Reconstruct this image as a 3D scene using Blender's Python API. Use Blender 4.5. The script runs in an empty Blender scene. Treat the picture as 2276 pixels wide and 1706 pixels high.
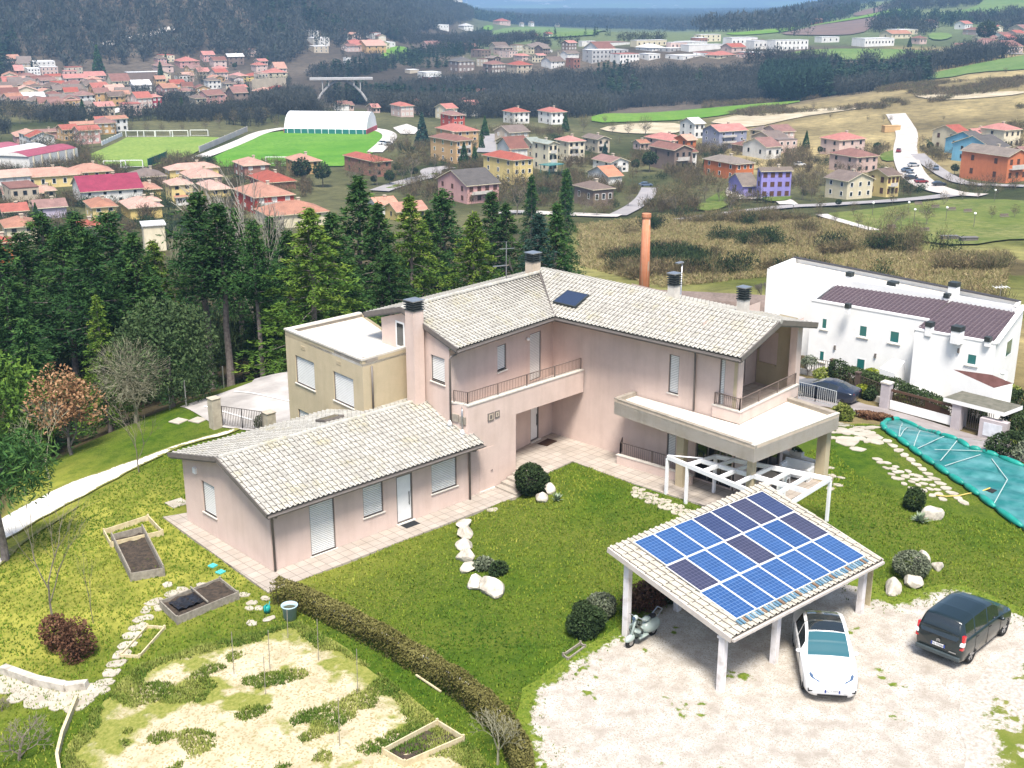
import bpy, bmesh, math, random
import numpy as np
from mathutils import Vector, Matrix
from mathutils.geometry import delaunay_2d_cdt
R = math.radians
random.seed(7); rng = np.random.default_rng(7)
scene = bpy.context.scene
COL = scene.collection
# ---------------------------------------------------------------- camera, world, sun, exposure
CAM = np.array([-23.937, -39.636, 22.930]); YAW = R(46.3946); PITCH = R(17.9478); FPX = 2657.3
cd = bpy.data.cameras.new('camera'); cam = bpy.data.objects.new('camera', cd); COL.objects.link(cam)
cam.location = CAM; cam.rotation_euler = (R(90) - PITCH, 0, YAW - R(90))
cd.sensor_width = 36; cd.lens = 36 * FPX / 2276; cd.clip_start = .5; cd.clip_end = 40000
scene.camera = cam
SUN_EL, SUN_AZ = 62, -130
w = bpy.data.worlds.new('World'); scene.world = w; w.use_nodes = True
nt = w.node_tree; bg = nt.nodes['Background']
sky = nt.nodes.new('ShaderNodeTexSky'); sky.sky_type = 'NISHITA'; sky.sun_disc = False
sky.sun_elevation = R(SUN_EL); sky.sun_rotation = R(90 - SUN_AZ); sky.air_density = 1.0; sky.dust_density = 3.0; sky.ozone_density = 1.0
nt.links.new(sky.outputs[0], bg.inputs[0]); bg.inputs[1].default_value = .105
sl = bpy.data.lights.new('sun', 'SUN'); sl.energy = 3.6; sl.angle = R(16); sl.color = (1, .95, .88)
so = bpy.data.objects.new('sun', sl); COL.objects.link(so)
sd = Vector((math.cos(R(SUN_EL)) * math.cos(R(SUN_AZ)), math.cos(R(SUN_EL)) * math.sin(R(SUN_AZ)), math.sin(R(SUN_EL))))
so.rotation_euler = sd.to_track_quat('Z', 'Y').to_euler()
vs = scene.view_settings; vs.view_transform = 'Standard'; vs.look = 'None'; vs.exposure = 1.12; vs.gamma = 1
# ---------------------------------------------------------------- picture geometry (photo pixels, 2276 x 1706)
FW = np.array([math.cos(YAW) * math.cos(PITCH), math.sin(YAW) * math.cos(PITCH), -math.sin(PITCH)])
RT = np.array([math.sin(YAW), -math.cos(YAW), 0.]); UP = np.cross(RT, FW)
FH = np.array([math.cos(YAW), math.sin(YAW), 0.])
def ray(u, v): return FW + RT * (u - 1138) / FPX - UP * (v - 853) / FPX
def bp(u, v, z):                       # point of the pixel's ray at height z
 d = ray(u, v); return CAM + d * (z - CAM[2]) / d[2]
def atr(u, v, r):                      # point of the pixel's ray at ground distance r
 d = ray(u, v); return CAM + d * r / math.hypot(d[0], d[1])
def px(X):
 v = np.asarray(X) - CAM; z = v @ FW; return 1138 + FPX * (v @ RT) / z, 853 - FPX * (v @ UP) / z
# ---------------------------------------------------------------- terrain
NEAR = [(0,0,0),(-1.2,-1.5,0),(-.6,8.2,0),(5,-1.5,-.03),(-.6,4,-.05),(-.75,6,-.05),(-.95,1.5,-.05),(-.5,8.4,-.06),(-1.3,-.2,-.04),(8,-1.4,-.03),(10.5,-1.4,-.03),(2.5,-1.45,-.03),(12.6,-.6,-.06),(8,.2,-.05),(11,.5,-.05),(13,-2.4,.08),(11.9,-1.4,0),(5,3,0),(10,10,0),(17,-1,.55),(17,-5,.55),(17.4,-9,.5),(14.6,-1.5,.4),(13,-1.6,.0),(12.2,-1.6,0),(22,-5,.5),(25,-12,.35),
 (17.5,-11.6,.45),(20,4,.3),(30,-3,-.2),(5,-6,0),(10,-6,.1),(14,-6,.35),(6,-14,0),(10,-16,0),(15,-16,.1),(14,-22,.1),(18,-25,.2),(8,-22,0),(2,-18,0),(-1.4,-10,0),(10,-30,0),(0,-28,0),
 (25,-18,.1),(34.4,-8.4,0),(27,-20,0),(35,-16,0),(38,-19,0),(33,-12,0),(30,-15,0),(33,-19,0),(36.5,-13,-.05),(31,-12,0),(30,-28,.1),(38,-12,-.8),(40,-16,-1.2),
 (-4.5,3.3,0),(-5,-1.2,0),(-5,-8,0),(-9.3,-2.6,-.4),(-12,-6.3,-.5),(-8,-14,-.2),(-14,-12,-1),(-12,0,-1),(-7.3,9.6,-.7),(-7,11.5,-.9),(-2,14,-.7),(1.6,14.8,-.4),(-1.9,17.8,-1),(-1.8,20.9,-1.4),
 (7.8,18.2,-.4),(8.4,23,-.5),(17,25,-.6),(3.5,22.5,-.9),(-12,14,-2.2),(-7,20,-3),(-3,25,-3.4),(4,29,-3.6),(12,33,-3.8),(22,34,-4.5),(30,28,-4.5),(-16,5,-2.6),(-18,-6,-2),(28,14,-1.8),(36,22,-5),
 (10,45,-6.5),(-8,38,-7),(25,48,-7),(-22,20,-5.5),(31,6,-1.4),(37,4,-2.4),(36,-3,-1.5),(44.5,-3,-3),(44,-9,-3),(45,0,-3),(41,7,-3),(50,-14,-3.2),(52,3,-3.5),(60,-4,-3.8),(63,10,-4.2),(50,15,-4),(60,25,-6),(45,30,-7),
 (70,-20,-4),(55,-30,-2),(45,-40,-1),(20,-45,-.5),(-10,-45,-2),(-24,-45,-3),(-30,-20,-5),(-30,0,-6)]
NA = np.array(NEAR, float)
def _phi(d): return np.sqrt(d * d + .4)
_K = _phi(np.linalg.norm(NA[:, None, :2] - NA[None, :, :2], axis=2)) + np.eye(len(NA)) * .15
_K = np.block([[_K, np.ones((len(NA), 1))], [np.ones((1, len(NA))), np.zeros((1, 1))]])
_W = np.linalg.solve(_K, np.append(NA[:, 2], 0))
def near_z(x, y):
 d = np.sqrt((np.asarray(x)[..., None] - NA[:, 0]) ** 2 + (np.asarray(y)[..., None] - NA[:, 1]) ** 2)
 return _phi(d) @ _W[:-1] + _W[-1]
TR = np.array([60,95,130,180,220,270,330,400,520,620,700,760,820,900,1000,1200,1500,2000,3000,5000,9000,14000.])
TC = np.array([-1400,0,500,900,980,1060,1300,1600,1900,2276,3400.])
TZ = np.array([
 [-5,-5,-5,-5,-5,-5,-4.5,-4,-3.5,-3.5,-3],
 [-8,-8,-8,-8,-8,-8,-8,-6,-5,-5,-4],
 [-13,-13,-13,-13,-13,-13,-12.5,-11.5,-10,-9,-8],
 [-20,-20,-20,-20,-20,-20,-18.5,-17.5,-16.5,-15,-14],
 [-25,-25,-25,-25,-25,-24.5,-22.5,-21.5,-21,-20,-18],
 [-29,-29,-29,-29,-29,-29,-27.5,-26.5,-25.5,-24.5,-22],
 [-32,-32,-32,-32,-32,-32,-31.5,-31,-30,-28.5,-26],
 [-32,-32,-32,-32,-32,-32,-33,-33.5,-33,-31.5,-28],
 [-32,-32,-32,-32,-32,-32,-33,-33.5,-32,-27.5,-22],
 [-32,-32,-32,-33,-34,-34,-34,-34,-28.5,-21,-12],
 [-32,-32,-33,-38,-39,-39,-40,-38,-27,-17,-7],
 [-32,-32,-34,-40,-41,-41,-40,-36,-29,-14,-4],
 [-32,-32,-33,-33,-32,-31,-25,-18,-18,-13,-3],
 [-31,-31,-31,-28,-26,-23,-13,-11,-11,-11,-2],
 [-12,-10,-17,-25,-22,-20,-12,-10,-9,-9,0],
 [75,48,32,-12,-17,-19,-11,-12,-5,-1,12],
 [210,150,105,12,-8,-18,-18,-15,1,13,35],
 [330,260,200,62,20,-14,-27,-26,12,34,75],
 [380,300,230,90,20,-30,-38,-36,6,40,90],
 [300,260,200,60,0,-42,-45,-43,-25,20,60],
 [200,150,100,20,-20,-45,-46,-45,-38,-10,30],
 [220,200,160,120,90,75,80,90,95,110,120]], float)
def _cr(A, t, ax):
 n = A.shape[ax]; i = np.clip(np.floor(t).astype(int), 0, n - 2); f = t - i
 g = lambda k: np.take(A, np.clip(i + k, 0, n - 1), axis=ax)
 return i, f, g
def far_z(rr, sx):
 tr = np.interp(np.log(np.maximum(rr, 1)), np.log(TR), np.arange(len(TR))); tc = np.interp(sx, TC, np.arange(len(TC)))
 i = np.clip(np.floor(tr).astype(int), 0, len(TR) - 2); f = tr - i
 j = np.clip(np.floor(tc).astype(int), 0, len(TC) - 2); g = tc - j
 def cr(p0, p1, p2, p3, t): return p1 + .5 * t * (p2 - p0 + t * (2 * p0 - 5 * p1 + 4 * p2 - p3 + t * (3 * (p1 - p2) + p3 - p0)))
 ci = lambda k: np.clip(i + k, 0, len(TR) - 1); cj = lambda k: np.clip(j + k, 0, len(TC) - 1)
 return cr(*[cr(*[TZ[ci(a), cj(b)] for b in (-1, 0, 1, 2)], g) for a in (-1, 0, 1, 2)], f)
def vnoise(x, y, s, seed=0):
 x = np.asarray(x) / s + seed * 13.7; y = np.asarray(y) / s + seed * 7.3
 xi = np.floor(x).astype(int); yi = np.floor(y).astype(int); fx = x - xi; fy = y - yi
 fx = fx * fx * (3 - 2 * fx); fy = fy * fy * (3 - 2 * fy)
 def h(a, b): v = np.sin(a * 127.1 + b * 311.7) * 43758.5453; return v - np.floor(v)
 return (h(xi, yi) * (1 - fx) + h(xi + 1, yi) * fx) * (1 - fy) + (h(xi, yi + 1) * (1 - fx) + h(xi + 1, yi + 1) * fx) * fy - .5
def Hraw(x, y):
 x = np.asarray(x, float); y = np.asarray(y, float)
 dx = x - CAM[0]; dy = y - CAM[1]; rr = np.hypot(dx, dy)
 fx = dx * FH[0] + dy * FH[1]; rx = dx * RT[0] + dy * RT[1]
 sx = 1138 + 2700 * rx / np.maximum(fx, .25 * rr + 1e-3)
 t = np.clip((rr - 92) / 55, 0, 1); t = t * t * (3 - 2 * t)
 zf = far_z(rr, sx)
 amp = np.clip((rr - 850) / 500, 0, 1) * np.clip((zf + 25) / 60, 0, 1)
 zf = zf + amp * (vnoise(x, y, 260, 1) * 60 + vnoise(x, y, 90, 2) * 22) * np.clip((1500 - sx) / 500, .15, 1)
 zf = zf + np.clip((rr - 110) / 60, 0, 1) * (vnoise(x, y, 28, 3) * 1.5 + vnoise(x, y, 9, 4) * .4) * np.clip((330 - rr) / 60, .15, 1)
 zn = near_z(x, y) + vnoise(x, y, 2.2, 5) * .06
 return zn * (1 - t) + zf * t
# polar grid shared by the ground mesh and by everything that stands on it
_rs = [4.]
while _rs[-1] < 13500: _rs.append(_rs[-1] + max(.42, min(_rs[-1] * .0115, 4 + _rs[-1] * .006)))
GR = np.array(_rs); GA = np.radians(np.linspace(-62, 62, 421))
_ga, _gr = np.meshgrid(GA, GR)
GX = CAM[0] + _gr * np.cos(YAW - _ga); GY = CAM[1] + _gr * np.sin(YAW - _ga)
GZ = Hraw(GX, GY)
_lr = np.arange(len(GR))
def H(x, y):
 x = np.asarray(x, float); y = np.asarray(y, float)
 dx = x - CAM[0]; dy = y - CAM[1]; rr = np.hypot(dx, dy); a = -((np.arctan2(dy, dx) - YAW + math.pi) % (2 * math.pi) - math.pi)
 ti = np.clip(np.interp(rr, GR, _lr), 0, len(GR) - 1.001); tj = np.clip((a - GA[0]) / (GA[1] - GA[0]), 0, len(GA) - 1.001)
 i = ti.astype(int); j = tj.astype(int); f = ti - i; g = tj - j
 return (GZ[i, j] * (1 - g) + GZ[i, j + 1] * g) * (1 - f) + (GZ[i + 1, j] * (1 - g) + GZ[i + 1, j + 1] * g) * f
def G(u, v, rmin=20):                  # where the pixel's ray meets the ground
 d = ray(u, v); hd = math.hypot(d[0], d[1])
 rs = np.concatenate([np.arange(rmin, 150, .5), np.geomspace(150, 13000, 1500)])
 X = CAM[0] + d[0] / hd * rs; Y = CAM[1] + d[1] / hd * rs; Z = CAM[2] + d[2] / hd * rs
 k = np.nonzero(Z < H(X, Y))[0]
 if len(k) == 0: r = 9000.
 else:
  k = k[0]; lo = rs[max(k - 1, 0)]; hi = rs[k]
  for _ in range(18):
   m = (lo + hi) / 2
   if CAM[2] + d[2] / hd * m < float(H(CAM[0] + d[0] / hd * m, CAM[1] + d[1] / hd * m)): hi = m
   else: lo = m
  r = (lo + hi) / 2
 x = CAM[0] + d[0] / hd * r; y = CAM[1] + d[1] / hd * r
 return Vector((x, y, float(H(x, y))))
def dist(p): return math.hypot(p[0] - CAM[0], p[1] - CAM[1])
def ztop(p, u, v):                     # height at which the pixel's ray passes over / before p
 return float(atr(u, v, dist(p))[2])
# ---------------------------------------------------------------- object helpers
def tag(o, label=None, cat=None, group=None, kind=None):
 if label: o['label'] = label
 if cat: o['category'] = cat
 if group: o['group'] = group
 if kind: o['kind'] = kind
 return o
def thing(name, label, cat, loc=(0, 0, 0), rz=0, group=None):
 o = bpy.data.objects.new(name, None); COL.objects.link(o); o.location = loc; o.rotation_euler = (0, 0, rz); o.empty_display_size = .2
 return tag(o, label, cat, group)
class MB:
 def __init__(s): s.v = []; s.f = []; s.m = []; s.T = None
 def add(s, vs, fs, m=0):
  n = len(s.v)
  if s.T is not None: vs = [tuple(s.T @ Vector(q)) for q in vs]
  s.v += [tuple(q) for q in vs]; s.f += [tuple(n + i for i in q) for q in fs]; s.m += [m] * len(fs); return s
 def box(s, a, b, m=0):
  (x0, y0, z0), (x1, y1, z1) = a, b
  return s.add([(x0,y0,z0),(x1,y0,z0),(x1,y1,z0),(x0,y1,z0),(x0,y0,z1),(x1,y0,z1),(x1,y1,z1),(x0,y1,z1)],
                     [(3,2,1,0),(4,5,6,7),(0,1,5,4),(1,2,6,5),(2,3,7,6),(3,0,4,7)], m)
 def cbox(s, c, sz, rz=0, m=0, bev=0):
  M = Matrix.Translation(c) @ Matrix.Rotation(rz, 4, 'Z'); x, y, z = sz[0] / 2, sz[1] / 2, sz[2] / 2
  P = [(-x,-y,-z),(x,-y,-z),(x,y,-z),(-x,y,-z),(-x,-y,z),(x,-y,z),(x,y,z),(-x,y,z)]
  return s.add([M @ Vector(p) for p in P], [(3,2,1,0),(4,5,6,7),(0,1,5,4),(1,2,6,5),(2,3,7,6),(3,0,4,7)], m)
 def bar(s, p, q, wd, ht=None, m=0):
  p, q = Vector(p), Vector(q); d = (q - p); L = d.length
  if L < 1e-6: return s
  ht = ht or wd; x = d / L; up = Vector((0, 0, 1)) if abs(x.z) < .98 else Vector((1, 0, 0)); y = up.cross(x).normalized(); z = x.cross(y)
  P = []
  for o in (p, q):
   for a, b in ((-1,-1),(1,-1),(1,1),(-1,1)): P.append(o + y * a * wd / 2 + z * b * ht / 2)
  return s.add(P, [(3,2,1,0),(4,5,6,7),(0,1,5,4),(1,2,6,5),(2,3,7,6),(3,0,4,7)], m)
 def tube(s, pts, rads, n=8, m=0, cap=True):
  pts = [Vector(p) for p in pts]; rads = rads if hasattr(rads, '__len__') else [rads] * len(pts)
  V = []; F = []; pr = None
  for i, p in enumerate(pts):
   d = (pts[min(i + 1, len(pts) - 1)] - pts[max(i - 1, 0)]).normalized()
   u = pr if pr is not None else (Vector((1, 0, 0)) if abs(d.x) < .8 else Vector((0, 1, 0)))
   u = (u - d * u.dot(d)).normalized(); w_ = d.cross(u); pr = u
   V += [p + (u * math.cos(2 * math.pi * k / n) + w_ * math.sin(2 * math.pi * k / n)) * rads[i] for k in range(n)]
  for i in range(len(pts) - 1):
   for k in range(n): F.append((i*n+k, i*n+(k+1)%n, (i+1)*n+(k+1)%n, (i+1)*n+k))
  if cap: F += [tuple(range(n - 1, -1, -1)), tuple(range((len(pts) - 1) * n, len(pts) * n))]
  return s.add(V, F, m)
 def prism(s, poly, z0, z1, m=0, mtop=None, mbot=None):
  n = len(poly); zz0 = z0 if hasattr(z0, '__len__') else [z0] * n; zz1 = z1 if hasattr(z1, '__len__') else [z1] * n
  A = sum(poly[i][0]*poly[(i+1)%n][1]-poly[(i+1)%n][0]*poly[i][1] for i in range(n))
  if A < 0: poly = poly[::-1]; zz0 = list(zz0)[::-1]; zz1 = list(zz1)[::-1]
  V = [(p[0], p[1], zz0[i]) for i, p in enumerate(poly)] + [(p[0], p[1], zz1[i]) for i, p in enumerate(poly)]
  s.add(V, [(i, (i+1)%n, n+(i+1)%n, n+i) for i in range(n)], m)
  k = len(s.v) - 2 * n
  s.f += [tuple(k + n + i for i in range(n)), tuple(k + i for i in range(n - 1, -1, -1))]; s.m += [m if mtop is None else mtop, m if mbot is None else mbot]
  return s
 def ball(s, c, r, sub=2, m=0, jit=0, seed=0, flat=0):
  bm = bmesh.new(); bmesh.ops.create_icosphere(bm, subdivisions=sub, radius=1); rd = random.Random(seed)
  r = r if hasattr(r, '__len__') else (r, r, r)
  V = []
  for q in bm.verts:
   j = 1 + jit * (rd.random() - .5) * 2; V.append((c[0] + q.co.x * r[0] * j, c[1] + q.co.y * r[1] * j, c[2] + max(q.co.z, -1 + flat) * r[2] * j))
  F = [tuple(x.index for x in f.verts) for f in bm.faces]; bm.free(); return s.add(V, F, m)
 def mesh(s, name, mats, smooth=False):
  me = bpy.data.meshes.new(name); me.from_pydata([tuple(v) for v in s.v], [], s.f)
  for x in (mats if isinstance(mats, (list, tuple)) else [mats]): me.materials.append(x)
  if len(me.polygons) == len(s.m): me.polygons.foreach_set('material_index', s.m)
  if smooth: me.polygons.foreach_set('use_smooth', [True] * len(me.polygons))
  me.update(); return me
 def obj(s, name, mats, parent=None, smooth=False, bevel=0):
  return link(name, s.mesh(name, mats, smooth), parent, bevel)
def parts(mb, name, mats, parent=None, **kw):
 """one object for every separate piece of mb"""
 f = list(range(len(mb.v)))
 def root(i):
  while f[i] != i: f[i] = f[f[i]]; i = f[i]
  return i
 for q in mb.f:
  for i in q[1:]: f[root(i)] = root(q[0])
 g = {}
 for q, m in zip(mb.f, mb.m): g.setdefault(root(q[0]), []).append((q, m))
 for L in g.values():
  b = MB(); ix = sorted({i for q, _ in L for i in q}); mp = {a: k for k, a in enumerate(ix)}; b.v = [mb.v[i] for i in ix]; b.f = [tuple(mp[i] for i in q) for q, _ in L]; b.m = [m for _, m in L]; o = b.obj(name, mats, parent, **kw)
 return o
def link(name, me, parent=None, bevel=0, loc=None, rz=None):
 o = bpy.data.objects.new(name, me); COL.objects.link(o)
 if parent is not None: o.parent = parent
 if loc is not None: o.location = loc
 if rz is not None: o.rotation_euler = (0, 0, rz)
 if bevel:
  b = o.modifiers.new('bevel', 'BEVEL'); b.width = bevel; b.segments = 2; b.limit_method = 'ANGLE'
 return o
def kids(o): return [c for c in list(o.children)]
def dup(o, loc=None, rz=None, label=None, parent=None, scale=None, group=None):
 c = o.copy(); COL.objects.link(c)
 if parent is not None: c.parent = parent
 if loc is not None: c.location = loc
 if rz is not None: c.rotation_euler = (0, 0, rz)
 if scale is not None: c.scale = scale if hasattr(scale, '__len__') else (scale,) * 3
 if label: c['label'] = label
 if group: c['group'] = group
 for ch in kids(o): dup(ch, parent=c)
 return c
def npmesh(name, V, F, mats, attr=None, smooth=False, midx=None):
 """triangle / quad soup from numpy arrays (F: n x 3 or n x 4)"""
 me = bpy.data.meshes.new(name); V = np.asarray(V, np.float32); F = np.asarray(F, np.int32)
 me.vertices.add(len(V)); me.vertices.foreach_set('co', V.ravel())
 k = F.shape[1]; me.loops.add(F.size); me.loops.foreach_set('vertex_index', F.ravel())
 me.polygons.add(len(F)); me.polygons.foreach_set('loop_start', np.arange(0, F.size, k, dtype=np.int32)); me.polygons.foreach_set('loop_total', np.full(len(F), k, np.int32))
 for x in (mats if isinstance(mats, (list, tuple)) else [mats]): me.materials.append(x)
 if midx is not None: me.polygons.foreach_set('material_index', np.asarray(midx, np.int32))
 if smooth: me.polygons.foreach_set('use_smooth', np.ones(len(F), bool))
 for nm, a in (attr or {}).items():
  at = me.attributes.new(nm, 'FLOAT', 'POINT'); at.data.foreach_set('value', np.asarray(a, np.float32))
 me.update(calc_edges=True); return me
# ---------------------------------------------------------------- materials
def _new(name):
 m = bpy.data.materials.new(name); m.use_nodes = True; n = m.node_tree.nodes; l = m.node_tree.links
 return m, n, l, n['Principled BSDF']
def _noise(n, l, scale, detail=4, rough=.6, vec=None):
 t = n.new('ShaderNodeTexNoise'); t.inputs['Scale'].default_value = scale; t.inputs['Detail'].default_value = detail; t.inputs['Roughness'].default_value = rough
 if vec is None: vec = n.new('ShaderNodeNewGeometry').outputs['Position']
 l.new(vec, t.inputs['Vector']); return t.outputs['Fac']
def _ramp(n, l, fac, a=.35, b=.65):
 t = n.new('ShaderNodeMapRange'); t.inputs[1].default_value = a; t.inputs[2].default_value = b; t.clamp = True; l.new(fac, t.inputs[0]); return t.outputs[0]
def _mix(n, l, fac, a, b, mode='MIX'):
 t = n.new('ShaderNodeMix'); t.data_type = 'RGBA'; t.blend_type = mode
 if isinstance(fac, (int, float)): t.inputs[0].default_value = fac
 else: l.new(fac, t.inputs[0])
 for s, v in ((6, a), (7, b)):
  if isinstance(v, tuple): t.inputs[s].default_value = (*v[:3], 1)
  else: l.new(v, t.inputs[s])
 return t.outputs[2]
def _math(n, l, op, a, b=0.):
 t = n.new('ShaderNodeMath'); t.operation = op
 for s, v in ((0, a), (1, b)):
  if isinstance(v, (int, float)): t.inputs[s].default_value = v
  else: l.new(v, t.inputs[s])
 return t.outputs[0]
def _bump(n, l, bs, h, strength, dist_=.02):
 b = n.new('ShaderNodeBump'); b.inputs['Strength'].default_value = strength; b.inputs['Distance'].default_value = dist_
 l.new(h, b.inputs['Height']); l.new(b.outputs[0], bs.inputs['Normal'])
def mat(name, c, c2=None, scale=3., lo=.35, hi=.65, rough=.8, spec=.3, metal=0., bump=0., bscale=40., fine=0., coat=0., streak=0., rnd=0.):
 """two tones of one paint mixed by world-space noise, optional fine grain and bump"""
 m, n, l, b = _new(name); c2 = c2 or tuple(x * .82 for x in c)
 col = _mix(n, l, _ramp(n, l, _noise(n, l, scale), lo, hi), c, c2)
 if fine:
  g = _ramp(n, l, _noise(n, l, bscale, 2), .3, .7); col = _mix(n, l, g, _mix(n, l, 1., col, tuple([1 - fine] * 3), 'MULTIPLY'), col)
 if streak:
  mp = n.new('ShaderNodeMapping'); mp.inputs['Scale'].default_value = (2.2, 2.2, .22); l.new(n.new('ShaderNodeNewGeometry').outputs['Position'], mp.inputs[0])
  col = _mix(n, l, _math(n, l, 'MULTIPLY', _ramp(n, l, _noise(n, l, 1., 6, .65, mp.outputs[0]), .48, .72), streak), col, _mix(n, l, 1., col, (.70, .68, .63), 'MULTIPLY'))
  col = _mix(n, l, _math(n, l, 'MULTIPLY', _ramp(n, l, _noise(n, l, .5, 5, .7), .5, .75), streak * .7), col, _mix(n, l, 1., col, (.80, .80, .74), 'MULTIPLY'))
 if rnd:
  hv = n.new('ShaderNodeHueSaturation'); oi = n.new('ShaderNodeObjectInfo'); l.new(col, hv.inputs['Color']); k = _math(n, l, 'MULTIPLY_ADD', oi.outputs['Random'], rnd); k.node.inputs[2].default_value = 1 - rnd * .6; l.new(k, hv.inputs['Value']); k = _math(n, l, 'MULTIPLY_ADD', oi.outputs['Random'], -rnd * .8); k.node.inputs[2].default_value = 1.; l.new(k, hv.inputs['Saturation']); col = hv.outputs[0]
 l.new(col, b.inputs['Base Color']); b.inputs['Roughness'].default_value = rough; b.inputs['Specular IOR Level'].default_value = spec; b.inputs['Metallic'].default_value = metal
 b.inputs['Coat Weight'].default_value = coat
 if bump: _bump(n, l, b, _noise(n, l, bscale, 3), bump)
 return m
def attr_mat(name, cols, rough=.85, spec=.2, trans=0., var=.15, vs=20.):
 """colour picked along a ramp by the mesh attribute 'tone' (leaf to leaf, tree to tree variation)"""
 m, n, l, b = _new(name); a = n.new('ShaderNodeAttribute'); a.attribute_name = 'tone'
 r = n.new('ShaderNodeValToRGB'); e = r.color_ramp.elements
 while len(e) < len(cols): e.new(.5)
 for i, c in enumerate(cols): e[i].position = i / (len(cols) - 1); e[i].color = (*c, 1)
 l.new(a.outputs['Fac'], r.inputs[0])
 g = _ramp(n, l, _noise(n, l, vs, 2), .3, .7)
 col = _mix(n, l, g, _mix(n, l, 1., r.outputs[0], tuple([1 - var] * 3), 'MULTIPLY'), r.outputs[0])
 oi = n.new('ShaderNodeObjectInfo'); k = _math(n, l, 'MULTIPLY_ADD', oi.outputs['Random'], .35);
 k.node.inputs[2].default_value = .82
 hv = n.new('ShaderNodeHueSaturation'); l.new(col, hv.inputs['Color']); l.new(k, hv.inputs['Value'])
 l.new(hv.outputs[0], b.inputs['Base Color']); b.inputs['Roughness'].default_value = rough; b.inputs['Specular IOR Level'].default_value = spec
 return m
def glass_mat(name, c, rough=.08):
 m, n, l, b = _new(name); b.inputs['Base Color'].default_value = (*c, 1); b.inputs['Roughness'].default_value = rough; b.inputs['Specular IOR Level'].default_value = .7; b.inputs['Coat Weight'].default_value = .5
 return m
def grass_mat(name, dark, mid, dry, s1=.12, s2=1.3, s3=11., dryamt=.5):
 m, n, l, b = _new(name)
 a = _ramp(n, l, _noise(n, l, s1, 3), .38, .62); c = _ramp(n, l, _noise(n, l, s2, 5, .7), .35, .65); f = _ramp(n, l, _noise(n, l, s3, 4, .75), .36, .66)
 col = _mix(n, l, c, dark, mid)
 d = _math(n, l, 'MULTIPLY', _math(n, l, 'MULTIPLY', a, f), dryamt * 1.6)
 col = _mix(n, l, d, col, dry);
 col = _mix(n, l, _math(n, l, 'MULTIPLY', f, .55), _mix(n, l, 1., col, (.62, .66, .6), 'MULTIPLY'), col)
 l.new(col, b.inputs['Base Color']); b.inputs['Roughness'].default_value = .95; b.inputs['Specular IOR Level'].default_value = .1
 _bump(n, l, b, _noise(n, l, s3 * 1.6, 5, .75), .9, .09); return m
def edge_mat(name, inner, outer, wid=1.2, ns=3., rough=.95, speck=None, spscale=24., patch=0., soft=.12):
 """a loose surface that breaks up irregularly into the grass towards its rim (attribute 'edge' = metres from the rim)"""
 m, n, l, b = _new(name); a = n.new('ShaderNodeAttribute'); a.attribute_name = 'edge'
 e = _math(n, l, 'DIVIDE', a.outputs['Fac'], wid); e = _math(n, l, 'MINIMUM', e, 1.)
 nz = _noise(n, l, ns, 6, .72); n2 = _noise(n, l, ns * .22, 3)
 t = _math(n, l, 'ADD', _math(n, l, 'SUBTRACT', e, _math(n, l, 'MULTIPLY', nz, 1.25)), .28)
 if patch: t = _math(n, l, 'SUBTRACT', t, _math(n, l, 'MULTIPLY', _ramp(n, l, n2, .52, .7), patch))
 k = _ramp(n, l, t, 0., soft)
 ic = _mix(n, l, _ramp(n, l, _noise(n, l, ns * .5, 5), .35, .7), inner[0], inner[1])
 if speck:
  v = n.new('ShaderNodeTexVoronoi'); v.inputs['Scale'].default_value = spscale; l.new(n.new('ShaderNodeNewGeometry').outputs['Position'], v.inputs['Vector'])
  ic = _mix(n, l, _ramp(n, l, v.outputs['Color'], .62, .8), ic, speck)
 oc = _mix(n, l, _ramp(n, l, _noise(n, l, 7, 5, .7), .35, .65), outer[0], outer[1])
 l.new(_mix(n, l, k, oc, ic), b.inputs['Base Color']); b.inputs['Roughness'].default_value = rough; b.inputs['Specular IOR Level'].default_value = .15
 _bump(n, l, b, _noise(n, l, 16, 5, .7), .7, .05); return m
def brick_mat(name, c1, c2, mortar, w_, h_, off=0., mort=.02, rough=.8, rot=0.):
 m, n, l, b = _new(name); t = n.new('ShaderNodeTexBrick'); t.offset = off; t.inputs['Scale'].default_value = 1; t.inputs['Brick Width'].default_value = w_; t.inputs['Row Height'].default_value = h_
 t.inputs['Mortar Size'].default_value = mort; t.inputs['Mortar Smooth'].default_value = .3
 mp = n.new('ShaderNodeMapping'); mp.inputs['Rotation'].default_value = (0, 0, rot); l.new(n.new('ShaderNodeNewGeometry').outputs['Position'], mp.inputs[0]); l.new(mp.outputs[0], t.inputs['Vector'])
 for i, c in enumerate((c1, c2, mortar)): t.inputs[i + 1].default_value = (*c, 1)
 col = _mix(n, l, _ramp(n, l, _noise(n, l, 1.1, 5), .3, .7), _mix(n, l, 1., t.outputs[0], (.8, .78, .75), 'MULTIPLY'), t.outputs[0])
 l.new(col, b.inputs['Base Color']); b.inputs['Roughness'].default_value = rough; b.inputs['Specular IOR Level'].default_value = .25
 _bump(n, l, b, t.outputs['Fac'], -.4, .01); return m
GRASS = grass_mat('lawn grass', (.045, .105, .010), (.125, .185, .018), (.33, .31, .07), dryamt=.55)
PINK = mat('pink stucco', (.67, .53, .46), (.62, .485, .42), 1.2, bump=.3, bscale=45, fine=.16, rough=.9, streak=.3)
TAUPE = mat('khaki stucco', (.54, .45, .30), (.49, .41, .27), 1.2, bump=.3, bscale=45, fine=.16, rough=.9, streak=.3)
PALE = mat('pale beige stucco', (.58, .48, .38), (.53, .44, .34), 1., bump=.3, bscale=45, fine=.16, rough=.9, streak=.6)
WHITE = mat('white paint', (.80, .80, .78), (.74, .74, .72), 2., rough=.6)
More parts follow.
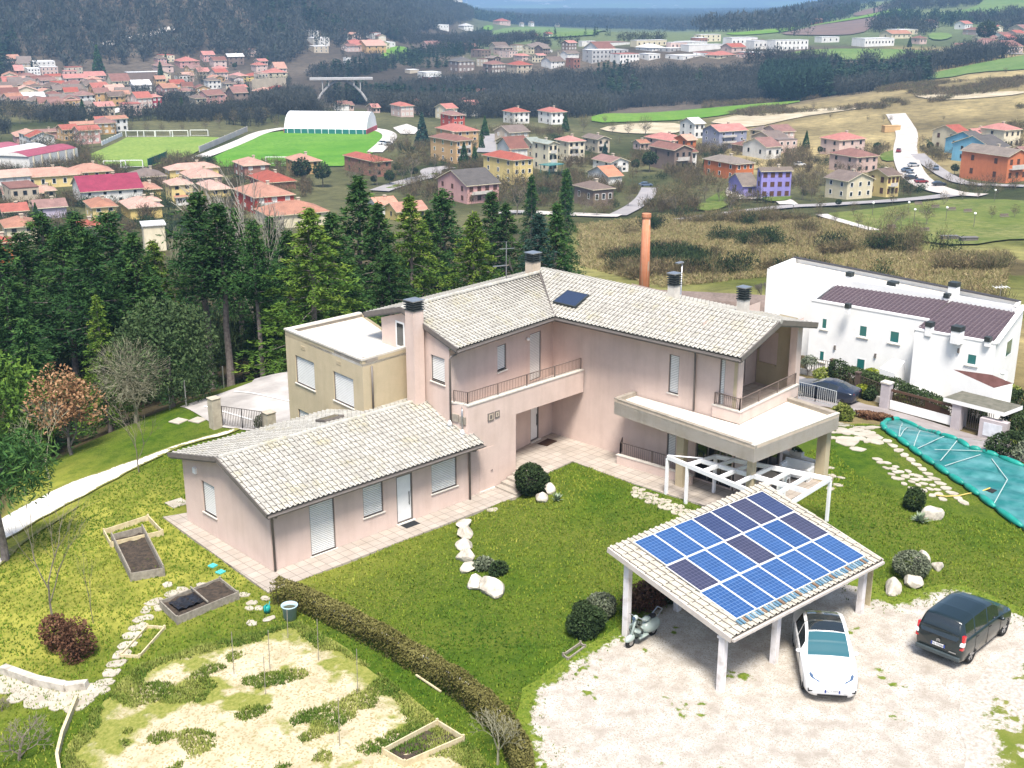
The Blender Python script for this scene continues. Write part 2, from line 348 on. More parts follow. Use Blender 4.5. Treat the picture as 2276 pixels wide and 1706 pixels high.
SHUT = mat('white roller shutter', (.80, .80, .77), (.74, .74, .70), 2., rough=.5)
SILL = mat('pale stone sill', (.66, .62, .55), (.58, .54, .48), 4., rough=.7)
def tile_mat(name, c, c2, lichen):
 m, n, l, b = _new(name); v = n.new('ShaderNodeTexVoronoi'); v.inputs['Scale'].default_value = 3.1; l.new(n.new('ShaderNodeNewGeometry').outputs['Position'], v.inputs['Vector'])
 col = _mix(n, l, _ramp(n, l, v.outputs['Color'], .1, .9), c, c2); col = _mix(n, l, _math(n, l, 'MULTIPLY', _ramp(n, l, _noise(n, l, .8, 7, .7), .54, .7), .75), col, lichen)
 col = _mix(n, l, _ramp(n, l, _noise(n, l, 9, 5, .7), .35, .7), _mix(n, l, 1., col, (.72, .70, .66), 'MULTIPLY'), col); l.new(col, b.inputs['Base Color']); b.inputs['Roughness'].default_value = .8; b.inputs['Specular IOR Level'].default_value = .25; _bump(n, l, b, _noise(n, l, 30, 3), .3); return m
TILE = tile_mat('cream concrete tile', (.49, .48, .44), (.37, .36, .33), (.38, .35, .22))
TILEJ = mat('tile joint dirt and shade', (.065, .06, .052), (.11, .10, .085), 3., rough=.95)  # joint dirt, plus shade of the gaps painted in to deepen the lines
GUT = mat('brown grey painted metal', (.155, .135, .12), (.12, .105, .095), 3., rough=.45, spec=.5)
SOFF = mat('soffit paint', (.52, .47, .42), rough=.9)
FLATR = mat('white roof membrane', (.66, .63, .57), (.54, .49, .39), .9, lo=.45, hi=.8, rough=.7, streak=.4)
COPE = mat('stone coping', (.62, .58, .51), (.5, .46, .40), 3., rough=.8)
COPED = mat('weathered coping', (.25, .22, .18), (.33, .29, .24), 3., rough=.9)
RAIL = mat('brown railing paint', (.17, .13, .11), rough=.5, spec=.5)
DGLASS = glass_mat('dark window glass', (.012, .016, .018))
BLACKM = mat('dark chimney metal', (.025, .032, .032), (.045, .052, .05), 5., rough=.5)
DARK = mat('dark rubber', (.02, .02, .02), rough=.8)
CHROME = mat('grey metal', (.45, .45, .45), rough=.35, metal=.8)
PAVE = brick_mat('stone paving', (.42, .37, .32), (.36, .32, .28), (.20, .175, .15), .5, .5, 0, .015)
WOODP = mat('white painted timber', (.72, .70, .68), (.55, .51, .46), 2.5, lo=.45, hi=.85, rough=.8, fine=.1, bscale=30)
WPOST = mat('weathered white post', (.66, .63, .62), (.40, .35, .31), 3., lo=.5, hi=.8, rough=.9, bump=.3)
OLDW = mat('grey old boards', (.30, .27, .22), (.20, .175, .14), 6., rough=.95, bump=.4)
NEWW = mat('pale fresh boards', (.58, .50, .32), (.46, .38, .23), 6., rough=.9)
SOIL = mat('dark garden soil', (.075, .055, .04), (.03, .025, .02), 5., rough=1., bump=1., bscale=25)
ROCK = mat('pale limestone', (.50, .46, .39), (.24, .21, .17), 2.6, lo=.45, hi=.75, rough=.95, bump=.8, bscale=9)
FLAG = mat('limestone flags', (.44, .40, .33), (.32, .285, .23), 1.5, rough=.95, bump=.4, bscale=18)
BARK = mat('grey bark', (.16, .14, .12), (.09, .08, .07), 8., rough=1.)
BARKP = mat('pine bark', (.22, .19, .17), (.12, .10, .09), 5., rough=1.)
TWIG = mat('winter twigs', (.20, .175, .13), (.13, .11, .09), 4., rough=1.)
TWIGL = mat('pale winter twigs', (.26, .25, .17), (.19, .18, .12), 4., rough=1.)
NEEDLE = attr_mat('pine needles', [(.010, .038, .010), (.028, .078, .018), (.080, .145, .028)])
NEEDLEY = attr_mat('yellow green needles', [(.025, .065, .010), (.075, .135, .016), (.17, .22, .03)])
NEEDLEB = attr_mat('blue green needles', [(.010, .035, .026), (.022, .062, .045), (.05, .10, .075)])
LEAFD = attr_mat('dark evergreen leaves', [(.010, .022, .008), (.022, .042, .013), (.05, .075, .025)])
LEAFB = attr_mat('bright hedge leaves', [(.05, .09, .008), (.15, .20, .015), (.30, .32, .03)])
LEAFG = attr_mat('grey green leaves', [(.05, .07, .04), (.11, .13, .08), (.20, .22, .15)])
LEAFO = attr_mat('dry orange leaves', [(.20, .10, .045), (.36, .20, .10), (.52, .34, .20)])
LEAFR = attr_mat('dry russet leaves', [(.06, .028, .015), (.12, .055, .03), (.20, .11, .06)])
HEDGE = attr_mat('olive hedge leaves', [(.035, .038, .010), (.095, .088, .022), (.17, .155, .05)])
WEED = attr_mat('green weeds', [(.055, .11, .012), (.14, .18, .03), (.28, .29, .08)])
WOODS = attr_mat('winter woodland', [(.036, .040, .036), (.066, .068, .058), (.032, .048, .034), (.10, .098, .08)], var=.3, vs=.3)
WOODE = attr_mat('evergreen woodland', [(.010, .030, .020), (.022, .055, .032), (.05, .085, .04)], var=.3, vs=.3)
SCRUB = attr_mat('winter scrub', [(.085, .062, .038), (.15, .11, .06), (.075, .085, .03), (.30, .23, .115)], var=.25, vs=1.)
STRAW = attr_mat('dry meadow grass', [(.20, .15, .07), (.36, .28, .14), (.17, .18, .05), (.42, .34, .19)], var=.2, vs=.5)
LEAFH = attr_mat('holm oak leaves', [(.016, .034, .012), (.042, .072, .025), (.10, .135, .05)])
PALETW = attr_mat('pale twigs', [(.14, .13, .08), (.27, .26, .17), (.38, .36, .26)])
LEAFM = attr_mat('fresh green leaves', [(.025, .06, .010), (.07, .14, .018), (.16, .24, .035)])
# ---------------------------------------------------------------- the ground: one sheet to the horizon
def ground():
 nr, na = GX.shape
 rr = np.repeat(GR, na); X = GX.ravel(); Y = GY.ravel(); Z = GZ.ravel()
 dx = X - CAM[0]; dy = Y - CAM[1]; f = dx * FH[0] + dy * FH[1]; sx = 1138 + 2700 * (dx * RT[0] + dy * RT[1]) / np.maximum(f, .25 * rr)
 lawn = np.clip((Z + 1.75 + vnoise(X, Y, 3, 6) * .5) / .35, 0, 1) * (rr < 92)
 def st(a, b, t): t = np.clip((t - a) / (b - a), 0, 1); return (t * t * (3 - 2 * t))[:, None]
 c = np.array
 col = np.tile(c([.075, .062, .035]), (len(rr), 1))
 scrub = c([.19, .155, .075])[None] * (1 + 1.2 * vnoise(X, Y, 22, 8)[:, None]) + c([.0, .03, -.01]) * (vnoise(X, Y, 40, 9)[:, None] > .05)
 k = st(1180, 1300, sx); col = col * (1 - k) + scrub * k
 town = c([.075, .078, .035])[None] + .09 * vnoise(X, Y, 30, 10)[:, None] * c([1., .85, .5])
 k = st(235, 300, rr); col = col * (1 - k) + town * k
 past = c([.235, .19, .095])[None] * (1 + .9 * vnoise(X, Y, 45, 11)[:, None]) * (1 + .5 * vnoise(X, Y, 12, 12)[:, None])
 k = st(1450, 1700, sx) * st(385, 440, rr); col = col * (1 - k) + past * k
 wood = c([.085, .07, .055])[None] * (1 + .8 * vnoise(X, Y, 60, 13)[:, None])
 k = st(640, 720, rr) * (1 - st(1850, 2050, sx)); col = col * (1 - k) + wood * k
 plain = c([.10, .125, .06])[None] * (1 + 1.1 * vnoise(X, Y, 350, 14)[:, None])
 k = st(880, 950, rr) * st(1000, 1100, sx); col = col * (1 - k) + plain * k
 col = np.clip(col, .01, 1)
 idx = np.arange(nr * na).reshape(nr, na)
 F = np.stack([idx[:-1, :-1], idx[:-1, 1:], idx[1:, 1:], idx[1:, :-1]], -1).reshape(-1, 4)[:, ::-1]
 m, n, l, b = _new('ground'); a = n.new('ShaderNodeAttribute'); a.attribute_name = 'gcol'; la = n.new('ShaderNodeAttribute'); la.attribute_name = 'lawn'
 g = GRASS.node_tree
 q = _ramp(n, l, _noise(n, l, .12, 3), .38, .62); c1 = _ramp(n, l, _noise(n, l, 1.3, 5, .7), .35, .65); fi = _ramp(n, l, _noise(n, l, 11., 4, .75), .36, .66)
 gr = _mix(n, l, c1, (.045, .105, .010), (.125, .185, .018)); gr = _mix(n, l, _math(n, l, 'MULTIPLY', q, _math(n, l, 'MULTIPLY', fi, .75)), gr, (.27, .24, .06))
 gr = _mix(n, l, _math(n, l, 'MULTIPLY', fi, .5), _mix(n, l, 1., gr, (.55, .62, .5), 'MULTIPLY'), gr)
 da = n.new('ShaderNodeAttribute'); da.attribute_name = 'dry'; gr = _mix(n, l, _math(n, l, 'MULTIPLY', da.outputs['Fac'], _ramp(n, l, _noise(n, l, .7, 6, .75), .3, .62)), gr, (.33, .32, .06))
 far = _mix(n, l, _ramp(n, l, _noise(n, l, .22, 6, .75), .35, .65), _mix(n, l, 1., a.outputs['Color'], (.6, .6, .6), 'MULTIPLY'), _mix(n, l, 1., a.outputs['Color'], (1.25, 1.22, 1.15), 'MULTIPLY'))
 l.new(_mix(n, l, la.outputs['Fac'], far, gr), b.inputs['Base Color']); b.inputs['Roughness'].default_value = .97; b.inputs['Specular IOR Level'].default_value = .08
 _bump(n, l, b, _noise(n, l, 17, 5, .75), .8, .08)
 me = npmesh('ground', np.stack([X, Y, Z], 1), F, m, {'lawn': lawn, 'dry': np.clip((6.5 - X - .35 * (Y - 8)) / 7, 0, 1) * np.clip((Y + 4) / 5, 0, 1)}, smooth=True)
 at = me.attributes.new('gcol', 'FLOAT_COLOR', 'POINT'); at.data.foreach_set('color', np.concatenate([col, np.ones((len(col), 1))], 1).astype(np.float32).ravel())
 tag(link('ground', me), kind='structure')
ground()
def D(*pts): return [(x * 1.02893, y * 1.02893) for x, y in pts]
def w2(pts): return [tuple(G(*p)[:2]) for p in pts]
def inpoly(X, Y, P):
 r = np.zeros(np.shape(X), bool); n = len(P)
 for i in range(n):
  x0, y0 = P[i]; x1, y1 = P[(i + 1) % n]
  if y0 == y1: continue
  r ^= ((y0 > Y) != (y1 > Y)) & (X < (x1 - x0) * (Y - y0) / (y1 - y0) + x0)
 return r
def pdist(X, Y, P):
 d = np.full(np.shape(X), 1e9); n = len(P)
 for i in range(n):
  a = np.array(P[i]); b = np.array(P[(i + 1) % n]); e = b - a; L = max(e @ e, 1e-9)
  t = np.clip(((X - a[0]) * e[0] + (Y - a[1]) * e[1]) / L, 0, 1); d = np.minimum(d, np.hypot(X - a[0] - t * e[0], Y - a[1] - t * e[1]))
 return d
EXC = []
def sheet(name, P, m, off=.03, step=.6, jit=.0, smooth_it=1, kind='structure', rim=.0, label=None, cat=None, group=None):
 """a thin surface lying on the ground, outlined by world points P"""
 for _ in range(smooth_it):
  Q = []
  for i in range(len(P)):
   a = np.array(P[i]); b = np.array(P[(i + 1) % len(P)]); Q += [a * .75 + b * .25, a * .25 + b * .75]
  P = Q
 B = []
 for i in range(len(P)):
  a = np.array(P[i]); b = np.array(P[(i + 1) % len(P)]); k = max(1, int(np.hypot(*(b - a)) / step))
  B += [a + (b - a) * t / k for t in range(k)]
 B = np.array(B)
 if name not in ('bare_earth', 'park'): EXC.append(B[::max(1, len(B) // 60)])
 if jit:
  B = B + np.stack([vnoise(B[:, 0], B[:, 1], step * 2.5, 21), vnoise(B[:, 0], B[:, 1], step * 2.5, 22)], 1) * 2 * jit
 x0, y0 = B.min(0); x1, y1 = B.max(0)
 gx, gy = np.meshgrid(np.arange(x0, x1, step), np.arange(y0, y1, step)); gx = gx.ravel() + (rng.random(gx.size) - .5) * step * .5; gy = gy.ravel() + (rng.random(gy.size) - .5) * step * .5
 ok = inpoly(gx, gy, B); gx, gy = gx[ok], gy[ok]; dd = pdist(gx, gy, B); ok = dd > step * .45; gx, gy = gx[ok], gy[ok]
 V2 = [Vector(p) for p in np.concatenate([B, np.stack([gx, gy], 1)])]; nb = len(B)
 v, e, f, *_ = delaunay_2d_cdt(V2, [(i, (i + 1) % nb) for i in range(nb)], [list(range(nb))], 1, 1e-5)
 V = np.array([(p.x, p.y) for p in v]); F = np.array([t for t in f if len(t) == 3])
 ed = pdist(V[:, 0], V[:, 1], B); Z = H(V[:, 0], V[:, 1]) + off + rim * np.clip(ed / step, 0, 1)
 me = npmesh(name, np.column_stack([V, Z]), F, m, {'edge': ed}, smooth=True); o = link(name, me)
 return tag(o, label, cat, group, kind)
def strip(name, pts, wd, m, off=.03, kind='structure', seg=None, label=None, cat=None, crown=0.):
 """a road along world points pts, wd metres wide"""
 P = [np.array(p[:2], float) for p in pts]
 for _ in range(2):
  Q = [P[0]]
  for i in range(len(P) - 1): Q += [P[i] * .75 + P[i + 1] * .25, P[i] * .25 + P[i + 1] * .75]
  P = Q + [P[-1]]
 L = []
 sg = seg or wd / 2
 for i in range(len(P) - 1):
  k = max(1, int(np.hypot(*(P[i + 1] - P[i])) / sg)); L += [P[i] + (P[i + 1] - P[i]) * t / k for t in range(k)]
 L = np.array(L + [P[-1]]); T = np.gradient(L, axis=0); T /= np.linalg.norm(T, axis=1)[:, None] + 1e-9; N = np.stack([-T[:, 1], T[:, 0]], 1)
 j_ = np.linspace(0, len(L) - 1, 40).astype(int); EXC.append(np.concatenate([(L + N * wd * .6)[j_], (L - N * wd * .6)[j_][::-1]]))
 K = 5; V = [];
 for j in range(K):
  q = L + N * (j / (K - 1) - .5) * wd; V.append(np.column_stack([q, H(q[:, 0], q[:, 1]) + off]))
 V = np.array(V); n = len(L); idx = np.arange(K * n).reshape(K, n)
 F = np.stack([idx[:-1, :-1], idx[:-1, 1:], idx[1:, 1:], idx[1:, :-1]], -1).reshape(-1, 4)[:, ::-1]
 return tag(link(name, npmesh(name, V.reshape(-1, 3), F, m, smooth=True)), label, cat, None, kind)
GRAVEL = edge_mat('white gravel', ((.50, .47, .42), (.31, .275, .23)), ((.075, .125, .012), (.165, .20, .025)), 1.3, 2.6, speck=(.30, .26, .21), spscale=28, patch=.75)
SANDY = edge_mat('dry sandy soil', ((.53, .46, .32), (.37, .31, .20)), ((.13, .16, .025), (.27, .26, .07)), 1.4, 1.9, speck=(.30, .25, .13), spscale=16, patch=1.35, soft=.42)
PATHM = edge_mat('white stone track', ((.70, .67, .60), (.60, .57, .50)), ((.13, .15, .03), (.24, .22, .08)), .35, 3.)
CONC = mat('damp concrete yard', (.46, .43, .40), (.30, .28, .26), .35, lo=.42, hi=.62, rough=.7, fine=.1, bscale=20)
sheet('gravel_drive', w2(D((1140,1760),(1108,1500),(1175,1462),(1245,1405),(1330,1365),(1390,1300),(1500,1262),(1700,1225),(1870,1225),(1925,1300),(1990,1275),(2060,1262),(2150,1285),(2240,1330),(2330,1390),(2360,1600),(2400,1900),(1300,1950))), GRAVEL, .035, .45, .12)
sheet('garden_soil', w2(D((135,1640),(215,1520),(300,1440),(420,1400),(560,1365),(650,1345),(760,1415),(840,1470),(920,1540),(1010,1600),(1075,1680),(1090,1850),(230,1850))), SANDY, .035, .4, .15)
sheet('stone_track', w2(D((505,925),(380,962),(260,1008),(130,1052),(20,1112),(-120,1185),(-120,1235),(20,1165),(110,1110),(210,1058),(310,1005),(400,962),(525,930))), PATHM, .075, .3, .06)
sheet('garden_path', w2(D((-120,1300),(20,1190),(110,1128),(180,1087),(150,1112),(60,1165),(15,1215),(-120,1340))), PATHM, .075, .3, .06)
sheet('parking_yard', w2([(400,905),(470,882),(560,850),(640,812),(780,800),(800,940),(640,960),(590,962),(480,948)]), CONC, .05, .7, 0, 0)
MB().prism([(-1.18,-1.46),(12.85,-1.34),(12.85,1),(6,6),(-.65,8.22)], -.3, .05).obj('pavement', PAVE)['kind'] = 'structure'
MB().prism([(14.34,.2),(14.3,-1.25),(17.1,-1.),(17.12,-5),(17.5,-8.8),(17.6,-11.35),(24.7,-11.3),(25.2,-8),(25,6),(12,6)], -.2, .6).obj('patio', PAVE)['kind'] = 'structure'
for a, b in (((455,905),(560,935)),((520,872),(690,905))): strip('parking_line', [G(*a), G(*b)], .14, WHITE, .09, seg=.5)
ROUGH = edge_mat('rough grass in gravel', ((.105, .14, .018), (.20, .20, .05)), ((.50, .47, .42), (.31, .275, .23)), 2.6, 2.2, patch=.9)
sheet('rough_grass', w2(D((2330,1330),(2240,1385),(2150,1430),(2090,1490),(2060,1560),(2090,1640),(2060,1720),(2200,1800),(2360,1800))), ROUGH, .05, .45, .12)
# ---------------------------------------------------------------- the family house
house = thing('house', 'large pink stucco house with a cream tiled L-shaped roof and khaki flat-roofed block', 'house', (0, 0, 0))
def pt(P, Q, s):
 P, Q = np.array(P, float), np.array(Q, float); return P + (Q - P) / np.hypot(*(Q - P)) * s
def wall(mb, P, Q, z0, z1, holes=(), depth=.16, m=0, back=None, z1b=None):
 """vertical wall from P to Q (outside on the right of P->Q) with reveals round its holes (s0, s1, za, zb)"""
 P, Q = np.array(P, float), np.array(Q, float); L = np.hypot(*(Q - P)); d = (Q - P) / L; n = np.array([-d[1], d[0]])  # n points inside
 S = sorted({0, L, *[h for q in holes for h in q[:2]]}); ZZ = sorted({z0, z1, *[h for q in holes for h in q[2:]]})
 def p3(s, z, o=0): a = P + d * s + n * o; return (a[0], a[1], z)
 for i in range(len(S) - 1):
  for j in range(len(ZZ) - 1):
   cs, cz = (S[i] + S[i+1]) / 2, (ZZ[j] + ZZ[j+1]) / 2
   if any(a < cs < b and c < cz < e for a, b, c, e in holes): continue
   mb.add([p3(S[i], ZZ[j]), p3(S[i+1], ZZ[j]), p3(S[i+1], ZZ[j+1]), p3(S[i], ZZ[j+1])], [(0,1,2,3)], m)
 for a, b, c, e in holes:
  o = depth
  mb.add([p3(a,c), p3(a,c,o), p3(a,e,o), p3(a,e)], [(0,1,2,3)], m); mb.add([p3(b,c), p3(b,e), p3(b,e,o), p3(b,c,o)], [(0,1,2,3)], m)
  mb.add([p3(a,e), p3(a,e,o), p3(b,e,o), p3(b,e)], [(0,1,2,3)], m); mb.add([p3(a,c), p3(b,c), p3(b,c,o), p3(a,c,o)], [(0,1,2,3)], m)
 if z1b is not None:
  mb.add([p3(0, z1), p3(L, z1), p3(L, z1b)], [(0,1,2)], m)
def frame(P, Q, s, o=0., z=0.):
 """matrix whose x runs along the wall, y outwards, z up"""
 P, Q = np.array(P, float), np.array(Q, float); d = (Q - P) / np.hypot(*(Q - P)); a = P + d * s
 return Matrix(((d[0], d[1], 0, a[0] + d[1] * o), (d[1], -d[0], 0, a[1] - d[0] * o), (0, 0, 1, z), (0, 0, 0, 1)))
def ring(mb, a, b, c, e, t, y0, y1, m=0):
 V = [(x, y, z) for y in (y0, y1) for x, z in ((a,c),(b,c),(b,e),(a,e),(a+t,c+t),(b-t,c+t),(b-t,e-t),(a+t,e-t))]
 F = []
 for i in range(4):
  j = (i + 1) % 4; F += [(8+i, 8+j, 12+j, 12+i), (j, i, 4+i, 4+j), (i, j, 8+j, 8+i), (4+j, 4+i, 12+i, 12+j)]
 mb.add(V, F, m)
SLATJ = mat('slat joint', (.42, .42, .40), rough=.8)
def shutter(P, Q, s0, s1, z0, z1, parent, kind='window', lab=None, sill=True, gap=0.):
 """window (or glazed door) closed by a slatted roller shutter in a recess"""
 W = s1 - s0; mb = MB(); mb.T = frame(P, Q, s0)
 ring(mb, 0, W, z0, z1, .05, -.15, -.05)
 o = mb.obj(kind, [GUT], parent)
 if lab: o['label'] = lab
 sb = MB(); sb.T = frame(P, Q, s0); z = z0 + .02 + gap; i = 0
 while z < z1 - .01:
  h = min(.085, z1 - z); sb.add([(.05,-.095,z),(W-.05,-.095,z),(W-.05,-.075,z+h*.35),(.05,-.075,z+h*.35),(W-.05,-.08,z+h*.8),(.05,-.08,z+h*.8),(W-.05,-.105,z+h),(.05,-.105,z+h)], [(0,1,2,3),(3,2,4,5)]);
  sb.add([(.05,-.08,z+h*.8),(W-.05,-.08,z+h*.8),(W-.05,-.105,z+h),(.05,-.105,z+h)], [(0,1,2,3)], 1); z += h; i += 1
 sb.obj('shutter', [SHUT, SLATJ], o)
 if gap: g = MB(); g.T = frame(P, Q, s0); g.box((.05,-.14,z0),(W-.05,-.11,z0+gap)); g.obj('pane', DGLASS, o)
 if sill: k = MB(); k.T = frame(P, Q, s0); k.box((-.06,-.16,z0-.06),(W+.06,.06,z0)); k.obj('sill', SILL, o, bevel=.008)
 return o
def panel_door(P, Q, s0, s1, z0, z1, parent, lab=None):
 W = s1 - s0; f = MB(); f.T = frame(P, Q, s0); ring(f, 0, W, z0, z1, .06, -.14, -.03)
 mb = MB(); mb.T = frame(P, Q, s0); mb.box((.06,-.13,z0+.03),(W-.06,-.07,z1-.05)); o = mb.obj('door', WHITE, parent, bevel=.01)
 if lab: o['label'] = lab
 f.obj('frame', GUT, o)
 h = MB(); h.T = frame(P, Q, s0); x = W * .80; h.bar((x,-.03,z0+.75),(x,-.03,z0+1.4),.03); h.bar((x,-.07,z0+.85),(x,-.03,z0+.85),.02); h.bar((x,-.07,z0+1.3),(x,-.03,z0+1.3),.02); h.obj('handle', BLACKM, o)
 t = MB(); t.T = frame(P, Q, s0); t.box((-.05,-.15,z0-.05),(W+.05,.12,z0)); t.obj('threshold', SILL, o)
 return o
def clip_poly(me_bm, poly):
 n = len(poly); A = sum(poly[i][0]*poly[(i+1)%n][1]-poly[(i+1)%n][0]*poly[i][1] for i in range(n)); P = poly if A > 0 else poly[::-1]
 for i in range(n):
  a, b = Vector((*P[i], 0)), Vector((*P[(i+1)%n], 0)); no = Vector((b.y - a.y, a.x - b.x, 0))
  if no.length < 1e-6: continue
  bmesh.ops.bisect_plane(me_bm, geom=me_bm.verts[:] + me_bm.edges[:] + me_bm.faces[:], plane_co=a, plane_no=no, clear_outer=True)
def tile_field(name, O, U, Vd, ulen, vlen, poly, parent, u0=-1., pw=.255, course=.37, up=.05, mats=None):
 """interlocking tiles: rolls running down the slope, each course lapping over the one below. O eave point, U along the eave, Vd up the slope"""
 O = Vector(O); U = Vector(U).normalized(); Vd = Vector(Vd).normalized(); N = U.cross(Vd).normalized()
 if N.z < 0: N = -N
 prof = [(0, 0, 0), (.46, .0, 0), (.56, .018, 1), (.66, .05, 0), (.80, .06, 0), (.92, .045, 0), (1., .0, 1)]
 us = []
 k = int(u0 / pw) - 1
 while k * pw < ulen + 1: us += [((k + a) * pw, h, j) for a, h, j in prof[:-1]]; k += 1
 vsl = []; q = -1
 nv = int(vlen / course) + 2
 for q in range(-1, nv): vsl += [(q * course, .035, 0), (q * course + course * .97, .004, 1)]
 V = []; F = []; M = []
 nu = len(us)
 for v, hv, _ in vsl:
  for u, h, _ in us: V.append(O + U * u + Vd * v + N * (h + hv + up))
 for i in range(len(vsl) - 1):
  for j in range(nu - 1):
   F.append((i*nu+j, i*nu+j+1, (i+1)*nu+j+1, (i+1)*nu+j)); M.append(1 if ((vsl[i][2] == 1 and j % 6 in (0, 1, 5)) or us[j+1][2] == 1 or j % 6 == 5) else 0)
 bm = bmesh.new(); bv = [bm.verts.new(p) for p in V]
 for f, m in zip(F, M): x = bm.faces.new([bv[i] for i in f]); x.material_index = m
 clip_poly(bm, poly)
 if bm.faces and sum(f.normal.z for f in bm.faces) < 0: bmesh.ops.reverse_faces(bm, faces=bm.faces[:])
 me = bpy.data.meshes.new(name); bm.to_mesh(me); bm.free()
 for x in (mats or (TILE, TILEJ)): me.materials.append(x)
 return link(name, me, parent)
def slab(name, poly3, th, parent, mtop=None, mside=None, mbot=None):
 mb = MB(); P = [(p[0], p[1]) for p in poly3]; Z = [p[2] for p in poly3]
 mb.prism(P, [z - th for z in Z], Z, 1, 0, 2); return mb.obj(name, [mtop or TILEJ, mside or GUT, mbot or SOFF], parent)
def gutter(pts, parent, r=.08):
 mb = MB()
 for i in range(len(pts) - 1):
  a, b = Vector(pts[i]), Vector(pts[i+1]); x = (b - a).normalized(); y = Vector((x.y, -x.x, 0)).normalized(); n = 7; V = []
  for p in (a, b):
   V += [p + y * (r * math.cos(math.pi * k / n)) * -1 + Vector((0, 0, -r * math.sin(math.pi * k / n))) for k in range(n + 1)]
   V += [p + y * (r * .85 * math.cos(math.pi * k / n)) * -1 + Vector((0, 0, -r * .8 * math.sin(math.pi * k / n) + .004)) for k in range(n + 1)]
  m_ = n + 1; F = [(k, k+1, 2*m_+k+1, 2*m_+k) for k in range(n)] + [(m_+k+1, m_+k, 3*m_+k, 3*m_+k+1) for k in range(n)] + [(m_, 0, 2*m_, 3*m_), (n, m_+n, 3*m_+n, 2*m_+n)]
  mb.add(V, F)
 return mb.obj('gutter', GUT, parent)
def pipe(pts, parent, r=.05, m=None): return MB().tube(pts, r, 8).obj('downpipe', m or GUT, parent, smooth=True)
def railing(pts, parent, h=.62, gap=.11, name='railing', m=None, posts=1.6, th=.016):
 mb = MB()
 for i in range(len(pts) - 1):
  a, b = Vector(pts[i]), Vector(pts[i+1]); L = (b - a).length; k = max(2, int(L / gap)); up = Vector((0, 0, h))
  mb.bar(a + up, b + up, .045, .03); mb.bar(a + Vector((0,0,.07)), b + Vector((0,0,.07)), .03, .02)
  for q in range(k + 1): c = a + (b - a) * q / k; mb.bar(c + Vector((0,0,.07)), c + up, th)
  k2 = max(1, int(L / posts))
  for q in range(k2 + 1): c = a + (b - a) * q / k2; mb.bar(c, c + up, .045)
 return mb.obj(name, m or RAIL, parent)
def stack_cap(c, wd, z, parent, rows=4, m=None):
 mb = MB()
 for k in range(rows): mb.cbox((c[0], c[1], z + .04 + k * .115), (wd + .08, wd + .08, .045), 0, 0)
 mb.cbox((c[0], c[1], z + rows * .06), (wd * .8, wd * .8, rows * .115 + .02)); mb.cbox((c[0], c[1], z + rows * .115 + .03), (wd + .12, wd + .12, .05), 0, 1)
 return mb.obj('chimney_cap', [m or BLACKM, CHROME], parent)
# --- single-storey wing
W0, W1, W2, W3 = (0, 0), (11.05, 0), (11.05, 7.12), (0, 7.12)
ZF = lambda y: 2.78 + .3733 * (y + .53) if y <= 3.22 else 4.18 - .235 * (y - 3.22)
mb = MB()
FH_ = [(1.94, 3.24, .06, 2.47), (4.76, 5.88, .98, 2.47), (6.62, 7.55, .1, 2.4), (8.68, 10.24, .98, 2.47)]
wall(mb, W0, W1, -.3, ZF(0), FH_)
wall(mb, W3, W0, -.3, 2.95, [(7.12 - 5.5, 7.12 - 4.4, 1.02, 2.52)])
mb.add([(0,7.12,2.95),(0,0,2.95),(0,0,ZF(0)),(0,3.22,ZF(3.22)),(0,7.12,ZF(7.12))], [(0,1,2,3,4)])
wall(mb, W2, W3, -.3, ZF(7.12)); wl = mb.obj('wall', PINK, house)
shutter(W0, W1, 1.94, 3.24, .06, 2.47, house, 'window'); shutter(W0, W1, 4.76, 5.88, .98, 2.47, house); shutter(W0, W1, 8.68, 10.24, .98, 2.47, house)
panel_door(W0, W1, 6.62, 7.55, .1, 2.4, house, 'white front door of the single-storey wing')
shutter(W3, W0, 7.12 - 5.5, 7.12 - 4.4, 1.02, 2.52, house)
zr, ze, zb = 4.25, 2.85, 3.25; xr = 11.48
fp = [(-.42,-.55),(xr,-.55),(xr,3.22),(-.42,3.22)]; bpn = [(-.42,3.22),(xr,3.22),(8.15,7.5),(-.42,7.5)]
rf = slab('roof', [(-.4,-.53,ze),(xr,-.53,ze),(xr,3.22,zr),(-.4,3.22,zr)], .16, house)
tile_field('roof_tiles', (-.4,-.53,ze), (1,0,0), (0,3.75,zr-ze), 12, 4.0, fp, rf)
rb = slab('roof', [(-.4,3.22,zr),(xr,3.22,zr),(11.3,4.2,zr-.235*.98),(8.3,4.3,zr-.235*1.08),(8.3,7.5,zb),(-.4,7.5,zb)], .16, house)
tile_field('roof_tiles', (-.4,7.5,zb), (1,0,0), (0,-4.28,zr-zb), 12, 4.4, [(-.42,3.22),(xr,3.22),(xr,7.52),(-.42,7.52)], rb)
rg = MB()
for k in range(33): x = -.36 + k * .36; rg.tube([(x, 3.22, zr + .07), (x + .38, 3.22, zr + .085)], [.105, .115], 8)
rg.obj('ridge_tiles', TILE, rf)
gutter([(-.42,-.63,2.84),(xr,-.63,2.84)], house); pipe([(.0,-.6,2.78),(-.0,-.5,2.66),(.06,-.09,2.52),(.06,-.09,.02)], house, .055); pipe([(10.96,-.6,2.78),(10.96,-.5,2.66),(10.96,-.09,2.5),(10.96,-.09,.02)], house, .055)
vg = MB(); vg.bar((-.45,-.55,2.87),(-.45,3.22,4.27),.05,.2); vg.bar((-.45,3.22,4.27),(-.45,7.55,3.27),.05,.2); parts(vg, 'verge', GUT, rf)
sk = MB(); sk.T = Matrix.Translation((6.35,4.55,ZF(4.55)+.2)) @ Matrix.Rotation(math.atan(-.235), 4, 'X'); sk.box((-.55,-.4,0),(.55,.4,.1)); sk.box((-.47,-.32,.1),(.47,.32,.104),1); sk.obj('skylight', [GUT, DGLASS], rb)
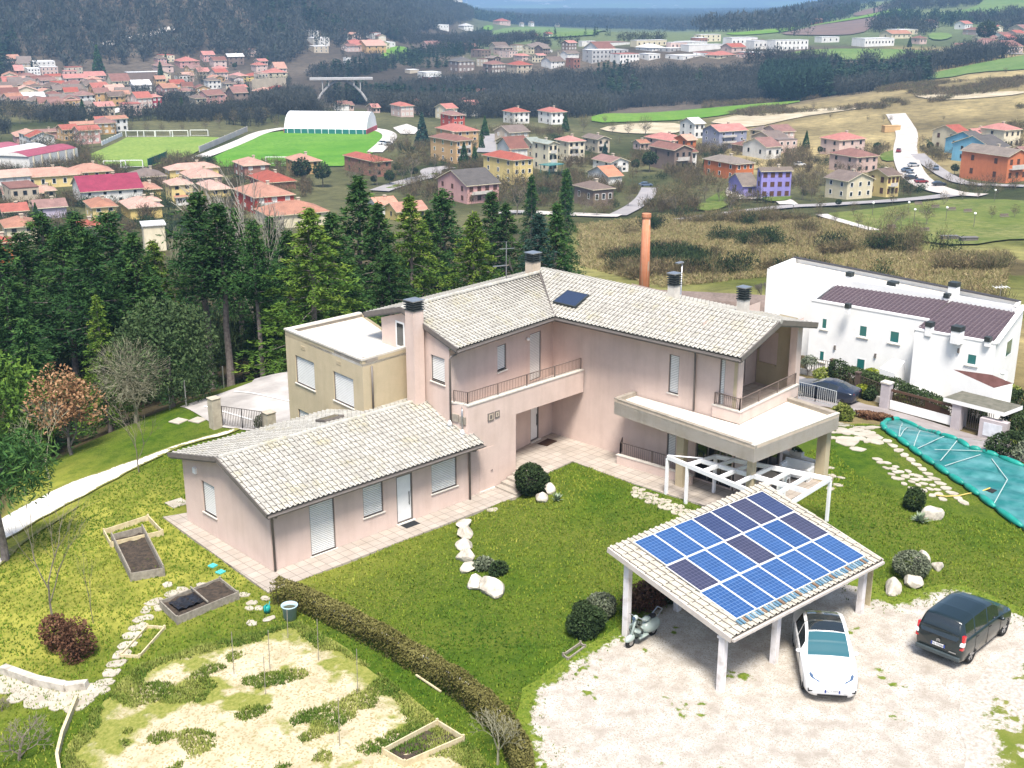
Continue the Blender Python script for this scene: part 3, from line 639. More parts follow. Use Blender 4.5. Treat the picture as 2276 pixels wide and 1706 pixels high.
wl_ = MB(); wl_.T = frame(W3, W0, 7.12 - 5.95); wl_.box((-.12,0,2.72),(.12,.1,2.98)); wl_.obj('wall_lamp', WHITE, house)
# --- khaki flat-roofed block
Y0, Y1, Y2, Y3 = (8.15, 4.3), (11.3, 4.52), (13.5, 11.6), (8.6, 11.5)
mb = MB(); wall(mb, Y0, Y1, 1., 6.6)
LW = math.hypot(.45, 7.2); yw = [(LW-6.32, LW-4.46, 3.99, 5.47), (LW-2.66, LW-.86, 3.99, 5.48), (LW-6.33, LW-5.0, .9, 2.55)]
wall(mb, Y3, Y0, -.8, 6.6, yw); wall(mb, Y2, Y3, -.8, 6.6); wall(mb, Y1, Y2, 3., 6.6)
mb.obj('wall', TAUPE, house)['label'] = 'khaki stucco wall of the flat-roofed block'
for q in yw: shutter(Y3, Y0, *q, house)
vb = MB()
for s in (LW - 5.44, LW - 2.09):
 vb.T = frame(Y3, Y0, s)
 for k in range(4): vb.box((-.2,0,5.93+k*.05),(.2,.02,5.96+k*.05))
parts(vb, 'vent', TAUPE, house)
mb = MB(); mb.prism([Y0, Y1, Y2, Y3], 6.3, 6.42, 0); fr = mb.obj('roof', FLATR, house); fr['label'] = 'white flat roof of the khaki block'
cp = MB();
def coping(mb, P, Q, z, wd=.28, th=.09, out=.04, m=0):
 P, Q = np.array(P, float), np.array(Q, float); d = (Q - P) / np.hypot(*(Q - P)); n = np.array([-d[1], d[0]])
 a, b = P - d * out - n * out, Q + d * out - n * out; mb.prism([tuple(a), tuple(b), tuple(b + n * wd), tuple(a + n * wd)], z, z + th, m)
def upstand(mb, P, Q, z0, z1, wd=.22, m=0):
 P, Q = np.array(P, float), np.array(Q, float); d = (Q - P) / np.hypot(*(Q - P)); n = np.array([-d[1], d[0]]); mb.prism([tuple(P + n*.003), tuple(Q + n*.003), tuple(Q + n * wd), tuple(P + n * wd)], z0, z1, m)
coping(cp, Y3, (8.151, 4.32), 6.6); coping(cp, (8.35, 4.315), (11.0, 4.5), 6.6, out=0); coping(cp, (13.4, 11.6), (8.85, 11.505), 6.6, out=0); parts(cp, 'coping', COPE, fr)
up_ = MB(); upstand(up_, Y2, Y3, 6.42, 6.6); upstand(up_, (8.6,11.25), (8.15,4.5), 6.42, 6.6); upstand(up_, (8.36,4.31), (11,4.5), 6.42, 6.6); up_.obj('parapet', COPED, fr)
pipe([(8.66,4.24,6.25),(8.66,4.24,4.05)], house, .05)
# --- two-storey L block
A0, A1, B1 = (10.9, 1.2), (19.3, 2.65), (19.85, -9.1)
PF0, PF1 = (11.15, .2), (19.3, .4); GA1 = (11.12, 6.6)
aw = [(3.72, 4.46, 5.2, 6.55), (6.47, 7.48, 4.0, 6.55)]
mb = MB(); wall(mb, A0, A1, 3.4, 7.2, aw); wall(mb, (16.9,2.236), A1, .6, 3.4, [(.47, 1.22, .66, 2.58)]); wall(mb, (14.34,1.79), (16.9,2.236), .6, 3.4)
gw = [(5.4 - 1.42, 5.4 - .36, 5.42, 6.72), (5.4 - 4.18, 5.4 - 3.46, 6.45, 7.6)]
LG = math.hypot(.22, 5.4); wall(mb, GA1, A0, 3., 7.2, [(LG-1.42, LG-.36, 5.42, 6.72)], z1b=None)
mb.add([(11.12,6.6,7.2),(10.9,1.2,7.2),(10.96,1.2,7.32),(10.99,4.55,8.4),(11.1,6.6,7.75)], [(0,1,2,3,4)])
mb.obj('wall', PINK, house)
shutter(A0, A1, *aw[0], house, gap=.07); shutter(A0, A1, *aw[1], house, 'window', sill=False)
shutter(GA1, A0, LG-1.42, LG-.36, 5.42, 6.72, house, gap=.08)
panel_door((16.9,2.236), A1, .47, 1.22, .66, 2.58, house, 'white entrance door in the shaded porch')
gd = MB(); gd.T = frame(GA1, A0, LG-4.18); gd.box((0,-.02,6.52),(.72,.03,7.85),0); gd.box((.1,.03,6.62),(.62,.036,7.75),1); gd.obj('window', [WHITE, DGLASS], house)['label'] = 'small white framed window above the flat roof'
lb = MB(); lb.T = frame(A0, A1, 6.17); lb.ball((0,.1,6.38),.1,2); lb.obj('wall_lamp', WHITE, house, smooth=True)
# porch block, balcony and its parapet
mb = MB(); LP = math.hypot(8.15, .2)
wall(mb, PF0, (14.34, .278), -.2, 3.46); wall(mb, (14.34,.278), (14.34,1.79), .3, 3.46); wall(mb, PF0, PF1, 3.46, 4.62); wall(mb, (10.95,1.25), PF0, 2.5, 4.62)
mb.prism([(11.4,.45),(19.3,.62),(19.3,2.6),(11.2,1.2)], 3.46, 3.9, 0)
wall(mb, (19.3,.62), (11.4,.45), 3.9, 4.62); wall(mb,(11.4,.45),(11.2,1.2),3.9,4.62)
mb.prism([(14.34,.3),(19.28,.41),(19.28,.6),(14.34,.5)], 3.455, 3.5)
mb.obj('porch_wall', PINK, house)
cp = MB(); coping(cp, PF0, (19.27,.399), 4.62, .3, .07, .03); coping(cp, (10.93,1.2), (11.12,.52), 4.62, .3, .07, 0.02); bal = cp.obj('balcony', COPE, house)
railing([(11.02,1.05,4.69),(11.27,.34,4.69),(19.2,.52,4.69)], bal, .58, .105)
pn = MB(); pn.T = frame(PF0, PF1, 0)
for a, b, c, e in [(1.27,1.66,3.56,3.96),(1.74,2.05,3.62,3.96)]:
 pn.box((a,.0,c),(b,.04,e),0); pn.box((a+.05,.04,c+.05),(b-.05,.045,e-.05),1); pn.box((a+.12,.045,c+.1),(b-.12,.05,e-.1),0)
pn.obj('vent', [GUT, PALE], house)
hp = MB(); hp.T = frame(PF0, PF1, 0); hp.box((.69,.002,.04),(1.66,.012,2.25)); hd = hp.obj('door', PINK, house); hd['label'] = 'flush door painted pink like the wall'
hh = MB(); hh.T = frame(PF0, PF1, 0); hh.bar((1.55,.05,1.02),(1.55,.012,1.02),.03); hh.bar((1.55,.05,1.02),(1.42,.05,1.02),.02); hh.obj('handle', GUT, hd); th_ = MB(); th_.T = frame(PF0, PF1, 0); th_.box((.66,.0,.03),(1.69,.08,.09)); th_.obj('threshold', SILL, hd)
ac = MB(); ac.T = frame((10.97,1.15), PF0, .0); ac.box((.05,.0,3.75),(.42,.06,4.12)); ac.box((.48,.0,3.7),(.85,.06,4.07)); parts(ac, 'vent', COPED, house)
pipe([(11.1,.55,4.5),(11.0,.45,4.4),(10.98,.42,3.4)], house, .045, CHROME)
fl = MB(); fl.tube([(10.98,.42,3.25),(10.98,.42,3.5)],[.16,.03],10); fl.tube([(10.8,1.12,3.55),(10.8,1.12,3.8)],[.16,.04],10); parts(fl, 'flashing', WHITE, house, smooth=True)
pipe([(11.2,.9,7.15),(11.2,1.05,7.0),(10.9,1.05,6.95),(10.86,1.12,6.8),(10.86,1.12,3.6)], house)
# steps from the paving to the patio
st = MB()
for k in range(4): st.box((12.86 + k*.38,-1.25,-.1),(14.36 if k < 3 else 14.33,.196,.12 + k*.125),0)
stp = st.obj('steps', mat('grey stone step', (.36,.32,.27), (.29,.26,.22), 3, rough=.9), None)
tag(stp, 'short flight of grey stone steps rising to the patio beside the dark round bush', 'steps')
# facade of the long arm
fw = [(7.53, 8.13, 4.63, 6.56), (10.44, 10.74, 4.3, 6.95), (7.6, 8.13, 1.2, 2.52), (9.3, 11.4, .65, 2.75)]
mb = MB(); wall(mb, A1, (19.837, -8.8), .6, 7.25, fw); mb.obj('wall', PINK, house)
shutter(A1, B1, *fw[0], house); shutter(A1, B1, *fw[1], house, sill=False); shutter(A1, B1, *fw[2], house)
gl = MB(); gl.T = frame(A1, B1, 9.3); gl.box((0,-.12,.65),(2.1,-.08,2.75),1)
for x in (0,.68,1.36,2.04): gl.box((x,-.08,.65),(x+.06,-.04,2.75),0)
gl.box((0,-.08,2.69),(2.1,-.04,2.75),0); gl.obj('window', [GUT, DGLASS], house)['label'] = 'dark glazed doors under the terrace'
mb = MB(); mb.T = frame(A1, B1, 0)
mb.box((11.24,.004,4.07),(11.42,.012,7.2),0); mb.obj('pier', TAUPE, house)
S0, S1 = (19.84, -8.96), (25.45, -8.45)
mb = MB()
wall(mb, (19.84,-8.8), (20.3,-8.76), 4.06, 7.3); wall(mb, (20.3,-8.76),(20.3,-6.3), 4.06, 7.6); wall(mb,(20.3,-6.3),(25.6,-5.8),4.06,8.3,[(3.75,4.25,4.2,6.35)]); wall(mb, (19.84,-8.9),(25.,-8.42), .6, 3.4,[(1.2,4.4,.65,2.75)])
wall(mb, (25.0,-8.5), (25.5,-8.45), 4.06, 8.); wall(mb, (25.0,-8.1),(25.0,-8.5),4.06,7.9); wall(mb, (25.5,-8.45),(25.9,3.), -1., 7.7)
mb.obj('wall', PINK, house)
shutter((20.3,-6.3),(25.6,-5.8),3.75,4.25,4.2,6.35,house,sill=False)
mb = MB(); wall(mb, (25.55,-5.85),(25.5,-8.12), 4.06, 5.15); wall(mb, (25.55,-5.85),(25.55,-5.98), 5.15, 7.8); wall(mb, (25.53,-7.05),(25.5,-8.12), 5.15, 7.9); wall(mb,(25.55,-5.98),(25.53,-7.05),6.9,7.8)
mb.prism([(25.45,-5.98),(25.75,-5.98),(25.73,-7.05),(25.43,-7.05)],5.15,5.22,0); mb.obj('wall', TAUPE, house)['label'] = 'khaki side wall of the covered loggia with an opening'
gl = MB(); gl.T = frame((19.84,-8.9),(25.,-8.42),1.2); gl.box((0,-.12,.65),(3.2,-.08,2.75),1)
for x in (0,1.04,2.1,3.14): gl.box((x,-.08,.65),(x+.06,-.04,2.75),0)
gl.obj('window', [GUT, DGLASS], house)
mb = MB(); mb.prism([(19.75,-9.1),(25.1,-8.62),(25.05,-5.9),(20.2,-6.2)], 3.9, 4.12); mb.obj('floor', PAVE, house)
# loggia parapet and rail
mb = MB(); q0 = (19.66,-7.55); wall(mb, q0, (19.7,-9.12), 4.06, 4.62); wall(mb, (19.7,-9.12), (25.2,-8.62), 4.06, 4.62); wall(mb,(25.2,-8.4),(19.95,-8.9),4.1,4.62)
mb.obj('parapet', PINK, house)
cp = MB(); coping(cp, q0, (19.7,-9.12), 4.62, .24, .06, .03); coping(cp, (19.93,-9.1), (25.2,-8.62), 4.62, .28, .06, .03); lg = cp.obj('balcony', COPE, house)
railing([(19.74,-7.62,4.68),(19.78,-9.02,4.68),(25.05,-8.53,4.68)], lg, .58, .105)
# terrace over the veranda
T0, T1, T2, T3 = (18.04, -2.85), (17.62, -11.45), (24.1, -11.66), (24.45, -8.3)
mb = MB(); wall(mb, T0, T1, 3.38, 4.16); wall(mb, T1, T2, 3.38, 4.16); wall(mb, T2, T3, 3.38, 4.16); wall(mb, (19.56,-2.8), T0, 3.38, 4.16)
tr = mb.obj('terrace', PALE, house); tr['label'] = 'splayed roof terrace with a white floor on taupe columns'
mb = MB(); mb.prism([T0, T1, T2, T3, (19.7,-8.95), (19.5,-2.85)], 3.385, 4.02, 0, 0, 1); mb.obj('deck', [FLATR, SOFF], tr)
cp = MB(); coping(cp, (17.625,-11.43), T2, 4.16, .2, .05, .02); parts(cp, 'coping', COPE, tr)
cp = MB(); coping(cp, (19.5,-2.8), (18.05,-2.85), 4.16, .24, .06, .02); coping(cp, (18.03,-3.1), (17.64,-11.2), 4.16, .22, .05, .02); coping(cp, (24.11,-11.44), T3, 4.16, .3, .07, .02); parts(cp, 'coping', COPED, tr)
up_ = MB(); upstand(up_, (24.1,-11.4), T3, 4.02, 4.16, .26); upstand(up_, T0, T1, 4.02, 4.16, .18); upstand(up_, (17.65,-11.45), (24.05,-11.65), 4.02, 4.16, .18); upstand(up_,(19.5,-2.8),T0,4.02,4.16,.22); up_.obj('parapet', COPED, tr)
for a, b, wd in ((18.55,-6.75,.32),(24.05,-11.0,.4)):
 c_ = MB(); c_.cbox((a, b, 1.95), (wd, wd + .1, 2.88)); c_.obj('column', TAUPE, house)
 pipe([(a+wd/2+.07, b-.12, 3.3),(a+wd/2+.07, b-.12, .62)], house, .045, SOFF)
c_ = MB(); c_.cbox((18.3,-10.9,1.95),(.3,.3,2.88)); c_.obj('column', TAUPE, house)
pipe([(19.1,-6.2,7.2),(19.62,-6.4,7.0),(19.62,-6.45,6.85),(19.62,-6.5,4.1)], house)
# low walls of the light well beside the veranda
mb = MB(); mb.prism([(18.45,-2.75),(18.95,-7.05),(19.12,-7.05),(18.62,-2.75)], .6, 1.05, 0); mb.obj('low_wall', PINK, house)
cp = MB(); cp.prism([(18.42,-2.7),(18.92,-7.08),(19.15,-7.08),(18.65,-2.7)], 1.05, 1.1); parts(cp, 'coping', COPE, house)
railing([(19.25,-2.4,.95),(18.65,-2.8,.95),(19.05,-6.6,.95)], house, .75, .12)
mb = MB(); mb.prism([(24.0,-8.8),(24.3,-8.8),(24.3,-10.7),(24.0,-10.7)], .6, 1.35); mb.obj('low_wall', PALE, house); cp = MB(); cp.prism([(23.95,-8.8),(24.35,-8.8),(24.35,-10.72),(23.95,-10.72)], 1.35, 1.42); parts(cp, 'coping', COPE, house)
# roof of the L block: four planes
E0, E1, E2 = Vector((10.78,.5,7.38)), Vector((18.25,1.52,7.38)), Vector((19.06,-9.45,7.38))
R0, R1, R2 = Vector((10.8,4.62,8.57)), Vector((21.25,5.6,8.57)), Vector((21.95,-9.5,8.57))
K0, K1, K2 = Vector((10.9,7.75,7.72)), Vector((25.2,9.3,7.62)), Vector((25.75,-9.1,7.68))
def plane_roof(a, b, c, d, first=None):
 o = slab('roof', [tuple(a), tuple(b), tuple(c), tuple(d)], .17, house); U = (b - a).normalized(); N = U.cross(d - a); Vd = N.cross(U).normalized()
 if Vd.z < 0: Vd = -Vd
 P = [(p.x, p.y) for p in (a, b, c, d)]; ul = max((p - a).dot(U) for p in (b, c, d)); u0 = min((p - a).dot(U) for p in (a, c, d)); vl = max((p - a).dot(Vd) for p in (c, d))
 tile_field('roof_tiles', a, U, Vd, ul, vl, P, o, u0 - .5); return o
pA = plane_roof(E0, E1, R1, R0); pB = plane_roof(E2, E1, R1, R2); pC = plane_roof(K1, K0, R0, R1); pD = plane_roof(K1, K2, R2, R1)
rg = MB()
for a, b in ((R0, R1), (R1, R2)):
 n = int((b - a).length / .36)
 for k in range(n): p = a + (b - a) * k / n; q = a + (b - a) * (k + 1.08) / n; rg.tube([p + Vector((0,0,.06)), q + Vector((0,0,.08))], [.10, .115], 8)
rg.obj('ridge_tiles', TILE, pA)
va = MB(); va.bar(E1 + Vector((.05,-.02,.1)), R1 + Vector((0,0,.1)), .16, .03); va.obj('valley', GUT, pA)
vg = MB(); up3 = Vector((0,0,.02))
vg.bar(E0 + up3, R0 + up3, .06, .22); vg.bar(R0 + up3, K0 + up3, .06, .22); vg.bar(E2 + up3, R2 + up3, .06, .24); vg.bar(R2 + up3, K2 + up3, .06, .24); parts(vg, 'verge', GUT, pA)
gutter([E0 + Vector((0,-.1,-.02)), E1 + Vector((-.08,-.1,-.02)), E2 + Vector((-.1,0,-.02))], house, .085)
sc_ = MB(); n_ = ((E1 - E2).cross(R2 - E2)).normalized(); n_ = n_ if n_.z > 0 else -n_
s4 = [Vector(p) + n_ * .16 for p in ((20.24,2.46,8.14),(19.09,2.41,7.73),(19.17,.88,7.71),(20.34,1.01,8.13))]
sc_.add([*s4, *[p + n_ * .1 for p in s4]], [(3,2,1,0),(4,5,6,7),(0,1,5,4),(1,2,6,5),(2,3,7,6),(3,0,4,7)], 0); cc = sum(s4, Vector()) / 4
sc_.add([cc + (p - cc) * .92 + n_ * .103 for p in s4], [(0,1,2,3)], 1); sc_.obj('solar_collector', [BLACKM, glass_mat('collector glass', (.02,.03,.06), .12)], pB)
# chimneys
def chimney(c, wd, z0, z1, m=PINK, rows=4):
 mb = MB(); mb.cbox((c[0], c[1], (z0 + z1) / 2), (wd, wd, z1 - z0), 0); o = mb.obj('chimney', m, house); stack_cap(c, wd, z1, o, rows); return o
chimney((10.52,3.25), .62, 3.2, 8.85); chimney((22.25,-2.9), .44, 8.3, 9.2, COPE, 5); chimney((22.5,-6.95), .44, 8.3, 9.15, COPE, 5); chimney((21.6,6.5), .6, 8.1, 9.05, PALE, 4)
# aerial and dish on the ridge
an = MB(); q = Vector((19.3,6.2,8.2)); an.tube([q, q + Vector((0,0,2.3))], .03, 8); an.bar(q + Vector((-.25,.25,1.9)), q + Vector((.3,-.3,1.95)), .05, .03); an.bar(q + Vector((-.7,.3,1.)), q + Vector((0,0,1.02)), .07, .05)
for sgn in (-1, 1): an.add([q + Vector((0,0,2.3)), q + Vector((.35*sgn,-.35*sgn,2.28)), q + Vector((.45*sgn+.1,-.45*sgn+.15,2.2)), q + Vector((.1,.2,2.26))], [(0,1,2,3),(3,2,1,0)])
ant = an.obj('aerial', CHROME, house)
ds = MB(); c0 = q + Vector((.25,-.1,1.05)); nrm = Vector((.75,-.6,.25)).normalized(); u_ = nrm.cross(Vector((0,0,1))).normalized(); v_ = u_.cross(nrm)
V = [c0 - nrm * .12];
for k in range(20): t = k / 20 * 2 * math.pi; V.append(c0 + u_ * .42 * math.cos(t) + v_ * .5 * math.sin(t))
ds.add(V, [(0, 1 + k, 1 + (k + 1) % 20) for k in range(20)] + [(0, 1 + (k + 1) % 20, 1 + k) for k in range(20)]); ds.bar(c0 - nrm*.1, q + Vector((0,0,1.0)), .04); ds.obj('satellite_dish', COPED, ant)
# ---------------------------------------------------------------- foliage builders
def leaves(n, pos, size, aspect=.5, tone=None, up=.3, curl=0., rg=None):
 """n small two-triangle leaves scattered at pos (n x 3); returns V, F(quads), tone"""
 rg = rg or rng; a = rg.normal(size=(n, 3)); a /= np.linalg.norm(a, axis=1)[:, None]; b = rg.normal(size=(n, 3)); b -= a * (a * b).sum(1)[:, None]; b /= np.linalg.norm(b, axis=1)[:, None]
 s = size * (.6 + .8 * rg.random(n))[:, None]
 V = np.stack([pos - a * s, pos + b * s * aspect, pos + a * s, pos - b * s * aspect], 1).reshape(-1, 3)
 F = np.arange(4 * n).reshape(n, 4); t = rg.random(n) if tone is None else np.clip(tone + rg.normal(0, .12, n), 0, 1)
 return V, F, np.repeat(t, 4)
def blob_pos(n, r, rg, shell=.55, lump=.25, k=7, zmin=-1.):
 d = rg.normal(size=(n, 3)); d /= np.linalg.norm(d, axis=1)[:, None]; d[:, 2] = np.maximum(d[:, 2], zmin)
 c = rg.normal(size=(k, 3)); c /= np.linalg.norm(c, axis=1)[:, None]
 b = 1 + lump * (np.max(d @ c.T, axis=1) - .75) * 2
 rad = (shell + (1 - shell) * rg.random(n) ** .6) * b
 return d * rad[:, None] * np.array(r)[None], rad
def bush_mesh(name, r, n, size, m, seed, shell=.6, lump=.25, zmin=-.9, k=9):
 rg = np.random.default_rng(seed); P, rad = blob_pos(n, r, rg, shell, lump, k, zmin); P[:, 2] += r[2] * .85
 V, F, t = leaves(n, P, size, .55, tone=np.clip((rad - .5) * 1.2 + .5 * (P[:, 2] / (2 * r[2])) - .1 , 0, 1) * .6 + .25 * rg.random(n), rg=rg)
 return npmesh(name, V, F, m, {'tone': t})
def bush(name, label, loc, r, m=LEAFD, n=2500, size=.07, seed=1, cat='bush', group=None, **kw):
 t = thing(name, label, cat, loc, 0, group); link('foliage', bush_mesh('foliage', r, n, size, m, seed, **kw), t)
 s = MB()
 for k in range(4): a = k * 1.6; s.tube([(0, 0, -.15), (math.cos(a) * r[0] * .4, math.sin(a) * r[1] * .4, r[2] * .8)], [.035, .015], 5)
 s.obj('stem', BARK, t); return t
def rock_mesh(seed, r, m):
 bm = bmesh.new(); bmesh.ops.create_icosphere(bm, subdivisions=3, radius=1); rd = random.Random(seed)
 pl = [(Vector((rd.uniform(-1, 1), rd.uniform(-1, 1), rd.uniform(-.7, 1))).normalized(), rd.uniform(.55, .85)) for _ in range(11)]
 for v in bm.verts:
  for n_, d_ in pl:
   k = v.co.dot(n_)
   if k > d_: v.co -= n_ * (k - d_)
  v.co *= 1 + rd.uniform(-.025, .025); v.co = Vector((v.co.x * r[0], v.co.y * r[1], v.co.z * r[2]))
 me = bpy.data.meshes.new('boulder'); bm.to_mesh(me); bm.free(); me.materials.append(m); return me
def rock(label, loc, r, seed, rz=0, group=None, m=None, name='boulder'):
 o = link(name, rock_mesh(seed, r, m or ROCK)); o.location = (loc[0], loc[1], loc[2] + r[2] * .45); o.rotation_euler = (0, 0, rz); return tag(o, label, 'boulder', group)
def flag_mb(c, rx, ry, rz, seed, th=.06, n=7):
 rd = random.Random(seed); P = []
 for k in range(n):
  a = 2 * math.pi * k / n + rd.uniform(-.25, .25); q = rd.uniform(.8, 1.08); x, y = math.cos(a) * rx * q, math.sin(a) * ry * q
  P.append((c[0] + x * math.cos(rz) - y * math.sin(rz), c[1] + x * math.sin(rz) + y * math.cos(rz)))
 z = float(H(c[0], c[1])); return MB().prism(P, [float(H(*p)) - .05 for p in P], [float(H(*p)) + th * .6 for p in P], 0)
FG = 'flat stepping stones set in the grass'
nflag = 0
def flags(pts, label, group, r=.3, ry=None):
 r *= .8
 """each pt: photo pixel (+ size) of one loose flagstone"""
 global nflag
 for p in pts:
  nflag += 1; g = G(p[0], p[1]); k = p[2] if len(p) > 2 else 1.; o = flag_mb((g.x, g.y), r * k, (ry or r * .75) * k, random.uniform(0, 3), nflag).obj('flagstone', FLAG); tag(o, label, 'flagstone', group)
def between(a, b, n): return [(a[0] + (b[0] - a[0]) * k / (n - 1), a[1] + (b[1] - a[1]) * k / (n - 1)) for k in range(n)]
# ---------------------------------------------------------------- carport with solar panels
cp_ = thing('carport', 'white timber carport with a lean-to tiled roof covered in solar panels', 'carport', (10.5, -16, 0))
def P_(o):
 o.parent = cp_; o.location = Vector(o.location) - Vector((10.5, -16, 0)); return o
c0, c1, c2, c3 = Vector((6.06,-18.88,2.32)), Vector((15.05,-19.33,2.32)), Vector((15.78,-13.2,3.46)), Vector((6.46,-12.9,3.46))
P_(slab('roof', [tuple(p) for p in (c0, c1, c2, c3)], .14, None, TILEJ, GUT, WOODP))
U = (c1 - c0).normalized(); N = U.cross(c3 - c0).normalized(); Vd = N.cross(U).normalized()
TILEW = tile_mat('pale old roof tile', (.54,.51,.44), (.43,.40,.34), (.40,.37,.27))
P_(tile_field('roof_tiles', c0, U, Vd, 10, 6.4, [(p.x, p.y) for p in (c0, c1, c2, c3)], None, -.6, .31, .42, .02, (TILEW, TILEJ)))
gt = MB(); gt.bar(c0 + Vector((0,-.06,-.05)), c1 + Vector((0,-.06,-.05)), .1, .09); gt.bar(c0 + Vector((-.03,0,-.04)), c3 + Vector((-.03,0,-.04)), .06, .2); gt.bar(c1 + Vector((.03,0,-.04)), c2 + Vector((.03,0,-.04)), .06, .2); P_(gt.obj('gutter', SOFF))
for a, b, zt in ((6.26,-18.42,2.2),(9.15,-18.62,2.2),(14.48,-18.9,2.2),(6.72,-13.68,3.2),(9.62,-13.8,3.2),(14.9,-14.1,3.2)):
 m_ = MB(); m_.cbox((a, b, (zt - .2) / 2), (.24, .24, zt + .2), .03); m_.cbox((a, b, zt - .06), (.3, .34, .12)); P_(m_.obj('post', WPOST, bevel=.012))
bm_ = MB(); bm_.bar((6.1,-18.42,2.27),(14.9,-18.95,2.27),.16,.2); bm_.bar((6.55,-13.66,3.2),(15.3,-14.1,3.2),.16,.2)
for k in range(9): t = k / 8; a = c0.lerp(c1, .03 + .94 * t); b = c3.lerp(c2, .03 + .94 * t); bm_.bar(a - N*.2, b - N*.2, .1, .13)
P_(bm_.obj('rafters', WOODP))
def pv_mat(name, c, line):
 m, n, l, b = _new(name); t = n.new('ShaderNodeTexBrick'); t.offset = 0; t.inputs['Scale'].default_value = 1; t.inputs['Brick Width'].default_value = .165; t.inputs['Row Height'].default_value = .165; t.inputs['Mortar Size'].default_value = .012; t.inputs['Mortar Smooth'].default_value = .5
 l.new(n.new('ShaderNodeTexCoord').outputs['Object'], t.inputs['Vector'])
 for i, q in enumerate((c, tuple(x * 1.18 for x in c), line)): t.inputs[i + 1].default_value = (*q, 1)
 l.new(_mix(n, l, _ramp(n, l, _noise(n, l, 1.4, 4), .3, .7), t.outputs[0], _mix(n, l, 1., t.outputs[0], (.82, .84, .88), 'MULTIPLY')), b.inputs['Base Color']); b.inputs['Roughness'].default_value = .3; b.inputs['Coat Weight'].default_value = .35; b.inputs['Coat Roughness'].default_value = .08; b.inputs['Specular IOR Level'].default_value = .35; return m
PVB = pv_mat('blue solar cells', (.018,.064,.185), (.13,.21,.37)); PVB2 = pv_mat('deep blue solar cells', (.013,.05,.155), (.11,.18,.33)); PVD = pv_mat('dark solar cells', (.032,.034,.066), (.115,.11,.16)); PVM = pv_mat('slate solar cells', (.022,.034,.09), (.10,.115,.19))
ALU = mat('pale panel frame', (.72,.70,.64), rough=.4, spec=.5)
pTL, pTR, pBL, pBR = Vector((7.49,-13.21,3.36)), Vector((15.06,-13.68,3.35)), Vector((6.89,-18.41,2.39)), Vector((14.49,-18.87,2.38))
KIND = ['BBBMMDM', 'DBBDBXD', 'BBBBBBB']
for r_ in range(3):
 for k in range(7):
  def q(a, b): return pTL.lerp(pTR, a).lerp(pBL.lerp(pBR, a), b)
  cen = q((k + .5) / 7, (r_ + .5) / 3) + N * .17; xx = (q((k + 1) / 7, .5) - q(k / 7, .5)); yy = (q(.5, r_ / 3) - q(.5, (r_ + 1) / 3)); wx, wy = xx.length - .025, yy.length - .03
  xx.normalize(); zz = N; yy = zz.cross(xx)
  M = Matrix((( xx.x, yy.x, zz.x, cen.x), (xx.y, yy.y, zz.y, cen.y), (xx.z, yy.z, zz.z, cen.z), (0, 0, 0, 1)))
  f = MB(); V_ = wx / 2; W_ = wy / 2; t_ = .03
  ring_ = [(-V_,-W_),(V_,-W_),(V_,W_),(-V_,W_),(-V_+t_,-W_+t_),(V_-t_,-W_+t_),(V_-t_,W_-t_),(-V_+t_,W_-t_)]
  f.add([(x, y, z) for z in (-.04, .0) for x, y in ring_], [(8,9,13,12),(9,10,14,13),(10,11,15,14),(11,8,12,15),(0,1,9,8),(1,2,10,9),(2,3,11,10),(3,0,8,11)])
  o = f.obj('panel_frame', ALU); c = MB(); c.box((-V_ + t_, -W_ + t_, -.03), (V_ - t_, W_ - t_, -.004))
  s = c.obj('solar_panel', {'B': PVB, 'X': PVB2, 'D': PVD, 'M': PVM}[KIND[r_][k]]); s.matrix_world = M; P_(s)
  if KIND[r_][k] in 'DM': s['label'] = 'dark slate coloured solar panel'
  o.parent = s
fl_ = MB()
for k in range(46):
 a = pBL.lerp(pBR, (k + .2) / 46) + N * .12; b = a - Vd * .26; fl_.bar(a, b, .09, .05, (0, 0, 1, 0, 0, 2)[k % 6])
P_(fl_.obj('flashing', [mat('blue grey sheet metal', (.12,.22,.30), rough=.4), mat('rusty sheet metal', (.22,.14,.09), rough=.7), mat('pale sheet metal', (.26,.34,.38), rough=.4)]))
# firewood under the roof, board leaning on the post, door leaning
fw_ = MB(); rd = random.Random(3)
for j in range(11):
 for k in range(17):
  x = 12.3 + k * .155 + (j % 2) * .07; z = .12 + j * .13; L = .5 + rd.random() * .12; fw_.tube([(x, -14.6 - rd.random() * .06, z), (x + .05, -14.6 + L, z)], .062 + rd.random() * .018, 7, 0);
FW1 = mat('split firewood', (.30,.20,.10), (.12,.08,.045), 14, lo=.3, hi=.6, rough=1.)
tag(fw_.obj('firewood_stack', FW1), 'stack of split firewood in the shade at the back of the carport', 'firewood')
b_ = MB(); b_.bar((15.25,-18.75,.05),(15.05,-18.85,2.0),.3,.05); tag(b_.obj('plank', NEWW), 'pale weathered plank leaning on the right front post of the carport', 'plank')
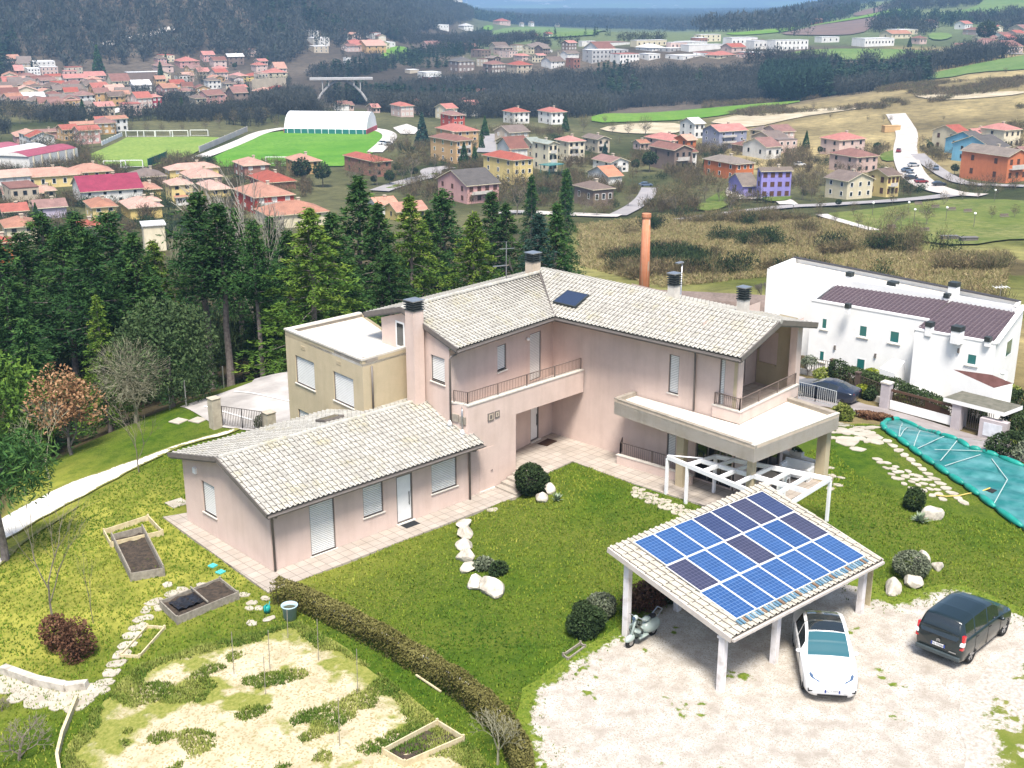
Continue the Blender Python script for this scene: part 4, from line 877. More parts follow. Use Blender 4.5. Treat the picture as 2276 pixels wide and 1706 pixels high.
# ---------------------------------------------------------------- pergola
pg = thing('pergola', 'white painted pergola of open square beams beside the patio', 'pergola')
pm = mat('white pergola paint', (.80,.80,.80), (.72,.72,.73), 2, rough=.5)
zt = 2.42
A_, B_, C_, D_ = Vector((17.35,-6.85,zt)), Vector((17.2,-8.2,zt)), Vector((19.1,-8.75,zt)), Vector((20.9,-13.75,zt))
base = MB();
e0, e1, e2, e3 = Vector((17.36,-6.85,zt)), Vector((16.9,-13.0,zt)), Vector((20.9,-13.8,zt)), Vector((19.9,-8.9,zt))
def ij(a, b):
 return Vector((17.2,-8.15,zt)).lerp(Vector((16.55,-13.95,zt)), a).lerp(Vector((19.05,-8.35,zt)).lerp(Vector((20.5,-13.6,zt)), a), b)
for b in (0, .5, 1.): m_ = MB(); m_.bar(ij(0, b), ij(1, b), .12, .2); m_.obj('beam', pm, pg)
for k in range(7): m_ = MB(); m_.bar(ij(k / 6, 0) + Vector((0,0,.012)), ij(k / 6, 1) + Vector((0,0,.012)), .12, .16); m_.obj('rafter', pm, pg)
m_ = MB(); m_.bar(Vector((17.36,-6.85,zt)), ij(0, 0), .12, .2); m_.obj('beam', pm, pg)
m_ = MB(); m_.tube([(17.36,-6.85,zt+.08), ij(0, .55) + Vector((0,0,.1))], .035, 6); m_.obj('stay', pm, pg)
for p in (Vector((17.36,-6.85,zt)), ij(0, 0), ij(0, 1), ij(.62, 1), ij(1, 1), ij(1, 0)):
 z0 = max(float(H(p.x, p.y)), .6 if p.x > 17.5 and p.y > -9.5 else -9); m_ = MB(); m_.bar((p.x, p.y, z0 - .1), (p.x, p.y, zt - .08), .13); m_.obj('post', pm, pg, bevel=.008)
# ---------------------------------------------------------------- veranda furniture
def chair(label, loc, rz):
 t = thing('garden_chair', label, 'chair', loc, rz); s = MB(); s.cbox((0,0,.45),(.45,.45,.04)); s.obj('seat', WHITE, t, bevel=.01); b = MB(); b.cbox((0,.22,.68),(.43,.035,.42)); b.obj('backrest', WHITE, t, bevel=.01)
 for x in (-.19,.19):
  for y in (-.19,.2): l_ = MB(); l_.bar((x*1.1,y*1.1,0),(x,y,.44),.035); l_.obj('leg', WHITE, t)
 return t
tb = thing('garden_table', 'pale garden table under the terrace roof', 'table', (20.8,-10.2,.6), .1)
m_ = MB(); m_.cbox((0,0,.73),(1.7,.9,.05)); m_.obj('tabletop', PALE, tb, bevel=.01)
for x in (-.75,.75):
 for y in (-.36,.36): l_ = MB(); l_.bar((x,y,0),(x,y,.71),.06); l_.obj('leg', WHITE, tb)
chair('white plastic chair turned away at the front of the veranda table', (20.3,-11.0,.6), 2.9); chair('white plastic chair at the far end of the veranda table', (22.1,-10.2,.6), -1.4); chair('white plastic chair behind the veranda table, nearest the glazed doors', (20.6,-9.4,.6), .1)
so_ = thing('garden_sofa', 'white wicker garden sofa between the veranda table and the low wall', 'sofa', (23.45,-10.0,.6), -R(80))
for nm, c, s in (('seat',(0,0,.26),(1.5,.7,.3)),('backrest',(0,.33,.55),(1.5,.14,.5)),('armrest',(-.7,0,.42),(.16,.72,.5)),('armrest',(.7,0,.42),(.16,.72,.5))): m_ = MB(); m_.cbox(c, s); m_.obj(nm, WHITE, so_, bevel=.03)
for x in (-.68,.68): m_ = MB(); m_.cbox((x,0,.05),(.1,.6,.1)); m_.obj('foot', WHITE, so_)
pl_ = thing('planter', 'pale stone trough with a plant on the low veranda wall', 'planter', (24.15,-9.5,1.42), 1.57)
m_ = MB(); m_.cbox((0,0,.12),(.7,.26,.24)); m_.obj('trough', COPE, pl_, bevel=.015); link('plant', bush_mesh('plant', (.3,.14,.16), 260, .05, LEAFD, 4), pl_, loc=(0,0,.16))
# ---------------------------------------------------------------- mats, lids, small yard things
m_ = MB(); m_.cbox((7.1,-.32,.045),(.8,.5,.03)); tag(m_.obj('doormat', mat('black rubber mat', (.02,.022,.025), rough=.9)), 'black doormat before the white door of the low wing', 'doormat')
m_ = MB(); m_.cbox((18.05,1.75,.615),(.95,.6,.03),.17); tag(m_.obj('doormat', mat('brown coir mat', (.05,.025,.015), rough=1.)), 'dark brown doormat in the shaded porch', 'doormat')
def lid(label, u, v, sx, sy, rz, m=None, th=.07):
 g = G(u, v); q = MB(); q.cbox((0,0,th/2),(sx,sy,th)); o = q.obj('manhole_cover', m or FLAG, bevel=.012); o.location = (g.x, g.y, g.z - .01); o.rotation_euler = (0,0,rz); return tag(o, label, 'cover')
lid('pale square concrete cover in the grass left of the low wing', 394, 1119, .85, .85, .0)
lid('pale concrete cover in the grass, the left one by the gate', 397, 936, .8, .8, .3); lid('pale concrete cover in the grass, the right one by the gate', 440, 934, .8, .8, .3)
TEALP = mat('turquoise plastic lid', (.08,.50,.48), rough=.5)
lid('turquoise plastic lid in the grass, upper of two by the pavement', 473, 1258, .3, .3, .2, TEALP); lid('turquoise plastic lid in the grass, lower of two by the pavement', 490, 1272, .34, .3, .2, TEALP)
def raised_bed(label, P, h, m, soil=True, soilz=None, cross=None, lip=.05):
 """P: four photo pixels of the rim on the ground, in order round the bed"""
 W = [np.array(G(*p)) for p in P]; c = sum(W) / 4; t = thing('raised_bed', label, 'planting bed', tuple(c))
 for i in range(4):
  a, b = W[i] - c, W[(i + 1) % 4] - c; q = MB(); d = (b - a); d[2] = 0; d /= np.linalg.norm(d)
  q.bar(Vector(a) + Vector((0,0,h/2-.04)), Vector(b) + Vector((0,0,h/2-.04)), .045, h + .08); q.obj('board', m, t)
  s = MB(); s.bar((a[0], a[1], a[2] - .1), (a[0], a[1], a[2] + h + lip), .07); s.obj('corner_post', m, t)
 if soil:
  z = (soilz if soilz is not None else h - .12); s = MB(); k = 9; V = [];
  for i in range(k):
   for j in range(k):
    a, b = i / (k - 1), j / (k - 1); p = (W[0] * (1 - a) + W[1] * a) * (1 - b) + (W[3] * (1 - a) + W[2] * a) * b - c; V.append((p[0], p[1], p[2] + z + random.uniform(-.05, .05)))
  s.add(V, [(i*k+j, i*k+j+1, (i+1)*k+j+1, (i+1)*k+j) for i in range(k-1) for j in range(k-1)]); s.obj('soil', SOIL, t, smooth=True)
 if cross:
  for a, b in cross: q = MB(); q.bar(Vector(W[a[0]] * (1 - a[2]) + W[a[1]] * a[2] - c) + Vector((0,0,h+.1)), Vector(W[b[0]] * (1 - b[2]) + W[b[1]] * b[2] - c) + Vector((0,0,h+.1)), .05); q.obj('rail', OLDW, t)
 return t, W, c
raised_bed('grey board raised bed with two rails and dark soil nearest the low wing', [(365,1280),(292,1292),(250,1205),(318,1187)], .38, OLDW, True, .1, [((1,2,0),(1,2,1)),((0,3,0),(0,3,1))])
raised_bed('low old board bed full of green weeds behind the grey railed bed', [(362,1190),(247,1216),(232,1188),(330,1156)], .26, NEWW, False)
raised_bed('long grey board raised bed half covered with black sheet beside the stone path', [(530,1332),(395,1388),(358,1352),(490,1300)], .34, OLDW, True, .22, [((0,1,.5),(3,2,.5))])
raised_bed('flat pale board frame lying on the grass by the stone path', [(366,1398),(310,1462),(268,1460),(328,1395)], .12, NEWW, False)
raised_bed('pale board frame around bare soil at the bottom of the garden', [(1030,1650),(900,1706),(852,1678),(972,1614)], .25, NEWW, True, .05)
raised_bed('small low timber frame at the gravel edge left of the scooter', [(1300,1440),(1262,1468),(1252,1458),(1290,1432)], .1, OLDW, False)
# black sheet in the bed
g0 = G(415,1352); q = MB(); rd = random.Random(5); k = 8
q.add([(g0.x + (i/7-.5)*1.1, g0.y + (j/7-.5)*.8, g0.z + .3 + rd.uniform(-.04,.06)) for i in range(k) for j in range(k)], [(i*k+j, i*k+j+1, (i+1)*k+j+1, (i+1)*k+j) for i in range(k-1) for j in range(k-1)])
tag(q.obj('plastic_sheet', mat('black plastic', (.015,.015,.018), rough=.35, spec=.5), smooth=False), 'crumpled black plastic sheet over one end of the long raised bed', 'sheet')
# tub, watering can
g0 = G(645,1375); tu = thing('tub', 'pale blue plastic tub of water by the hedge end', 'tub', g0); q = MB(); n = 20
def lathe(prof, n=20, m=0):
 b = MB(); V = [(r * math.cos(2*math.pi*k/n), r * math.sin(2*math.pi*k/n), z) for r, z in prof for k in range(n)]
 return b.add(V, [(i*n+k, i*n+(k+1)%n, (i+1)*n+(k+1)%n, (i+1)*n+k) for i in range(len(prof)-1) for k in range(n)], m)
lathe([(.02,.0),(.24,.0),(.29,.56),(.33,.57),(.33,.61),(.29,.61),(.27,.5),(.26,.46)]).obj('shell', mat('pale blue plastic', (.42,.55,.60), rough=.5), tu, smooth=True); lathe([(.0,.47),(.27,.47)]).obj('water', mat('murky water', (.06,.06,.03), rough=.1), tu)
g0 = G(594,1362); wc = thing('watering_can', 'teal watering can on a stone by the corner of the pavement', 'watering can', g0, .6); tm = mat('teal plastic', (.02,.30,.27), rough=.4)
lathe([(.0,.05),(.13,.05),(.14,.28),(.1,.32),(.03,.33)]).obj('body', tm, wc, smooth=True); q = MB(); q.tube([(.12,0,.12),(.3,0,.36)],[.03,.02],8); q.obj('spout', tm, wc); q = MB(); q.tube([(-.12,0,.1),(-.24,0,.22),(-.18,0,.36),(.05,0,.38)],.018,7); q.obj('handle', tm, wc)
rock('small flat stone under the teal watering can', G(598,1376), (.3,.22,.06), 71, .4, m=FLAG)
for i, (u, v, hh) in enumerate([(520,1500,1.7),(600,1490,1.6),(708,1470,1.7),(795,1540,1.7),(755,1660,1.8),(640,1420,1.2),(590,1545,1.5)]):
 g0 = G(u, v); q = MB(); q.tube([g0 - Vector((0,0,.2)), g0 + Vector((.05,.02,hh))], .014, 5); tag(q.obj('garden_stake', OLDW), 'thin wooden stake stuck in the vegetable patch', 'stake', 'stakes in the vegetable patch')
q = MB(); a, b = G(925,1505), G(980,1540); q.bar(a + Vector((0,0,.1)), b + Vector((0,0,.06)), .06, .05); tag(q.obj('loose_batten', NEWW), 'pale batten lying along the foot of the hedge', 'batten')
# boulders
BG = 'boulders edging the lawn mound'
for i, (u, v, r, lab) in enumerate([(1032,1170,(.42,.3,.22),'small boulder at the upper end of the curved stone row'),(1035,1192,(.42,.33,.3),'boulder second from the upper end of the curved row'),(1032,1217,(.4,.35,.3),'rounded boulder, third from the top of the curved row'),(1035,1245,(.42,.36,.36),'boulder in the middle of the curved row beside the lawn mound'),(1041,1268,(.36,.3,.24),'low boulder between two taller ones in the curved row'),(1058,1302,(.42,.36,.34),'pale boulder left of the biggest one at the end of the curved row'),(1093,1315,(.66,.44,.4),'biggest white boulder at the lower end of the curved row')]): rock(lab, G(u, v), tuple(q * 1.15 for q in r), 20 + i, i * .7, BG)
rock('pinkish boulder against the dark round bush', G(1222,1092), (.42,.32,.3), 40, .5); rock('pale knobbly boulder just below the pinkish one', G(1203,1112), (.4,.34,.3), 41, 1.2)
for i, (u, v, r, lab) in enumerate([(1984,1310,(.75,.4,.34),'long pale boulder below the grey round bush'),(2026,1300,(.48,.42,.36),'grey boulder right of the long pale one at the gravel edge'),(2045,1258,(.4,.45,.5),'upright white boulder above the grey round bush'),(2082,1264,(.3,.28,.26),'small white boulder at the right end of the rock group'),(2072,1150,(.42,.62,.42),'lone white boulder on the right lawn beside the spiky plant')]): rock(lab, G(u, v), r, 50 + i, .4 + i)
# bushes
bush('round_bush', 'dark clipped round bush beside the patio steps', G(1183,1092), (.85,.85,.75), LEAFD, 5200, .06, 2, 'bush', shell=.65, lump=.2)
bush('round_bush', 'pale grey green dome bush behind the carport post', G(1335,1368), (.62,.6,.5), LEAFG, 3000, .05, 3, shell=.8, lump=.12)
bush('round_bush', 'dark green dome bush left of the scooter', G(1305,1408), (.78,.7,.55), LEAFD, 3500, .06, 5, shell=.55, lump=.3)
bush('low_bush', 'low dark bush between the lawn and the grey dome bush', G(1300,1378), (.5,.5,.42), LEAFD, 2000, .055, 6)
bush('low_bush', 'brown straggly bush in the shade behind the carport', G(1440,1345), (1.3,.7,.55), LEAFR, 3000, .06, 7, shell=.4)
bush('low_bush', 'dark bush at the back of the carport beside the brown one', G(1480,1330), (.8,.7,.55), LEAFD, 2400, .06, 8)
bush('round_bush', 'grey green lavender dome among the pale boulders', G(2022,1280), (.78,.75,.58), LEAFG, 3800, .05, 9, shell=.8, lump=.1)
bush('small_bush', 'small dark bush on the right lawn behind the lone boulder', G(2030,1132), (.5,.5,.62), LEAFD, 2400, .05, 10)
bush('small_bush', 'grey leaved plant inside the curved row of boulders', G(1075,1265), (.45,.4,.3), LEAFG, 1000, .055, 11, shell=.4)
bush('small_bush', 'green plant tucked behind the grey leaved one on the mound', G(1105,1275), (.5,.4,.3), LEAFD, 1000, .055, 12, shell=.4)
def spiky(label, loc, r, h, n, m):
 t = MB(); rd = random.Random(int(loc[0] * 10))
 for k in range(n):
  a = k * 2.4; e = rd.uniform(.35, 1.3); L = rd.uniform(.7, 1.) * r; d = Vector((math.cos(a) * math.cos(e), math.sin(a) * math.cos(e), math.sin(e))); s = Vector((-math.sin(a), math.cos(a), 0)) * .035
  p0 = Vector((0, 0, .02)); p1 = d * L * .6; p2 = d * L + Vector((0, 0, -.08 * L)); t.add([p0 - s, p0 + s, p1 + s, p1 - s, p2], [(0,1,2,3),(3,2,4)])
 o = t.obj('spiky_plant', m); o.location = loc; return tag(o, label, 'plant')
AG = mat('grey green blades', (.16,.22,.14), (.28,.33,.22), 9, rough=.7)
spiky('spiky grey green plant beside the lone white boulder', G(2046,1160), .65, .5, 60, AG); spiky('spiky green plant beside the pinkish boulder', G(1238,1112), .5, .4, 40, AG)
# flagstones
flags([(340,1340,1.2),(325,1356,1.1),(352,1352),(330,1372),(312,1376,1.1),(318,1392),(300,1396,1.1),(304,1412),(288,1414,1.2),(292,1432),(277,1434,1.1),(280,1452),(264,1456,1.2),(268,1474),(252,1476,1.2),(256,1496),(241,1496,1.1),(240,1516,1.1),(226,1518),(232,1534),(215,1534,1.2),(206,1545),(350,1334)], 'pale flagstone of the narrow path running down beside the raised beds', 'flagstones of the garden path', .36)
flags([(380,1320,1.1),(405,1312,1.2),(372,1300),(432,1316,1.3),(448,1300),(475,1310,1.4),(505,1318,1.1),(540,1322,1.1),(560,1340),(575,1352,.8),(555,1352,.8),(590,1330,.8),(560,1385,.9)], 'stepping stone in the grass between the raised bed and the pavement', FG, .36)
random.seed(11)
pv = [(x, y) for y in range(1534, 1572, 16) for x in range(int(20 + (y - 1532) * 1.6), 205, 34)] + [(8,1520),(30,1530)]
flags([(x + random.uniform(-5, 5), y - (205 - x) * .045 + random.uniform(-2, 2), 1.) for x, y in pv], 'paving stone of the crazy paved path at the lower left corner', 'stones of the crazy paving', .72)
flags([(1412 + i * 14.5, 1086 + i * 6.2 + j * 8 - (i % 2) * 3, .9) for i in range(12) for j in range(3)], 'moss jointed flagstone in the strip between the lawn and the pergola', 'flags of the mossy strip', .33)
flags([(1850 + i * 15 + random.uniform(-4,4), 942 + j * 10 + i * 1.2 + random.uniform(-3,3), random.uniform(.8,1.8)) for i in range(7) for j in range(4)] + [(1880,980,2.6),(1905,998,1.4)], 'pale rough flagstone in the patch between the terrace and the pool', 'rough flags by the pool', .45)
flags([(1950 + i * 22 + j * 9 + random.uniform(-5,5), 1020 + i * 9 + j * 11 + random.uniform(-3,3), random.uniform(.7,1.1)) for i in range(6) for j in range(5)], 'small flagstone scattered in the lawn along the pool', 'scattered flags by the pool', .36)
flags([(1835,1072),(1850,1058),(1845,1086),(1828,1062),(1862,1078),(1846,1040,.8),(1870,1062,.8)], 'flagstone in the grass at the foot of the taupe column', 'flags at the column', .35)
flags([(1972 + i * 13, 980 + i * 10.5, 1.) for i in range(14)], 'flagstone edging the near side of the pool cover', 'flags edging the pool', .42)
flags([(1095,1133,1.1)], 'single flagstone in the lawn below the patio steps', None, .35)
# ---------------------------------------------------------------- hedge along the vegetable patch
HP = [tuple(G(u, v)[:2]) for u, v in ((612,1335),(668,1350),(760,1395),(850,1440),(940,1493),(1025,1550),(1085,1602),(1130,1650),(1158,1706),(1168,1790))]
def hedge(name, label, pts, wd, h, n, m, size=.07, seed=1, twig=True, cat='hedge'):
 P = np.array(pts, float); L = np.hypot(*np.diff(P, axis=0).T); cum = np.append(0, np.cumsum(L)); rg = np.random.default_rng(seed)
 t = rg.random(n) * cum[-1]; X = np.interp(t, cum, P[:, 0]); Y = np.interp(t, cum, P[:, 1]); i = np.clip(np.searchsorted(cum, t) - 1, 0, len(L) - 1); T = np.diff(P, axis=0)[i] / L[i][:, None]; Nn = np.stack([-T[:, 1], T[:, 0]], 1)
 hh = h * (1 + .22 * vnoise(t, t * 0, .9, 31)) ; s = (rg.random(n) - .5); z = rg.random(n) ** .75; face = rg.random(n)
 s = np.where(face < .45, np.sign(s) * (.42 + .1 * rg.random(n)), s); z = np.where(face > .7, .9 + .15 * rg.random(n), z); w_ = wd * (1 - .3 * np.clip(z - .55, 0, 1)) * (1 + .3 * vnoise(t, z * 3, .7, 32))
 X = X + Nn[:, 0] * s * w_; Y = Y + Nn[:, 1] * s * w_; Z = H(X, Y) + z * hh
 V, F, tn = leaves(n, np.column_stack([X, Y, Z]), size, .42, tone=np.clip(.2 + .6 * z + .5 * vnoise(t, t * 0, 1.7, 33), 0, 1), rg=rg)
 o = thing(name, label, cat, (P[0][0], P[0][1], float(H(*P[0])))); q = link('foliage', npmesh('foliage', V - np.array(o.location), F, m, {'tone': tn}), o)
 if twig:
  b = MB(); k = int(cum[-1] / .3)
  for j in range(k):
   tt = cum[-1] * j / k; x = np.interp(tt, cum, P[:, 0]) + rg.normal() * wd * .2; y = np.interp(tt, cum, P[:, 1]) + rg.normal() * wd * .2; z0 = float(H(x, y)) - .1; b.tube([(x - o.location.x, y - o.location.y, z0 - o.location.z), (x + rg.normal() * .1 - o.location.x, y + rg.normal() * .1 - o.location.y, z0 + h * .9 - o.location.z)], [.02, .01], 4)
  parts(b, 'stem', BARK, o)
 return o
hedge('hedge', 'long olive green hedge curving between the lawn and the vegetable patch', HP, .66, .88, 24000, HEDGE, .055, 3)
cu = [tuple(G(u, v)[:2]) for u, v in ((695,1345),(790,1385),(870,1425),(960,1478),(1045,1532),(1105,1585),(1150,1630),(1180,1690))]
q = MB()
for i in range(len(cu) - 1): a, b = cu[i], cu[i+1]; q.bar((a[0],a[1],float(H(*a))+.06),(b[0],b[1],float(H(*b))+.06),.12,.2)
tag(q.obj('kerb', COPE), 'pale low stone kerb along the lawn side of the olive hedge', 'kerb')
kb = [G(u, v) for u, v in ((172,1560),(140,1640),(128,1690),(140,1760))]; q = MB()
for i in range(3): q.bar(kb[i] + Vector((0,0,.12)), kb[i+1] + Vector((0,0,.12)), .1, .34)
tag(q.obj('board_edging', NEWW), 'pale board edging at the left rim of the vegetable patch', 'edging')
kb = [G(u, v) for u, v in ((8,1494),(80,1520),(150,1535),(195,1530))]; q = MB()
for i in range(3): q.bar(kb[i] + Vector((0,0,.12)), kb[i+1] + Vector((0,0,.12)), .3, .36)
tag(q.obj('stone_kerb', ROCK), 'low rubble kerb along the upper side of the crazy paving', 'kerb')
# ---------------------------------------------------------------- grass and weeds
def tufts(name, X, Y, h, nb, m, seed, wd=.022, tone=None):
 rg = np.random.default_rng(seed); n = len(X); X = np.repeat(X, nb) + rg.normal(0, h * .3, n * nb); Y = np.repeat(Y, nb) + rg.normal(0, h * .3, n * nb); Z = H(X, Y) + .01
 a = rg.random(n * nb) * 6.283; L = h * (.5 + .8 * rg.random(n * nb)); lean = L * rg.random(n * nb) * .8; w_ = wd * (.7 + .6 * rg.random(n * nb))
 p = np.column_stack([X, Y, Z]); sd_ = np.column_stack([-np.sin(a), np.cos(a), a * 0]) * w_[:, None]; tip = p + np.column_stack([np.cos(a) * lean, np.sin(a) * lean, L])
 V = np.stack([p - sd_, p + sd_, tip], 1).reshape(-1, 3); F = np.arange(len(V)).reshape(-1, 3)
 t = np.repeat(np.clip((np.repeat(tone, nb) if tone is not None else rg.random(n * nb)) + rg.normal(0, .15, n * nb), 0, 1), 3)
 return tag(link(name, npmesh(name, V, F, m, {'tone': t})), kind='stuff')
def scatter(n, poly, seed):
 rg = np.random.default_rng(seed); P = np.array(poly); x0, y0 = P.min(0); x1, y1 = P.max(0); X = x0 + (x1 - x0) * rg.random(n * 3); Y = y0 + (y1 - y0) * rg.random(n * 3); k = inpoly(X, Y, poly); return X[k][:n], Y[k][:n]
GBL = attr_mat('grass blades', [(.040,.105,.008), (.11,.18,.014), (.22,.25,.03), (.36,.33,.08)], var=.1)
lawnP = w2(D((-30,1720),(-30,1180),(250,1040),(400,960),(560,950),(1000,1000),(1230,980),(1450,1080),(1800,960),(1900,890),(2250,1180),(2250,1720)))
HOUSEP = [(-1.15,-1.45),(11.9,-1.4),(14.3,-1.2),(17.1,-1),(17.5,-8.8),(17.6,-11.4),(24.7,-11.3),(25.5,6),(8,12),(-.7,8.2)]
gdP = w2(D((1140,1760),(1108,1500),(1175,1462),(1245,1405),(1330,1365),(1390,1300),(1500,1262),(1700,1225),(1870,1225),(1925,1300),(1990,1275),(2060,1262),(2150,1285),(2240,1330),(2330,1390),(2360,1600),(2400,1900),(1300,1950)))
gsP = w2(D((135,1640),(215,1520),(300,1440),(420,1400),(560,1365),(650,1345),(760,1415),(840,1470),(920,1540),(1010,1600),(1075,1680),(1090,1850),(230,1850)))
trP = w2(D((505,925),(380,962),(260,1008),(130,1052),(20,1112),(-120,1185),(-120,1340),(15,1215),(60,1165),(180,1087),(310,1005),(400,962),(525,930)))
X, Y = scatter(52000, lawnP, 5); k = ~inpoly(X, Y, HOUSEP) & ~(inpoly(X, Y, gdP) & (pdist(X, Y, gdP) > .25 + .9 * np.random.default_rng(2).random(len(X)) ** 2)) & ~inpoly(X, Y, gsP) & ~inpoly(X, Y, trP) & (H(X, Y) > -1.7) & (np.hypot(X - 34, Y + 15) > 8)
X, Y = X[k], Y[k]; big = vnoise(X, Y, 7, 41) + .5 * vnoise(X, Y, 2, 42)
tufts('grass', X, Y, .085, 4, GBL, 6, tone=np.clip(.42 + big * .55, 0, 1))
def edgeprob(poly, n, seed, wid):
 X, Y = scatter(n, poly, seed); d = pdist(X, Y, poly); nz = vnoise(X, Y, 1.6, 43) + .6 * vnoise(X, Y, .5, 44); kk = (d / wid - nz * 1.6) < np.random.default_rng(seed).random(len(X)) * .6; return X[kk], Y[kk]
X, Y = edgeprob(gdP, 9000, 7, 1.4); tufts('weeds', X, Y, .09, 4, WEED, 8, .025)
rg_ = np.random.default_rng(19); X, Y = scatter(34000, gsP, 9); d_ = pdist(X, Y, gsP); row = np.sin((X * .55 + Y * .84) * 2.2 + vnoise(X, Y, 2.5, 45) * 4); nz = vnoise(X, Y, 1.3, 46) + .7 * vnoise(X, Y, .6, 47)
k = ((d_ < .6 + nz) | (nz + .30 * row > .20)); tufts('weeds', X[k], Y[k], .12, 5, WEED, 10, .028, tone=np.clip(.45 + 1.1 * vnoise(X[k], Y[k], .8, 48), 0, 1))
# ---------------------------------------------------------------- vehicles
def paint(name, c, coat=.6, rough=.3): return mat(name, c, tuple(x * .93 for x in c), 1.5, rough=rough, spec=.5, coat=coat)
CARGLASS = glass_mat('car window glass', (.015,.02,.022), .06); SKYGLASS = glass_mat('tinted windscreen', (.025,.10,.12), .05)
TYRE = mat('tyre rubber', (.018,.018,.018), rough=.85); RIM = mat('alloy rim', (.42,.42,.43), rough=.3, metal=.7); LENS = glass_mat('lamp lens', (.06,.10,.17), .1); REDL = glass_mat('red lamp lens', (.45,.01,.012), .15); PLATE = mat('number plate white', (.78,.78,.78), rough=.5); PBLUE = mat('plate blue', (.02,.06,.35), rough=.5); PTXT = mat('plate letters', (.02,.02,.03), rough=.6)
CARS = {
 'ev': dict(st=[(2.38,.42,.40,.58,.44,.62,.34),(2.32,.28,.66,.62,.66,.70,.50),(2.12,.22,.86,.70,.84,.80,.66),(1.7,.20,.94,.82,.91,.93,.74),(1.15,.18,.95,.91,.93,1.03,.77),(.95,.18,.95,.94,.94,1.08,.78),(.55,.18,.95,.96,.95,1.33,.74),(.15,.18,.95,.97,.95,1.53,.69),(-.4,.18,.95,.98,.95,1.62,.66),(-1.0,.18,.95,1.0,.95,1.58,.64),(-1.5,.18,.95,1.02,.95,1.46,.62),(-1.95,.22,.94,1.04,.93,1.24,.60),(-2.2,.26,.90,1.05,.88,1.11,.66),(-2.34,.34,.80,.95,.80,1.02,.60)],
   ws=(.15,1.0), roof=(-1.55,.12), rear=(-2.15,-1.58), side=[(-.42,.5),(-1.35,-.48)], wheels=(1.45,-1.44), r=.36, hw=.80),
 'van': dict(st=[(2.19,.40,.55,.62,.58,.66,.42),(2.12,.28,.76,.72,.74,.82,.56),(1.9,.22,.87,.84,.84,.94,.66),(1.35,.2,.9,.98,.88,1.10,.72),(1.1,.2,.9,1.03,.89,1.20,.74),(.7,.2,.9,1.06,.89,1.50,.70),(.35,.2,.9,1.07,.89,1.70,.67),(-.1,.2,.9,1.08,.89,1.79,.68),(-1.2,.2,.9,1.08,.89,1.80,.68),(-1.9,.22,.9,1.08,.89,1.76,.68),(-2.08,.26,.89,1.08,.88,1.66,.68),(-2.17,.36,.85,1.06,.86,1.4,.74),(-2.2,.42,.82,1.0,.84,1.12,.80)],
   ws=(.35,1.12), roof=None, rear=(-2.18,-1.97), side=[(-.15,.72),(-1.15,-.22),(-1.85,-1.22)], wheels=(1.36,-1.36), r=.33, hw=.765),
 'coupe': dict(st=[(2.3,.40,.5,.56,.55,.62,.40),(2.22,.26,.76,.64,.74,.74,.56),(1.95,.2,.88,.74,.85,.84,.66),(1.3,.18,.91,.86,.89,.95,.72),(.85,.18,.92,.92,.90,1.0,.74),(.35,.18,.92,.93,.90,1.22,.66),(0,.18,.92,.93,.90,1.34,.58),(-.5,.18,.92,.94,.90,1.38,.56),(-1.1,.18,.92,.96,.90,1.30,.56),(-1.6,.2,.91,.97,.89,1.12,.60),(-2.0,.24,.88,.96,.86,1.02,.66),(-2.24,.32,.8,.9,.8,.96,.62)],
   ws=(0,.85), roof=None, rear=(-1.7,-1.0), side=[(-.5,.35),(-1.2,-.56)], wheels=(1.4,-1.35), r=.34, hw=.78)}
